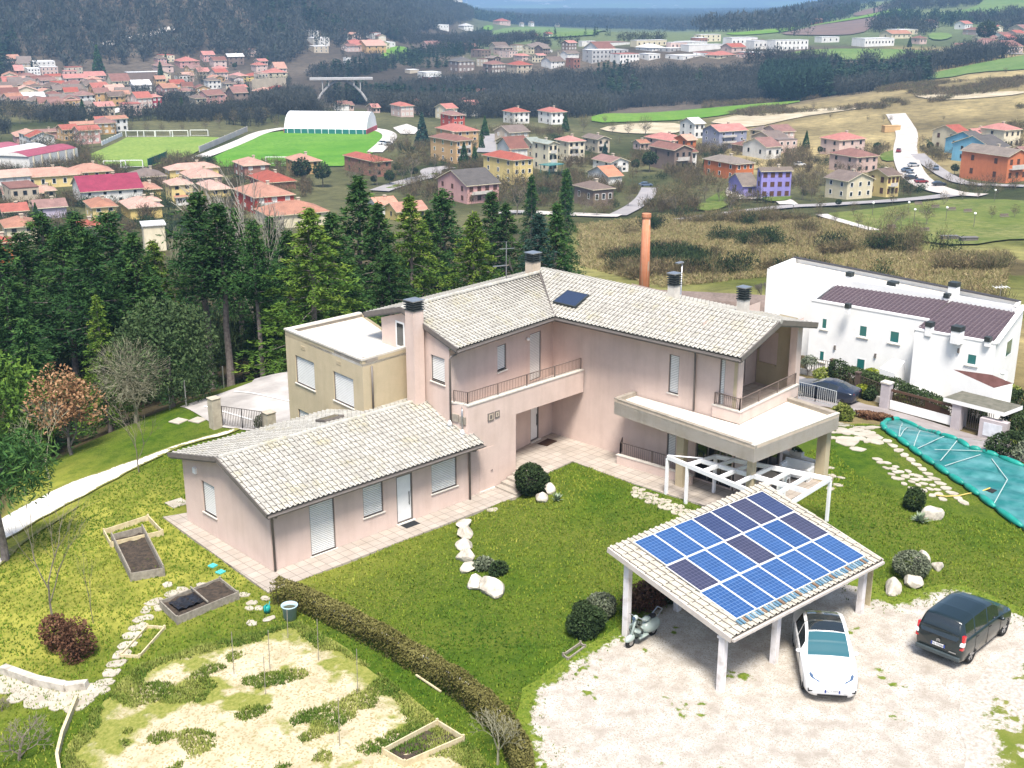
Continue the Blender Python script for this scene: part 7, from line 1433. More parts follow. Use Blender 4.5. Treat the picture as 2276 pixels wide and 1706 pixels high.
HS = [
# left town, near rows
(1,10,445,.22,1228,1150,'h','y','s','long pale yellow school building with a row of small dark windows',6,2,1,'d'),(1,365,690,.3,1200,1118,'h','y','s','yellow building joined behind the long school, windows to the right',4,2,2,'d'),
(1,775,1055,.42,1200,1145,'h','q','n','brown hip roofed house with pinkish walls between the school and the yellow houses',2,2,2,'g'),(1,1035,1380,.2,1180,1098,'h','y','s','yellow house with a wide salmon hip roof beside the football pitch',3,2,2,'w'),
(1,1100,1422,.45,1215,1150,'h','q','s','house with a salmon pyramid roof and white windows below the pitch',2,2,2,'w'),(1,362,865,.35,1325,1240,'x','w','c','long white house with a crimson metal roof',4,3,2,'d'),
(1,815,1035,.5,1285,1225,'h','y','s','small yellow hip roofed house right of the crimson roof',2,2,2,'g'),(1,1030,1245,.42,1330,1195,'h','y','s','tall yellow house with salmon hip roof behind the tall pine',2,2,3,'g'),(1,1215,1490,.55,1315,1225,'h','y','s','yellow house with salmon hip roof just left of the red house',2,2,2,'g'),
(1,1100,1240,.3,1330,1282,'x','w','s','low white house with a salmon gable roof between two yellow houses',2,1,1,'g'),(1,1440,1890,.48,1385,1275,'h','r','s','bright red house with balconies and a salmon hip roof',3,3,2,'w',30,.8),
(1,1600,2105,.3,1480,1395,'h','c','s','wide salmon roofed house with cream walls just behind the pines',3,2,2,'g'),(1,1465,1735,.45,1160,1070,'h','b','s','brick red house with white shutters at the edge of the football pitch',2,2,2,'w'),(1,1812,2075,.45,1130,1045,'h','t','s','orange brown house with a salmon roof next to the goal of the big pitch',2,2,2,'g'),
(1,1545,1905,.5,1235,1180,'h','b','r','red brown roofed house half hidden by trees behind the bright red house',2,2,2,'g'),(1,700,1030,.45,1420,1345,'h','y','s','large yellow house with a salmon hip roof behind the wood',3,2,2,'g'),(1,890,1040,.4,1400,1300,'h','w','s','white house end adjoining the large yellow house',2,1,3,'g'),
(1,470,745,.5,1430,1340,'h','y','s','yellow house with a two part salmon roof left of the large yellow one',2,2,2,'d'),(1,150,405,.35,1420,1345,'x','v','b','pale violet house with a red brown gable roof near the left edge',2,2,2,'d'),(1,-60,160,.4,1430,1380,'x','q','r','pale pink house with a red roof at the left edge of the photo',2,1,2,'d'),
(1,-80,215,.45,1570,1470,'h','c','s','cream house with a salmon hip roof just above the wood at the left edge',2,2,2,'g'),(1,-120,75,.4,1700,1570,'h','o','r','orange house with a red roof at the far left edge above the wood',2,1,2,'g'),(1,440,640,.4,1530,1470,'h','w','r','red roofed house glimpsed between the pines',2,1,2,'g'),
(1,-40,110,.5,1310,1270,'x','w','b','white house with a brown roof below the long school at the left edge',2,1,2,'g'),(1,60,260,.4,1310,1265,'x','q','s','house with a salmon roof right behind the violet one',2,1,2,'g'),(1,180,350,.4,1290,1240,'h','e','s','small salmon roofed house below the long yellow school',2,1,1,'g'),
# row houses and old town
(1,10,215,.5,930,880,'h','p','s','pink end house of the long salmon roofed row',2,2,2,'g'),(1,190,360,.2,905,855,'x','p','b','pink row house with a brown roof, second in the long row',3,1,2,'g'),(1,340,465,.2,880,835,'x','w','n','white row house with a brown roof in the long row',2,1,2,'g'),(1,430,610,.2,860,805,'x','q','s','pale pink row house with a salmon roof in the long row',3,1,2,'g'),(1,590,760,.2,825,770,'x','t','r','tan house with an orange red roof at the right end of the long row',3,1,2,'g'),
(1,935,1045,.5,695,625,'h','k','r','crimson pink house with white windows in the old town',2,2,2,'w'),(1,1040,1140,.4,640,605,'h','q','n','reddish house right of the crimson pink one',2,1,2,'g'),(1,1115,1255,.45,650,590,'h','w','b','white house with a red brown hip roof near the centre of the old town',2,2,2,'g'),(1,1190,1335,.55,705,635,'h','e','n','beige house with a brown roof and loggias by the dark cypress',2,2,2,'d'),
(1,635,830,.5,580,525,'x','c','b','cream gable house with a red brown roof in the old town',2,2,2,'g'),(1,800,965,.4,590,550,'x','w','w','low white building with a white roof right of the cream gable house',3,1,1,'g'),(1,785,1000,.2,520,470,'f','n','w','brown walled hall with a flat white roof',0,0,1,'g'),(1,1300,1425,.4,575,520,'h','w','n','white villa with a brown roof and rows of windows',3,1,2,'g'),
(1,1460,1595,.4,535,490,'h','y','r','yellow house at the left of a yellow pair below the hill',3,1,2,'g'),(1,1560,1690,.3,525,490,'h','y','r','yellow house in the middle of the yellow row below the hill',3,1,2,'g'),(1,1670,1850,.35,520,470,'h','c','r','cream yellow house at the right of the yellow row',3,1,2,'g'),(1,1140,1250,.45,530,490,'x','q','s','pinkish house with balconies above the white villa',2,1,2,'d'),
(1,950,1110,.45,470,425,'h','q','b','red roofed house left of the big red roof at the foot of the hill',2,1,2,'g'),(1,1095,1275,.4,440,395,'h','p','r','house with a broad red roof at the foot of the hill',3,1,2,'g'),(1,1335,1460,.4,440,390,'x','q','b','narrow house with a red brown roof at the foot of the hill',2,1,2,'g'),(1,1440,1570,.3,420,365,'x','n','w','long brown house with a pale roof highest in the old town',3,1,2,'g'),(1,1605,1725,.45,465,420,'h','q','r','red roofed house with balconies right of the long brown one',2,2,2,'d'),
(1,1435,1600,.5,670,600,'x','n','b','brown house with a steep red brown roof above the trees',2,2,2,'g'),(1,1870,1965,.6,690,655,'x','w','n','small white gable house among the trees by the bridge',1,1,1,'g'),(1,2145,2260,.4,715,675,'x','w','b','white house with a red roof behind the sports hall',2,1,2,'g'),
(1,35,150,.6,505,455,'x','b','r','brick red gable house at the left foot of the hill',2,1,2,'g'),(1,120,250,.5,500,445,'f','w','w','white apartment block stepped up the hill, the lower one',4,2,3,'d'),(1,140,330,.4,440,400,'f','w','w','white apartment block stepped up the hill, the topmost one',5,2,2,'d'),(1,215,358,.4,485,435,'f','q','w','pinkish apartment block right of the white stepped blocks',4,2,2,'d'),
(1,250,385,.4,540,505,'x','w','r','white walled house with a red roof in the far old town',3,1,1,'g'),(1,370,545,.3,560,505,'x','q','r','long house with an orange red roof in the far old town',4,1,2,'g'),(1,150,270,.45,610,560,'h','w','n','white house with arcaded windows in the far old town',3,1,2,'d'),(1,290,500,.3,630,580,'x','n','n','long grey brown house in the far old town',4,1,2,'d'),(1,0,150,.4,560,525,'x','c','s','cream house with a pinkish roof at the left edge of the old town',3,1,1,'g'),(1,0,250,.3,690,640,'x','w','w','long low shed with white sloping roofs at the left edge',0,0,1,'g'),(1,260,460,.4,700,650,'x','n','n','grey brown roofed house behind the bare trees, right of the white sheds',3,1,1,'g'),
(1,560,700,.45,670,600,'x','t','b','tan house with a brown roof above the road into the old town',2,2,2,'d'),(1,690,830,.35,670,610,'x','q','s','house with a pale salmon roof and white gable above the road',2,2,2,'g'),(1,480,560,.6,640,600,'x','w','n','narrow white gable wall in the far old town',1,1,2,'g'),(1,560,650,.5,735,690,'x','w','n','white house partly behind the dark fir in the old town',2,1,2,'g'),
(1,1960,2060,.5,240,200,'f','w','w','white house topmost on the left hill',2,1,2,'d',28,0,'white houses on the left hill'),(1,1965,2125,.4,290,245,'f','w','w','white terraced building in the middle of the left hill group',3,1,2,'d',28,0,'white houses on the left hill'),(1,1975,2120,.4,340,300,'f','e','w','pale building lowest of the left hill group',3,1,2,'d',28,0,'white houses on the left hill'),
# centre
(2,555,850,.62,1060,910,'h','t','b','nearest of three tan apartment houses with balconies, brown hip roof',3,3,3,'d',35,.9),(2,595,888,.5,960,850,'h','t','r','middle one of three tan apartment houses, red tiled roof',3,2,3,'d',30),(2,628,800,.5,850,745,'h','r','b','red walled apartment house behind the two tan ones',2,2,3,'d'),
(2,905,1245,.6,1195,1035,'h','y','r','yellow house with a red and brown hip roof beside the pink house',3,3,3,'d',35),(2,598,1025,.5,1320,1200,'x','p','g','pink house with a dark grey gable roof and balconies',4,3,2,'b',32,.8),
(2,1150,1290,.65,1060,935,'x','c','v','cream house with a grey green roof behind the yellow house',1,2,3,'d'),(2,1230,1405,.6,1110,930,'y','c','v','tall cream house with dark balconies and a grey green gable',2,2,3,'g',30,.8),(2,1382,1580,.42,1055,915,'h','c','r','cream apartment house with a red hip roof and balconies',3,2,3,'g',28,.6),(2,1565,1742,.5,990,900,'y','e','n','dark chalet like house with a pale gable front',2,2,2,'g',28,.7),(2,1030,1155,.5,985,935,'h','q','b','low house with a red brown roof left of the grey green roofs',2,1,1,'g'),
(2,1600,1825,.55,1195,1140,'x','w','o','white house with a bright orange roof',2,2,2,'g'),(2,1632,1868,.45,1115,1050,'y','w','b','white house with a brown gable roof behind the bright orange roof',2,2,2,'g',28,.6),(2,1508,1772,.45,1335,1225,'h','n','n','low brown house with a brown hip roof behind bare trees',3,2,1,'d'),
(2,1040,1218,.4,800,725,'h','w','r','left one of a pair of white villas with red hip roofs',3,2,2,'g'),(2,1270,1458,.45,805,725,'h','w','r','right one of a pair of white villas with red hip roofs',3,2,2,'g'),(2,1985,2260,.5,990,910,'h','q','r','pale house with a red hip roof among bare trees',3,2,2,'g'),(2,2015,2280,.5,1110,970,'y','n','b','brown house with a wooden gable below the red hip roof',3,2,2,'g',28,.8),(2,1885,1995,.4,970,925,'x','q','s','low pale pink annexe left of the red hip roof',2,1,1,'g'),
(2,-30,322,.7,1145,1045,'h','b','r','red brick house with a red hip roof standing behind trees',2,3,2,'g',35),(2,145,365,.4,1390,1325,'x','w','o','white house with an orange roof behind the highest pine',2,2,2,'g'),(2,255,555,.35,1430,1385,'x','y','s','yellow house with an orange roof seen between the conifers',3,1,1,'g'),
(2,150,250,.5,730,695,'x','q','r','small red roofed house behind the sports hall',2,1,1,'g'),(2,-15,80,.5,715,680,'x','q','b','house with a red brown roof behind the white hall roof',2,1,1,'g'),(2,400,660,.4,700,660,'x','q','b','long low house with a brown red roof among trees by the gorge',3,1,1,'g'),
# far side of the gorge
(2,685,858,.4,470,395,'h','n','g','brown house with a grey flat hip roof on the far terrace',4,2,2,'w'),(2,908,1062,.4,475,415,'h','n','b','brown house with a row of white windows on the far terrace',5,1,2,'w'),(2,1065,1235,.4,480,420,'h','e','r','red roofed house on the far terrace right of the brown ones',3,1,2,'g'),(2,1110,1222,.5,395,360,'h','q','r','orange red roofed house in the far village',2,1,2,'g'),(2,1205,1305,.4,400,365,'h','c','n','cream house with brown roof in the far village',3,1,1,'g'),(2,1290,1445,.4,445,395,'x','w','n','white house with a pale brown roof in the far village',3,1,2,'d'),(2,1450,1545,.5,445,380,'f','b','b','square brick red building in the far village',2,1,2,'g'),(2,1255,1365,.4,350,325,'f','w','w','white flat house in the far village',3,1,1,'d'),(2,920,1030,.5,410,375,'f','c','w','cream house behind the brown ones on the far terrace',2,1,2,'g'),
(2,1560,1750,.3,410,325,'f','g','w','grey unfinished concrete building on the gorge edge, left part',5,1,3,'g'),(2,1740,1930,.3,415,350,'f','w','r','white building with many openings on the gorge edge, right part',6,1,2,'g'),(2,1930,2065,.4,390,350,'f','w','w','white house at the gorge edge right of the building with many openings',3,1,1,'g'),
(2,480,645,.4,515,470,'f','w','w','white factory hall in the wooded gorge',0,0,1,'g'),(2,510,640,.4,550,500,'f','k','w','red loading wall of the factory in the gorge',0,0,1,'g'),(2,640,790,.3,530,505,'f','w','w','low white shed right of the gorge factory',0,0,1,'g'),(2,400,500,.4,475,455,'f','e','w','low pale shed left of the gorge factory',0,0,1,'g'),
(2,0,160,.4,330,290,'x','q','r','red roofed house left end of the far hillside row',3,1,1,'g'),(2,80,280,.4,345,295,'x','t','s','orange walled house in the far hillside row',3,1,2,'g'),(2,160,340,.4,300,275,'f','w','w','white terraced building of the far hillside row',4,1,1,'d'),(2,0,60,.5,420,375,'f','w','w','small white building by the bridge',2,1,1,'g'),(2,500,640,.4,310,290,'x','q','b','reddish house hidden in trees on the far slope',2,1,1,'g'),(2,770,880,.4,325,300,'x','b','b','red brown house deep in the far trees',2,1,1,'g'),
(2,570,690,.4,185,160,'f','w','w','white flat building on the distant knoll',4,1,1,'d'),(2,750,850,.4,195,165,'h','w','w','white villa on the distant knoll',3,1,2,'d'),(2,975,1090,.4,160,135,'h','q','r','red roofed house on the distant knoll',2,1,1,'g'),(2,1120,1190,.4,245,228,'x','w','n','white house below the distant meadow, left one',2,1,1,'g'),(2,1200,1270,.4,248,228,'x','q','r','red roofed house below the distant meadow, middle one',2,1,1,'g'),(2,1300,1365,.4,245,218,'x','w','r','white house below the distant meadow, right one',2,1,1,'g'),(2,1145,1180,.5,170,150,'x','w','n','small white house left on the rim of the distant meadow',1,1,1,'g'),(2,1205,1245,.5,170,145,'x','w','n','small white house right on the rim of the distant meadow',1,1,1,'g'),(2,1375,1410,.5,172,155,'x','c','n','small cream house at the right end of the distant meadow',1,1,1,'g'),
# industrial terrace
(2,1530,1645,.2,300,268,'f','w','w','white industrial hall standing alone on the left of the terrace',0,0,1,'g'),(2,1870,2110,.15,305,262,'f','c','w','long cream industrial hall on the terrace',6,0,1,'g'),(2,2100,2240,.2,320,275,'f','q','w','pinkish industrial hall next to the long cream one',4,0,1,'g'),(3,85,260,.2,270,225,'f','c','w','cream office block among the industrial halls',4,1,2,'g'),(3,0,290,.15,335,292,'f','w','w','long low white hall at the front of the industrial area',0,0,1,'g'),(3,275,500,.2,300,245,'f','w','w','white industrial hall with a window band',6,0,1,'g'),(3,425,560,.3,320,265,'f','w','w','white hall with a red end wall in the industrial area',3,0,1,'g'),(3,560,835,.15,330,262,'f','w','w','largest white industrial hall with a row of windows',8,0,2,'g'),(3,265,420,.35,340,305,'x','q','r','red roofed house before the industrial halls',2,1,1,'g'),(3,65,170,.4,285,245,'f','b','w','brick coloured hall at the left of the industrial area',3,0,1,'g'),
(3,870,1030,.2,275,240,'f','w','w','low white hall right of the largest hall',3,0,1,'g'),(3,1125,1395,.2,302,250,'f','w','w','long white hall with a dark window band, standing alone',9,0,1,'g'),(3,1305,1500,.25,250,218,'x','c','s','cream house with a red roof on the slope above the lone hall',4,1,1,'g'),(3,1355,1540,.3,225,192,'f','c','w','cream flat roofed block behind the red roofed one on the slope',4,1,1,'g'),(3,1500,1590,.4,285,245,'h','q','b','brown roofed house right of the lone white hall',2,1,1,'g'),(3,1565,1660,.4,180,145,'x','w','r','white farmhouse with a pinkish red roof high on the right hill',3,1,1,'g'),(3,1788,1885,.4,190,152,'x','w','r','second white farmhouse with a red roof on the right hill',3,1,1,'g'),(3,850,925,.5,155,125,'h','b','b','red brick farmhouse at the top of the track',2,1,1,'g'),(3,925,990,.5,105,80,'h','n','b','dark house in the trees above the brick farmhouse',1,1,1,'g'),
(3,1798,1895,.6,330,290,'y','c','b','cream gable house at the left of the right hand village',1,1,2,'g'),(3,1888,2035,.4,335,290,'x','q','b','pinkish row house next to the cream gable house',4,1,2,'g'),(3,2025,2220,.4,350,300,'x','q','b','long brown roofed house at the right edge of the far village',5,1,2,'d'),(3,2030,2150,.4,270,230,'x','w','b','white house with brown roof in the upper right village',3,1,1,'g'),(3,2120,2230,.4,265,215,'x','q','r','reddish house at the right edge of the upper village',3,1,1,'g'),(3,2100,2200,.4,195,170,'h','c','n','cream house above the upper right village',2,1,1,'g'),
# right hand estate
(3,0,155,.5,895,800,'x','w','w','big white house left of the slate blue one',2,2,2,'g'),(3,150,435,.3,965,850,'x','a','r','slate blue house with red roofs and white balconies',3,2,3,'d',28,.6),(3,-40,100,.5,1000,905,'x','o','o','orange walled house with an orange roof, cut by the brown house',1,2,2,'g'),(3,-60,105,.5,1100,985,'x','w','b','white house with a red brown roof and grey balconies',2,2,2,'g',28,.7),
(3,335,470,.4,985,940,'h','n','b','dark roofed house left of the white walled brown roofed one',2,1,1,'g'),(3,428,655,.5,1030,950,'x','w','b','white house with a long red brown roof on the estate',2,2,1,'g'),(3,180,480,.55,1165,1060,'h','o','m','orange house with a grey brown hip roof',3,3,2,'d',30),(3,492,712,.06,1285,1105,'x','l','m','lilac purple house with brown shutters',4,1,3,'b',8),(3,350,495,.3,1270,1200,'x','l','m','low lilac garage wing beside the purple house',1,1,1,'g',8),
(3,928,1205,.3,1010,905,'h','q','r','pale pink house with a red brown hip roof, rear one of the two',3,2,2,'g'),(3,1005,1285,.42,1120,1015,'h','q','b','pale pink house with a red brown hip roof, front one of the two',3,2,2,'g'),(3,965,1260,.33,1290,1170,'y','c','n','cream house with a brown roof and bay windows by the estate road',3,2,2,'d'),(3,1235,1418,.45,1275,1135,'x','y','n','yellow house with a dark red ground floor beside the cream one',3,2,2,'b',28,.7),
(3,1675,1868,.5,985,860,'x','c','r','cream house with a red roof at the left of the right hand row',2,2,2,'b'),(3,1845,2025,.3,950,860,'x','c','r','cream middle house of the right hand row, red roof',3,1,2,'g'),(3,1985,2205,.4,960,840,'h','c','r','cream house with arched dark loggias at the right edge',3,1,2,'g'),(3,1790,2005,.6,1010,920,'x','u','g','light blue house with a dark grey roof, the rear one',2,2,2,'g'),(3,1848,2135,.5,1065,955,'x','u','g','light blue house with a dark grey roof, the front one',3,2,2,'g'),(3,1922,2260,.5,1185,1010,'y','o','m','bright orange house with a cream ground floor at the right edge',3,2,2,'b',28,.8),(3,2150,2300,.5,1060,990,'x','r','b','red house behind the bright orange one',2,1,2,'g')]
for row in HS:
 kw = dict(zip(('nr','nl','fl','win','al','balc','group'), row[10:])); T_(*row[:10], **kw)
def infill(reg, P, n, label, group, ws='wcqept', rs='srbn', size=(8, 13), fl=2, seed=1, flat=.1, name='house'):
 rd_ = random.Random(seed); xs_ = [p[0] for p in P]; ys_ = [p[1] for p in P]; k = 0
 for _ in range(n * 12):
  x, y = rd_.uniform(min(xs_), max(xs_)), rd_.uniform(min(ys_), max(ys_))
  if not inpoly(np.array([x]), np.array([y]), P)[0]: continue
  g = at1(reg, x, y); W = rd_.uniform(*size)
  if any(math.hypot(g.x - a, g.y - b) < c * .75 + W * .6 for a, b, c in HXY) or any(inpoly(np.array([g.x]), np.array([g.y]), E)[0] for E in EXC): continue
  z_ = FPX / (dist(g) + 1) / .34358; h = rd_.uniform(2.6, 3.1) * fl; T_(reg, x - W * z_ * .65, x + W * z_ * .65, rd_.uniform(.35, .55), y, y - h * z_ * .95, 'f' if rd_.random() < flat else rd_.choice('hxxy'), rd_.choice(ws), 'w' if 0 else rd_.choice(rs), label, 3, 2, fl, rd_.choice('dgw'), rd_.uniform(18, 45), 0, group, name=name, chim=0); k += 1
  if k >= n: return
# --- other buildings of the town
def box_thing(label, name, cat, g, sz, rz, parts):
 t = thing(name, label, cat, g, rz);
 for nm, m, f in parts: q = MB(); f(q); q.obj(nm, m, t)
 return t
p0, p1 = G(632, 297), G(815, 300); d = p1 - p0; d.z = 0; L = d.length; rz = math.atan2(d.y, d.x); t = thing('sports_hall', 'white tensile roofed sports hall with a red and green base', 'sports hall', p0, rz); Dp = 19.
m = MB(); PH = ztop(p0, 640, 250) - p0.z; n = 9; sec = [(y, 2.2 + (PH - 2.2) * math.sin(math.pi * min(1, max(0, (y + .0) / Dp))) ** .55) for y in np.linspace(0, Dp, n)]
V = [(x, y, z) for x in np.linspace(0, L, 7) for y, z in sec]; m.add(V, [(i*n+j, (i+1)*n+j, (i+1)*n+j+1, i*n+j+1) for i in range(6) for j in range(n-1)]); m.add([(0,y,z) for y, z in sec], [tuple(range(n))]); m.add([(L,y,z) for y, z in sec], [tuple(range(n-1,-1,-1))]); m.obj('roof', mat('white membrane', (.80,.80,.80), rough=.6), t)
m = MB(); m.box((.1,-.1,-1),(L-.1,.0,2.2)); m.obj('side_wall', mat('green hall wall', (.02,.16,.14), rough=.7), t); m = MB(); m.box((-.15,-.2,-1),(.1,Dp,2.2)); m.obj('end_wall', WC['k'], t); m = MB(); m.box((L-.1,-.2,-1),(L+.15,Dp,2.2)); m.obj('end_wall', WC['k'], t)
for k in range(12): q = MB(); x = L * (k + .5) / 12; q.box((x-.1,-.25,0),(x+.1,-.1,2.2)); q.obj('pillar', WHITE, t)
# crimson and white striped hall at the left
p0, p1 = at1(1, 200, 1125), at1(1, 512, 1062); d = p1 - p0; d.z = 0; L = d.length; t = thing('striped_hall', 'school hall with a crimson and white striped barrel roof and white walls', 'hall', p0, math.atan2(d.y, d.x)); hh = 5.5
m = MB(); m.box((0,0,-2),(L,44,hh)); m.obj('wall', WC['w'], t)
for j in range(4):
 m = MB(); y0, y1 = j * 11., j * 11 + 11.; V = []
 for k in range(7): a = k / 6; V += [(-.5, y0 + (y1 - y0) * a, hh + .15 + 1.2 * math.sin(math.pi * a)), (L * .98, y0 + (y1 - y0) * a, hh + .15 + 1.2 * math.sin(math.pi * a))]
 m.add(V, [(2*k, 2*k+1, 2*k+3, 2*k+2) for k in range(6)]);
 for s in (0, 1): m.add([V[2*k+s] for k in range(7)], [tuple(range(7)) if s else tuple(range(6,-1,-1))], 1)
 m.obj('roof_vault', [RC['c'] if j % 2 == 0 else RC['w'], WC['w']], t)
for k in range(6): q = MB(); x = L * (k + .5) / 6; q.box((x-.25,-.3,-1),(x+.25,-.0,hh)); q.obj('pilaster', WC['c'], t)
g = G(345, 555); t = thing('transformer_tower', 'beige transformer tower with a flat white roof between the pines', 'tower', g, YAW - 1.2); hh = ztop(g, 345, 497) - g.z; m = MB(); m.box((-2.2,-2.2,-3),(2.2,2.2,hh)); m.obj('wall', WC['c'], t); m = MB(); m.box((-2.5,-2.5,hh),(2.5,2.5,hh+.35)); m.obj('roof', RC['w'], t)
X = atr(1432, 628, 150); zb = float(H(X[0], X[1])); t = thing('brick_chimney', 'tall slender orange brick kiln chimney beyond the house roof', 'chimney', (X[0], X[1], zb)); zt = ztop(X, 1438, 474) - zb; m = MB(); m.tube([(0,0,-1),(0,0,zt*.5),(0,0,zt-.6)], [.74,.62,.5], 14); ORB = brick_mat('orange brick', (.58,.22,.11), (.48,.17,.08), (.42,.30,.22), .3, .12, .5, .012); m.obj('shaft', ORB, t, smooth=True); m = MB(); m.tube([(0,0,zt-.6),(0,0,zt-.4),(0,0,zt)], [.54,.6,.58], 14); m.obj('rim', ORB, t)
for lab, u, v, r_, w_, d_ in (('long brown roofed low building behind the ridge at the foot of the brick chimney',1440,642,120,34,10),('low brown gable roof seen over the house ridge right of the chimney',1600,668,108,9,8)):
 X = atr(u, v, r_); zb = float(H(X[0], X[1])); t = thing('low_building', lab, 'building', (X[0], X[1], zb), YAW - R(90) - .22); z = X[2] - zb; m = MB(); m.box((-w_/2,-d_/2,-2),(w_/2,d_/2,z-1.6)); m.obj('wall', WC['w'], t); m = MB(); m.add([(-w_/2-.5,-d_/2-.5,z-1.7),(w_/2+.5,-d_/2-.5,z-1.7),(w_/2+.5,0,z),(-w_/2-.5,0,z),(w_/2+.5,d_/2+.5,z-1.7),(-w_/2-.5,d_/2+.5,z-1.7)], [(0,1,2,3),(3,2,4,5),(1,4,2),(0,3,5)]); m.obj('roof', RC['n'], t)
X = atr(1511, 700, 88); t = lamp('grey street lamp with a flat head behind the house roof', (X[0], X[1], float(H(X[0], X[1]))), ztop(X, 1510, 582) - float(H(X[0], X[1])), None, False, -.3)
# bridge
A, B = atr(688, 174, 735), atr(828, 174, 735); zb = A[2]; d = Vector(B - A); L = d.length; t = thing('arch_bridge', 'pale concrete arch bridge in front of the wooded gorge', 'bridge', tuple(A), math.atan2(d.y, d.x)); m = MB(); m.box((0,-3,-.8),(L,3,.4)); m.obj('deck', WC['g'], t); m = MB(); m.tube([(L*(.1+.8*k/14),0,-1.2-12*(2*k/14-1)**2) for k in range(15)], .8, 6); m.obj('arch', WC['g'], t)
for k in range(1, 8): q = MB(); x = L * (.1 + .8 * k / 8); q.box((x-.3,-2,-1.2-12*(2*k/8-1)**2),(x+.3,2,-.7)); q.obj('pier', WC['g'], t)
# --- pitches, roads and fields
def fs(name, P, m, off=.35, step=7., jit=0., sm=1): return sheet(name, w2(P), m, off, step, jit, sm)
def grs(n, a, b, c, s=.02): return grass_mat(n, a, b, c, s, .09, .6)
PIT1 = grs('pale pitch grass', (.14,.25,.04), (.22,.32,.06), (.33,.37,.11)); PIT2 = grs('bright pitch grass', (.085,.24,.02), (.14,.31,.03), (.20,.34,.06)); FLD = grs('bright field', (.10,.24,.02), (.16,.30,.035), (.26,.32,.08)); FLD2 = grs('soft green field', (.11,.19,.05), (.16,.24,.07), (.24,.28,.11)); PLOW = mat('ploughed field', (.16,.105,.085), (.12,.085,.07), .05, rough=1.); PALED = mat('pale bare earth', (.50,.43,.31), (.36,.30,.19), .12, rough=1., fine=.2, bscale=1.); ROADM = mat('pale road', (.30,.28,.275), (.24,.225,.225), .15, rough=.9); WROAD = mat('white dusty road', (.50,.46,.42), (.38,.345,.31), .2, rough=.95); PARK = grs('park grass', (.10,.14,.03), (.17,.20,.045), (.30,.27,.11), .05); LAWN2 = grs('garden grass', (.08,.14,.02), (.13,.18,.03), (.22,.22,.08), .05)
def q1(reg, *pts): return [zr_(reg, *p) for p in pts]
fs('pitch', q1(1,(540,1020),(640,1075),(960,1085),(1230,1010),(1440,895),(1300,888),(820,893),(760,925)), PIT1, .4, 6, 0, 0); fs('pitch', q1(1,(1360,1030),(1420,1085),(1900,1080),(2215,1080),(2420,990),(2490,900),(2440,845),(2210,838),(1850,850),(1700,868)), PIT2, .4, 6, 0, 0)
CONCP = mat('pale concrete walk', (.52,.49,.45), (.45,.42,.39), .2, rough=.9)
strip('running_track', [G(*zr_(1, *p)) for p in ((1230,1045),(1400,985),(1560,920),(1700,855),(1850,832))], 6, CONCP, .45, seg=4); strip('running_track', [G(*zr_(2, *p)) for p in ((180,835),(270,850),(320,880),(280,930),(210,990))], 6, CONCP, .45, seg=4); fs('forecourt', q1(2,(330,830),(420,805),(510,840),(470,870),(380,870)), CONCP, .4, 5, 0, 0)
for pts, wd, m_ in ([(240,1240),(350,1200),(470,1165),(600,1135)], 6.5, ROADM), ([(600,1150),(560,1100),(700,1085)], 7, ROADM), ([(940,990),(960,930),(1000,890),(940,870)], 8, ROADM), ([(1780,1400),(1880,1350),(1960,1290),(1990,1220)], 5, ROADM), ([(1010,1380),(1200,1375),(1500,1395),(1800,1402)], 6, WROAD): strip('road', [G(*zr_(2, *p)) for p in pts], wd, m_, .4, seg=4)
for pts, wd, m_ in ([(1380,740),(1420,800),(1460,870),(1440,960),(1450,1050),(1500,1150),(1600,1215),(1760,1260),(1950,1270)], 8.5, WROAD), ([(0,1430),(200,1400),(450,1370),(690,1340),(900,1335),(1300,1310),(1560,1290),(1760,1265)], 6, ROADM), ([(690,1330),(640,1290),(500,1290),(350,1290),(330,1240),(360,1210)], 5, WROAD), ([(900,1395),(1000,1430),(1100,1460),(1250,1500)], 3, CONCP), ([(1440,330),(1800,335),(2212,350)], 6, ROADM), ([(1520,1000),(1600,1070),(1720,1150),(1850,1200),(2212,1210)], 5, ROADM): strip('road', [G(*zr_(3, *p)) for p in pts], wd, m_, .45, seg=5)
strip('road', [G(*zr_(1, *p)) for p in ((680,740),(760,715),(830,695))], 8, CONCP, .4, seg=4); strip('hill_road', [G(*zr_(1, *p)) for p in ((675,303),(800,270),(950,235),(1060,205),(1120,192))], 9, WROAD, 1.5, seg=6)
fs('field', q1(2,(1615,800),(1615,750),(1900,735),(2212,715),(2500,690),(2700,672),(3050,645),(2700,705),(2500,745),(2200,780),(1900,790)), FLD, .5, 8); fs('field', q1(3,(1525,500),(1600,480),(1900,420),(2212,362),(2400,330),(2400,440),(2212,455),(1900,470),(1700,510)), FLD2, .6, 9); fs('field', q1(3,(600,395),(680,345),(900,318),(1300,318),(1700,335),(1750,372),(1400,385),(900,392)), FLD2, .6, 12)
fs('bare_earth', q1(2,(2212,800),(1950,795),(1640,830),(1750,860),(2000,870),(2212,860)), PALED, .4, 7); fs('bare_earth', q1(3,(150,790),(400,740),(800,715),(1100,690),(1230,695),(1000,725),(750,760),(450,830),(300,810)), PALED, .4, 7); fs('bare_earth', q1(3,(1480,620),(1600,590),(1900,600),(2212,590),(2212,610),(1900,640),(1650,650)), PALED, .4, 7, .6)
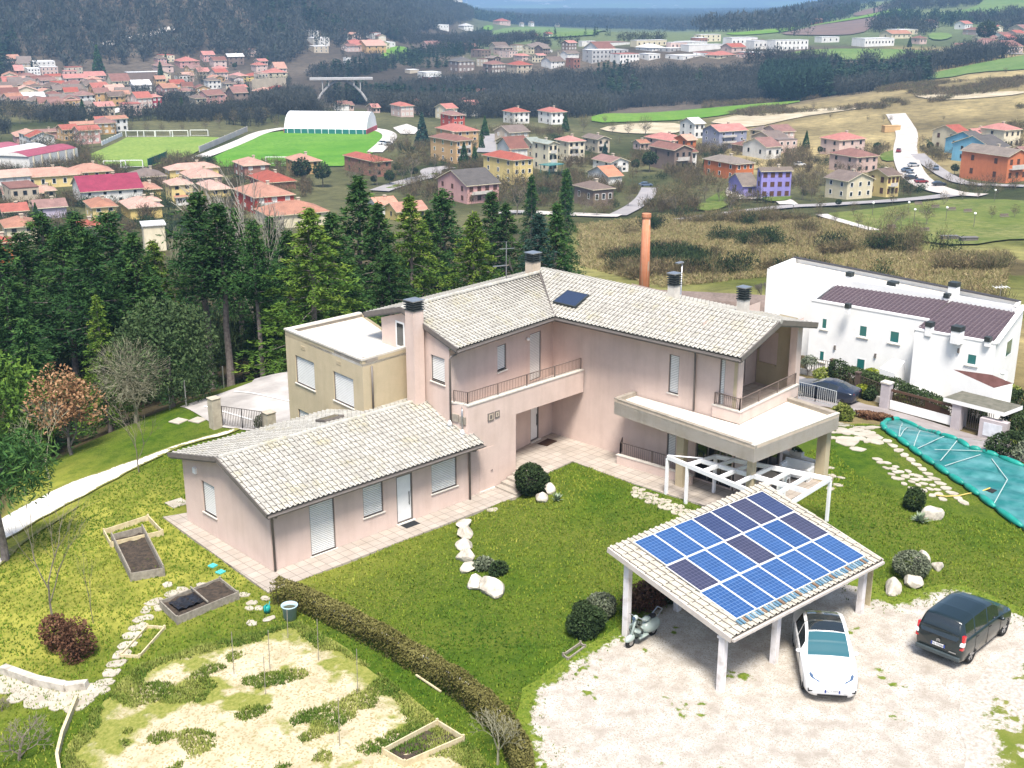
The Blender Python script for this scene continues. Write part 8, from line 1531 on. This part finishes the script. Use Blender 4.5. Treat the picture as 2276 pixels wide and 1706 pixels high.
fs('field', q1(3,(265,218),(400,208),(700,178),(770,172),(740,195),(600,215),(350,232)), FLD, .8, 14); fs('field', q1(3,(600,225),(750,195),(900,160),(1100,135),(1340,95),(1250,165),(1150,225),(900,235)), PLOW, .8, 14); fs('field', q1(3,(800,178),(950,150),(1150,112),(1400,62),(1450,72),(1250,110),(1000,150)), FLD, 1.6, 14); fs('field', q1(3,(1110,85),(1350,15),(1370,50),(1200,100),(1110,108)), PLOW, 1.0, 14); fs('field', q1(3,(1530,140),(1650,95),(1900,55),(1960,0),(2000,-30),(2400,-30),(2400,90),(2150,100),(2000,130),(1750,130),(1600,140)), FLD2, 1., 18); fs('field', q1(3,(1590,220),(1700,215),(1760,235),(1700,265),(1600,260)), FLD2, 1., 12)
fs('field', q1(2,(230,400),(280,320),(380,300),(460,330),(420,380),(330,400)), FLD, 1., 10); fs('field', q1(2,(930,250),(1000,190),(1150,178),(1500,185),(1720,200),(1700,230),(1400,250),(1100,258)), FLD2, 1.2, 16); fs('field', q1(2,(900,190),(930,165),(985,170),(965,200)), FLD, 1.2, 14)
fs('park', q1(3,(900,1390),(1100,1370),(1500,1320),(1760,1290),(2212,1300),(2400,1330),(2400,1580),(2212,1545),(1800,1600),(1500,1560),(1250,1510),(1080,1450)), PARK, .35, 5); fs('lawn', q1(3,(60,1360),(150,1300),(250,1240),(330,1230),(330,1320),(200,1375)), LAWN2, .4, 4); fs('lawn', q1(3,(500,1290),(600,1275),(710,1270),(700,1305),(560,1315)), LAWN2, .6, 3); fs('lawn', q1(2,(270,1220),(420,1180),(600,1120),(640,1130),(450,1190),(320,1225)), LAWN2, .4, 4); fs('lawn', q1(3,(1270,1000),(1390,970),(1400,1040),(1300,1050)), LAWN2, .4, 3)
for i, (r_, p) in enumerate([(2,((900,40),(1300,25),(1500,45),(1200,60))),(2,((1050,0),(1300,-8),(1500,5),(1200,12))),(2,((1560,30),(1900,15),(2050,40),(1800,55))),(2,((640,8),(800,0),(820,18),(700,22))),(3,((-50,10),(250,0),(350,20),(100,35))),(3,((360,115),(520,108),(540,120),(380,130))),(3,((500,20),(780,5),(880,30),(600,45)))]): fs('plain_field', q1(r_, *p), (FLD2, PALED)[i % 2], 2., 60)
# goals, benches, cars, lamps
def goal(p, rz, w_=7.3, h_=2.44):
 t = thing('football_goal', 'white football goal at the edge of the pitch', 'goal', p, rz, 'football goals of the pitches'); m = MB(); m.bar((-w_/2,0,0),(-w_/2,0,h_),.22); m.bar((w_/2,0,0),(w_/2,0,h_),.22); m.bar((-w_/2,0,h_),(w_/2,0,h_),.22); m.obj('frame', WHITE, t); q = MB()
 for s in (-1, 1): q.bar((s*w_/2,0,h_),(s*w_/2,1.8,0),.1)
 q.bar((-w_/2,1.8,.05),(w_/2,1.8,.05),.1); q.obj('net_frame', WHITE, t)
for reg, x, y in ((1,875,890),(1,950,890),(1,1060,890),(1,1160,888),(1,1290,885),(1,745,1095),(1,855,1090),(1,1790,1068)): goal(at1(reg, x, y) + Vector((0,0,.4)), YAW - R(90))
PB = [(1530,1330),(1640,1352),(1745,1368),(1850,1380),(2085,1412),(1355,1515-30),(1570,1545-40)]
be = None
for x, y in PB:
 g = at1(3, x, y)
 if be is None:
  be = thing('park_bench', 'dark bench on the park lawn', 'bench', g, YAW - 1.4, 'benches in the park'); m = MB(); m.cbox((0,0,.45),(2.2,.5,.08)); m.obj('seat', RAIL, be); m = MB(); m.cbox((0,.3,.85),(2.2,.07,.5)); m.obj('backrest', RAIL, be)
  for s in (-.9,.9): m = MB(); m.cbox((s,.05,.2),(.08,.5,.45)); m.obj('leg', RAIL, be)
 else: dup(be, g)
for lab, x, y in (('dark planter box on the lower park lawn, the left one', 1725, 1725-10), ('dark planter box on the lower park lawn, the right one', 1850, 1735-10)):
 g = G(*nz(x, y - 1440)) ; m = MB(); m.cbox((0,0,.5),(3.4,1.2,1.)); m.cbox((0,0,1.02),(3.6,1.4,.08)); o = m.obj('planter_box', GUT); o.location = g; o.rotation_euler = (0,0,YAW-1.5); tag(o, lab, 'planter')
for x, y in ((1230,122),(1460,118),(1498,170),(1705,155),(1885,198),(2018,30),(715,130)): g = G(*nz(x, y)); t = thing('park_lamp', 'small park lamp with a white globe on a thin pole', 'lamp', g + Vector((0,0,0)), 0, 'globe lamps of the park'); m = MB(); m.tube([(0,0,0),(0,0,3.2)], .06, 6); m.obj('pole', GUT, t); m = MB(); m.ball((0,0,3.4), .3, 2); m.obj('globe', WHITE, t)
TC_ = [('white',(.75,.75,.75)),('silver',(.42,.43,.44)),('black',(.02,.02,.022)),('dark red',(.20,.015,.02)),('blue grey',(.10,.14,.20))]
TCM = {n: paint('town car ' + n, c) for n, c in TC_}
def small_car_mesh(m_):
 b = MB(); st = [(2.1,.3,.7,.6),(1.9,.25,.82,.78),(1.0,.22,.86,.92),(.45,.22,.86,1.35),(-.9,.22,.86,1.42),(-1.7,.24,.84,1.0),(-2.05,.35,.78,.85)]; V = []
 for x, z0, wd, zt in st: zb = min(zt, .88); wr = wd * (.78 if zt > 1.2 else .95); V += [(x,-wd*.9,z0),(x,-wd,.55),(x,-wd*.97,zb),(x,-wr,zt),(x,wr,zt),(x,wd*.97,zb),(x,wd,.55),(x,wd*.9,z0)]
 F = []; M = []
 for i in range(6):
  for j in range(8): F.append((i*8+j, i*8+(j+1)%8, (i+1)*8+(j+1)%8, (i+1)*8+j)); M.append(1 if (j in (2, 4) and i in (2, 3, 4)) or (j == 3 and i in (2, 4)) else 0)
 n = len(b.v); b.add(V, F); b.m = M; b.add(V[:8], [tuple(range(8))]); b.add(V[-8:], [tuple(range(7,-1,-1))])
 for x in (1.3,-1.3):
  for s in (-1, 1): b.tube([(x,s*.68,.32),(x,s*.88,.32)], .32, 10, 2)
 return b.mesh('parked_car', [m_, CARGLASS, TYRE])
TCMesh = {n: small_car_mesh(m_) for n, m_ in TCM.items()}
for reg, x, y, c, rz, lab in [(3,1400,990,'dark red',1.2,'dark red car at the top of the estate road'),(3,1495,1085,'silver',.3,'silver car on the estate road, the upper one'),(3,1455,1118,'blue grey',.3,'blue grey car below the silver one on the estate road'),(3,1480,1148,'white',.3,'white car in the row at the estate road'),(3,1480,1168,'black',.3,'black car beside the white one in the row at the estate road'),(3,1545,1192,'dark red',.1,'dark red car at the lower end of the row'),(3,1640,1105,'blue grey',1.3,'blue grey car on the far side of the estate road'),(3,1660,1210,'black',.0,'black car at the bend of the estate road'),(3,370,1250,'black',.3,'black car on the forecourt of the purple house'),(3,400,1240,'white',.3,'white car beside the garage of the purple house'),(2,1965,1215,'blue grey',.2,'blue grey car on the lane by the bare trees'),(3,500,890,'blue grey',.2,'blue grey car behind the slate blue house'),(3,760,1080,'white',.1,'white car in the yard right of the purple house'),(3,380,1185,'black',.1,'black car parked before the orange house'),(2,265,940,'white',.8,'white car beside the running track, left one'),(2,300,945,'silver',.8,'silver car beside the running track'),(2,770,155,'white',.3,'white car parked below the house by the grey lamp'),(3,690,945,'black',.2,'black car beside the long red brown roof')]:
 if y < 200: g = G(1465, 612); g = Vector(tuple(atr(1467,612,135))); g.z = float(H(g.x, g.y))
 else: g = at1(reg, x, y)
 o = link('parked_car', TCMesh[c]); o.location = g + Vector((0,0,.5 if y > 200 else .05)); o.rotation_euler = (0,0,YAW - R(90) + rz); tag(o, lab, 'car')
m = MB(); g = at1(3, 1350, 850); m.cbox((0,0,1.2),(7,3,2.6)); m.cbox((0,0,2.55),(7.2,3.2,.15)); o = m.obj('site_container', WC['t']); o.location = g; o.rotation_euler = (0,0,YAW-1.4); tag(o, 'orange tan container at the top of the estate road', 'container')
g = at1(2, 1355, 1120); m = MB(); m.cbox((0,0,3),(7,5,.2));
for s in ((-3,-2),(3,-2),(3,2),(-3,2)): m.bar((*s,0),(*s,3),.15)
o = m.obj('gazebo', TEAL); o.location = g; tag(o, 'small teal gazebo roof in a garden below the cream houses', 'gazebo')
g = at1(1, 1635, 590); g2 = at1(1, 1850, 575); m = MB(); d = g2 - g; d.z = 0; m.bar(Vector((0,0,3)), d + Vector((0,0,3)), 1.2, 9); o = m.obj('retaining_wall', WC['e']); o.location = g; tag(o, 'long beige retaining wall below the yellow row of houses', 'wall')
for lab, a, b, h_ in (('white boundary wall along the left side of the pale pitch', (660,940), (790,880), 1.6), ('white and green fence between the two pitches', (1290,985), (1600,850), 2.2), ('dark green net fence at the near right corner of the pale pitch', (960,1085), (1080,1035), 3.)):
 p, q = at1(1, *a), at1(1, *b); m = MB(); d = q - p; m.bar(Vector((0,0,h_/2)), d + Vector((0,0,h_/2)), .15, h_);
 for k in range(9): m.bar(d * k / 8, d * k / 8 + Vector((0,0,h_ + .2)), .2)
 o = m.obj('boundary_wall', WHITE if 'green' not in lab else (mat('net green', (.02,.10,.07), rough=.8) if 'dark' in lab else CONCP)); o.location = p; tag(o, lab, 'fence')
infill(1, [(0,400),(150,400),(560,500),(640,620),(560,700),(300,720),(0,700)], 34, 'small house packed among the others in the old town below the wooded hill', 'packed houses of the old town', seed=2, size=(9,15))
infill(1, [(950,400),(1600,360),(1860,440),(1850,640),(1500,690),(1000,640)], 26, 'small house in the old town between the crimson pink house and the yellow row', 'houses of the right part of the old town', seed=3)
infill(1, [(-60,1230),(330,1240),(420,1340),(300,1400),(-80,1420)], 9, 'salmon roofed house in the tight group at the left edge, below the long school', 'houses below the long school', 'wqec', 'srb', seed=4, size=(8,12))
infill(2, [(880,340),(1480,310),(1500,430),(900,440)], 14, 'small house of the far village behind the gorge', 'far village houses behind the gorge', 'wcqne', 'rbnn', seed=5, flat=.2)
infill(2, [(1500,300),(2200,290),(2200,380),(1950,400),(1500,400)], 12, 'pale hall or house on the far terrace near the industrial halls', 'buildings near the industrial halls', 'wwcg', 'wnb', (12,28), 1, 6, .6); infill(3, [(0,290),(560,270),(560,380),(0,390)], 10, 'low pale building in front of the white industrial halls', 'low buildings before the industrial halls', 'wwcq', 'wnr', (12,24), 1, 7, .6)
infill(3, [(1900,200),(2212,190),(2212,340),(2030,330)], 9, 'house of the village at the upper right edge', 'houses of the upper right village', 'wcqe', 'brn', seed=8); infill(2, [(0,250),(330,240),(330,330),(0,340)], 8, 'house in the far row on the wooded slope', 'houses of the far slope', 'wcqt', 'rsb', seed=9)
infill(2, [(600,-2),(1000,5),(1500,20),(2212,20),(2212,60),(1400,50),(900,40)], 26, 'tiny white building far out on the hazy plain', 'white buildings of the far plain', 'w', 'wwn', (25,60), 1, 10, .8, 'far_building')
infill(3, [(440,930),(680,930),(760,1010),(460,1020)], 4, 'small house between the slate blue and the white one', 'small houses of the estate', 'wqe', 'bn', seed=11, size=(8,11)); infill(2, [(1000,900),(1150,900),(1130,1100),(1000,1000)], 3, 'small house near the grey green roofs', 'small houses by the grey green roofs', 'wce', 'bn', seed=12, size=(8,11))
infill(1, [(20,930),(620,830),(760,860),(500,960),(100,1000)], 6, 'small house behind the bare trees beside the pale pitch', 'houses beside the pale pitch', 'wqpt', 'srb', seed=22, size=(8,12))
infill(2, [(330,700),(900,650),(960,760),(600,800),(400,780)], 7, 'small house among the trees behind the sports hall', 'houses behind the sports hall', 'wqec', 'rbn', seed=23, size=(8,12)); infill(1, [(150,640),(700,600),(900,700),(820,760),(300,760)], 12, 'house at the lower edge of the old town behind bare trees', 'houses of the lower old town', 'wqet', 'snbr', seed=24, size=(9,13))
# ---------------------------------------------------------------- woods and scrub that read as one mass, then the single trees of the valley
def spots(n, P, r0, r1, seed, clump=0., cs=30., thr=0., avoid=1.):
 """points of the ground inside the photo outline P between the ground distances r0 and r1"""
 rg = np.random.default_rng(seed); us = [p[0] for p in P]; a0, a1 = [math.atan((u - 1138) / 2700) for u in (min(us), max(us))]
 a = a0 + (a1 - a0) * rg.random(n); r = np.sqrt(r0 * r0 + (r1 * r1 - r0 * r0) * rg.random(n)); X = CAM[0] + r * np.cos(YAW - a); Y = CAM[1] + r * np.sin(YAW - a); Z = H(X, Y)
 v = np.stack([X, Y, Z], 1) - CAM; w_ = v @ FW; u = 1138 + FPX * (v @ RT) / w_; vv = 853 - FPX * (v @ UP) / w_; k = inpoly(u, vv, P)
 if clump: k &= vnoise(X, Y, cs, seed) + .5 * vnoise(X, Y, cs * .35, seed + 1) > thr
 X, Y, Z = X[k], Y[k], Z[k]; ok = np.ones(len(X), bool)
 if avoid:
  for hx, hy, hr in HXY: ok &= np.hypot(X - hx, Y - hy) > hr * avoid
  for E in EXC: ok &= ~inpoly(X, Y, E)
 return X[ok], Y[ok], Z[ok]
def mass(name, X, Y, Z, h, nf, m, seed, wd=.34, sl=.13, sw=.014, tone=(0, 1), base=.12, ev=False, hv=.35):
 """one mesh of many crowns, each a cloud of nf slivers"""
 rg = np.random.default_rng(seed); n = len(X)
 if not n: return
 hh = h * (1 - hv + 2 * hv * rg.random(n)); T0 = tone[0] + (tone[1] - tone[0]) * rg.random(n); N = n * nf; hr = np.repeat(hh, nf)
 d = rg.normal(size=(N, 3)); d /= np.linalg.norm(d, axis=1)[:, None]; q = rg.random(N) ** .45
 if ev: t = rg.random(N) ** 1.3; rad = (1 - t) * (.6 + .4 * rg.random(N)); an = rg.random(N) * 6.283; P = np.stack([np.cos(an) * rad * wd, np.sin(an) * rad * wd, base + (1 - base) * t], 1) * hr[:, None]; dr = np.stack([np.cos(an), np.sin(an), -.25 + .6 * rg.random(N)], 1)
 else: P = np.stack([d[:, 0] * q * wd, d[:, 1] * q * wd, .58 + d[:, 2] * q * .42], 1) * hr[:, None]; dr = P / hr[:, None] - [0, 0, .12]; dr /= np.linalg.norm(dr, axis=1)[:, None]; dr = dr + rg.normal(0, .45, (N, 3))
 dr /= np.linalg.norm(dr, axis=1)[:, None]; b = np.cross(dr, rg.normal(size=(N, 3))); b /= np.linalg.norm(b, axis=1)[:, None] + 1e-6
 P += np.repeat(np.stack([X, Y, Z - .3], 1), nf, 0); L = hr[:, None] * sl * (.6 + .9 * rg.random(N))[:, None]; w_ = hr[:, None] * sw
 V = np.stack([P - dr * L * .5 - b * w_, P - dr * L * .5 + b * w_, P + dr * L * .6], 1)
 tb = np.repeat(np.stack([X, Y, Z], 1), 1, 0); tw = hh[:, None] * .02; TV = np.stack([tb + np.array([*RT[:2], 0]) * tw - [0, 0, 1], tb - np.array([*RT[:2], 0]) * tw - [0, 0, 1], tb + np.stack([hh * 0, hh * 0, hh * .75], 1)], 1)
 V = np.concatenate([V, TV]).reshape(-1, 3); t = np.concatenate([np.clip(np.repeat(T0, nf) + rg.normal(0, .12, N), 0, 1), T0 * .6]); return tag(link(name, npmesh(name, V, np.arange(len(V)).reshape(-1, 3), m, {'tone': np.repeat(t, 3)})), kind='stuff')
EXC.append([tuple(atr(u_, 180, r_)[:2]) for u_, r_ in ((692,600),(692,745),(826,745),(826,600))])
GW = [(560,250),(640,222),(700,228),(830,215),(900,205),(1000,192),(1100,188),(1400,172),(1700,165),(2010,165),(2080,178),(1900,210),(1700,225),(1400,240),(1300,262),(1120,262),(1000,268),(860,250),(700,262)]
mass('gorge_wood', *spots(30000, GW, 590, 900, 1), 9, 75, WOODS, 2, tone=(0, .45)); mass('gorge_evergreens', *spots(9000, GW, 600, 900, 3, 1, 70, .22), 11, 80, WOODE, 4, .26, sl=.14, sw=.03, ev=True)
BF = [(1690,222),(1690,190),(1835,186),(1835,214),(1760,228)]; mass('evergreen_grove', *spots(9000, BF, 640, 800, 5), 15, 150, WOODE, 6, .24, sl=.12, sw=.028, tone=(0, .5), hv=.15)
HWd = [(-60,178),(-60,-120),(1010,-120),(1052,45),(960,70),(800,100),(700,110),(620,150),(480,120),(330,140),(200,150),(110,165)]
mass('hillside_wood', *spots(26000, HWd, 900, 2300, 7), 12, 46, WOODS, 8, sl=.2, sw=.03, tone=(0, .6)); mass('hillside_evergreens', *spots(16000, HWd, 900, 1900, 9, 1, 120, .28), 14, 60, WOODE, 10, .27, sl=.16, sw=.04, ev=True)
PW = [(1040,72),(1250,60),(1640,75),(1800,60),(1900,20),(2010,8),(1900,-20),(1030,-20)]
mass('plain_wood', *spots(52000, PW, 1250, 6500, 11, 1, 330, -.02), 17, 26, WOODS, 12, .5, sl=.24, sw=.06, tone=(.1, .7)); mass('plain_evergreens', *spots(26000, PW, 1250, 5000, 13, 1, 260, .2), 16, 26, WOODE, 14, .45, sl=.24, sw=.07)
TW = [(640,140),(760,60),(1040,60),(1300,75),(1560,95),(1500,135),(1300,140),(1080,158),(900,150),(760,178),(640,178)]
mass('terrace_wood', *spots(15000, TW, 720, 1350, 15, 1, 60, .10, 2.2), 7.5, 55, WOODS, 16, sl=.17, sw=.024, tone=(0, .5)); mass('terrace_evergreens', *spots(9000, TW, 720, 1350, 17, 1, 60, .25, 2.2), 9, 60, WOODE, 18, .22, sl=.15, sw=.03, ev=True)
OW = [(-40,260),(0,205),(200,210),(340,230),(480,215),(640,205),(720,230),(640,265),(560,285),(440,300),(280,300),(180,330),(60,350),(-40,370)]
mass('town_wood', *spots(9000, OW, 430, 760, 19, 1, 25, .10, 1.6), 7, 80, WOODS, 20, sl=.14, sw=.016, tone=(0, .6), hv=.3)
OT = [(-40,215),(-40,165),(120,175),(330,150),(620,150),(660,205),(500,225),(330,240),(200,215)]; mass('old_town_trees', *spots(5000, OT, 600, 960, 21, 1, 30, .22, 1.5), 5.5, 60, WOODS, 22, sl=.15, sw=.018, tone=(0, .6))
RW = [(1600,45),(1780,25),(1990,5),(2276,-10),(2276,75),(2100,60),(2060,80),(1900,70),(1780,82),(1700,70)]; mass('hill_hedges', *spots(16000, RW, 950, 2400, 23, 1, 80, .1), 11, 40, WOODS, 24, .42, sl=.18, sw=.03, tone=(0, .6)); mass('hill_evergreens', *spots(9000, RW, 950, 2200, 25, 1, 70, .27), 12, 45, WOODE, 26, .3, sl=.17, sw=.04)
RW2 = [(1640,140),(1900,128),(2060,130),(2276,108),(2276,128),(2060,160),(1950,175)]; mass('slope_hedge', *spots(9000, RW2, 640, 980, 27, 1, 40, -.1), 9, 60, WOODS, 28, sl=.16, sw=.02, tone=(0, .5))
PS = [(1560,215),(1900,195),(2276,175),(2276,300),(2050,300),(1985,240),(1800,250),(1560,270)]; mass('pasture_scrub', *spots(20000, PS, 400, 760, 29, 1, 26, .08), 2.6, 40, SCRUB, 30, .7, sl=.3, sw=.03, tone=(0, .7))
SC = [(1285,500),(1500,478),(1700,470),(1900,500),(2050,560),(2276,560),(2276,700),(2000,665),(1700,615),(1480,640),(1285,590)];
mass('valley_scrub', *spots(30000, SC, 112, 300, 31, 1, 13, .30), 2.1, 75, SCRUB, 32, .62, sl=.26, sw=.014, tone=(0, 1), hv=.5); mass('dark_scrub', *spots(9000, SC, 120, 300, 33, 1, 14, .42), 3.0, 110, LEAFD, 34, .6, sl=.14, sw=.02, hv=.4)
mass('tall_scrub', *spots(2600, SC, 125, 290, 35, 1, 18, .32), 5, 110, SCRUB, 36, .32, sl=.16, sw=.006, tone=(.1, .8), hv=.3); mass('dry_grass', *spots(60000, SC, 112, 300, 37), .8, 9, STRAW, 38, .8, sl=.8, sw=.06)
FU = [(-40,700),(-40,560),(500,560),(900,560),(1130,520),(1300,520),(1300,620),(900,640),(640,760),(420,850),(200,960),(40,960)]
mass('undergrowth', *spots(9000, FU, 66, 135, 39, 1, 6, -.1, 0), 2.6, 70, LEAFD, 40, .5, sl=.16, sw=.02, tone=(0, .8), hv=.5); mass('dry_undergrowth', *spots(4000, FU, 64, 130, 41, 1, 5, .05, 0), 2.2, 50, SCRUB, 42, .6, sl=.3, sw=.008, hv=.5)
# single trees: four bare ones and three evergreens are copied
BT = [[bare(60 + i, 9., 4, .55, .22, .035, .16, 4, 3, 3).mesh('trunk', TWIG)] for i in range(4)]
for i in range(4): BT[i].append(twig_cloud(70 + i, SCRUB, 520, (3.3,3.3,3.3), 5.6))
def ever(seed, kind, m):
 rg = np.random.default_rng(seed); n = 900
 if kind == 'cone': t = rg.random(n) ** 1.2; an = rg.random(n) * 6.283; rad = (1 - t) ** .9 * (.7 + .3 * rg.random(n)) * 2.3; P = np.stack([np.cos(an) * rad, np.sin(an) * rad, .6 + 8.6 * t], 1)
 elif kind == 'spire': t = rg.random(n); an = rg.random(n) * 6.283; rad = np.sin(np.pi * (.12 + .88 * t)) * (.75 + .25 * rg.random(n)) * 1.1; P = np.stack([np.cos(an) * rad, np.sin(an) * rad, .3 + 9 * t], 1)
 else: P, _ = blob_pos(n, (2.9,2.9,2.7), rg, .6, .4, 9, -.8); P[:, 2] += 5.4
 V, F, t = leaves(n, P, .42, .5, tone=np.clip((P[:, 2] - 1) / 9, 0, 1) * .7 + .15, rg=rg); return [trunk_mb(5, .2, .02, seed).mesh('trunk', BARK), npmesh('crown', V, F, m, {'tone': t})]
EV = {'cone': ever(81, 'cone', NEEDLE), 'spire': ever(82, 'spire', NEEDLE), 'round': ever(83, 'round', LEAFD), 'blue': ever(84, 'cone', NEEDLEB)}
rd = random.Random(77)
def put(kind, reg, x, y, hpx, label, group=None, name=None, wide=1.):
 g = at1(reg, x, y); h = max(1.5, ztop(g, *zr_(reg, x, y - hpx)) - g.z); pr_ = BT[rd.randrange(4)] if kind == 'bare' else EV[kind]
 tree(name or ('bare_tree' if kind == 'bare' else 'evergreen_tree'), label, g, pr_, (h / 9.2 * wide, h / 9.2 * wide, h / 9.2), rd.random() * 6.28, group)
for kind, reg, x, y, hp, lab in [('spire',2,1455,1400,300,'slender dark cypress between the low brown house and the wood'),('spire',2,1225,1400,250,'dark slim cypress left of the tallest one by the low brown house'),('cone',2,925,880,130,'dark fir right of the middle tan apartment house'),('cone',2,905,960,90,'dark fir below the tan apartment houses on the road side'),('cone',2,790,1080,160,'tall fir in front of the nearest tan apartment house, left of two'),('cone',2,860,1085,140,'fir in front of the nearest tan apartment house, right of two'),('blue',2,520,940,210,'tall blue green fir beside the running track'),('cone',2,1445,850,120,'dark fir right of the right white villa'),('round',2,310,1200,110,'round evergreen by the bend of the main road'),('round',2,470,1150,80,'low evergreen beside the main road'),('blue',2,1700,1010,90,'blue green fir by the brown gabled house'),('round',2,1990,1110,150,'big dark evergreen left of the brown house with the wooden gable'),('round',2,1900,1110,90,'dark evergreen behind the bright orange roof'),
 ('cone',3,800,960,115,'lone dark fir on the estate meadow'),('spire',3,140,1110,90,'short dark cypress left of the orange house'),('round',3,1260,990,80,'dark bush tree right of the rear pink house'),('round',3,890,1000,60,'round dark shrub left of the rear pink house'),('round',3,1010,1340,60,'clipped dark shrub before the cream house with bay windows'),('round',3,1760,1130,80,'dark shrub beside the walls of the right hand row'),('round',3,1800,1030,70,'grey green bush behind the garden walls of the right hand row'),('round',3,1600,980,70,'dark shrub left of the cream house with a red roof'),('round',3,1960,300,190,'huge dark evergreen in the upper right village'),('cone',3,1470,305,70,'dark fir beside the lone white hall'),
 ('cone',1,540,770,130,'dark fir among the bare trees of the old town'),('cone',1,1035,740,90,'dark fir before the crimson pink house, left of three'),('round',1,1090,740,70,'round evergreen before the crimson pink house, middle of three'),('cone',1,1180,750,120,'tall dark evergreen left of the beige house with loggias'),('spire',1,1610,615,75,'dark cypress beside the brown house with the steep roof'),('cone',1,1075,410,70,'dark fir at the foot of the hill by the broad red roof'),('spire',1,1045,540,140,'tall dark cypress in the middle of the old town'),('spire',1,1735,430,70,'dark cypress above the yellow row of houses'),('cone',1,640,470,180,'dark firs standing together at the foot of the hill road'),('round',1,1520,450,50,'small dark evergreen among the houses under the hill'),
 ('round',1,1960,1200,200,'wide dark evergreen right of the orange brown house'),('round',1,2090,1210,180,'dark evergreen mass left of the red brick house'),('cone',1,240,1440,130,'dark fir in front of the pale violet house'),('round',1,1540,1180,50,'round shrub below the brick red house with white shutters'),('round',2,360,1130,90,'dark evergreen right of the red brick house'),('round',2,210,1195,70,'low dark evergreen in front of the red brick house')]: put(kind, reg, x, y, hp, lab)
for lab, gr, L in [('bare tree in the row between the pitch and the long salmon roofed houses','bare trees along the pale pitch',[(1,x,y,h) for x,y,h in ((470,1000,190),(540,980,160),(600,955,150),(330,1010,170),(240,1020,130),(150,1010,120),(660,900,110),(740,870,90),(850,860,80),(950,865,90),(1050,865,80),(1180,860,80),(1330,850,100),(1420,830,110),(1520,810,110),(1620,800,120),(1720,800,120),(1790,830,90))]),
 ('bare tree among the houses of the old town','bare trees of the old town',[(1,x,y,h) for x,y,h in ((60,800,160),(130,800,150),(200,790,130),(280,780,120),(380,770,130),(450,760,120),(700,690,90),(820,700,110),(880,690,100),(1290,560,150),(1160,560,110),(1230,560,100),(1390,720,110),(1480,720,110),(1700,660,90),(1780,650,90),(1870,720,90),(1330,470,90),(1270,470,80))]),
 ('bare tree by the main road in front of the red brick house','bare trees at the red brick house',[(2,x,y,h) for x,y,h in ((60,1200,180),(230,1200,230),(390,1170,170),(450,1170,280),(420,960,140),(340,950,100),(130,1190,160),(600,1090,110))]),
 ('bare garden tree around the low brown house and the lane','bare trees around the low brown house',[(2,x,y,h) for x,y,h in ((1130,1390,330),(1560,1390,160),(1650,1400,150),(1740,1360,110),(1850,1340,150),(2060,1370,200),(2110,1350,190),(2160,1380,220),(2190,1330,160),(1510,1130,70),(1300,1190,90),(1100,890,160),(1060,890,110),(1160,900,130),(1560,860,130),(1960,890,160),(1855,880,110),(1750,870,100),(1700,800,60),(980,1240,60),(1430,1290,90))]),
 ('bare tree in the gardens around the orange and the purple house','bare trees around the purple house',[(3,x,y,h) for x,y,h in ((60,1360,170),(150,1320,230),(240,1310,200),(300,1380,210),(20,1330,200),(100,1200,150),(200,1010,130),(560,1060,90),(780,1290,190),(840,1300,170),(890,1380,130),(760,1200,150),(900,1200,170),(690,1060,70),(260,920,70),(720,930,60))]),
 ('young bare tree on the park lawn','young bare trees of the park',[(3,x,y,h) for x,y,h in ((985,1450,90),(1110,1400,110),(1140,1480,120),(1345,1500,190),(1420,1470,160),(1580,1460,190),(1690,1330,110),(1815,1300,100),(1910,1290,90),(1960,1260,90),(2040,1270,90),(1360,1330,110),(2150,1410,100),(2000,1420,100),(880,1430,110))]),
 ('bare tree or bush on the dry slope behind the estate','bare trees on the dry slope',[(3,x,y,h) for x,y,h in ((1530,610,70),(850,710,60),(1980,570,60),(2170,580,70),(1690,780,40),(960,770,50),(1300,790,60),(1350,790,50),(1200,780,40),(2090,480,50))])]:
 for reg, x, y, h in L: put('bare', reg, x, y, h, lab, gr)
ES = [(860,330),(1100,290),(1300,300),(1500,330),(1900,330),(2276,300),(2276,430),(1800,440),(1560,470),(1280,480),(1000,480),(860,420)]
mass('garden_brush', *spots(15000, ES, 280, 520, 51, 1, 12, .14, 1.), 3.4, 80, SCRUB, 52, .42, sl=.2, sw=.012, tone=(0, .6), hv=.5); mass('garden_hedges', *spots(9000, ES, 280, 520, 53, 1, 11, .34, 1.), 2.4, 110, LEAFD, 54, .6, sl=.16, sw=.025, hv=.4)
LT = [(-60,560),(-60,330),(180,340),(420,360),(640,350),(700,420),(640,500),(300,540)]
mass('street_brush', *spots(9000, LT, 230, 480, 55, 1, 10, .1, .95), 3.6, 80, SCRUB, 56, .42, sl=.2, sw=.012, tone=(0, .6), hv=.5); mass('street_hedges', *spots(9000, LT, 230, 480, 57, 1, 9, .2, .95), 2.8, 110, LEAFD, 58, .55, sl=.16, sw=.025, hv=.4)
# ---------------------------------------------------------------- air
def haze():
 m = bpy.data.materials.new('haze'); m.use_nodes = True; n = m.node_tree.nodes; n.clear(); o = n.new('ShaderNodeOutputMaterial'); v = n.new('ShaderNodeVolumePrincipled')
 v.inputs['Color'].default_value = (.38, .65, 1, 1); v.inputs['Density'].default_value = HAZE; v.inputs['Anisotropy'].default_value = .1; m.node_tree.links.new(v.outputs[0], o.inputs['Volume'])
 zb = float(GZ.min()) - 1; zt = float(GZ.max()) + 5
 c = CAM[:2] + FH[:2] * 5500; b = MB(); b.cbox((c[0], c[1], (zb + zt) / 2), (17500, 30000, zt - zb), YAW); tag(b.obj('haze', m), kind='stuff')
HAZE = .00021
haze()
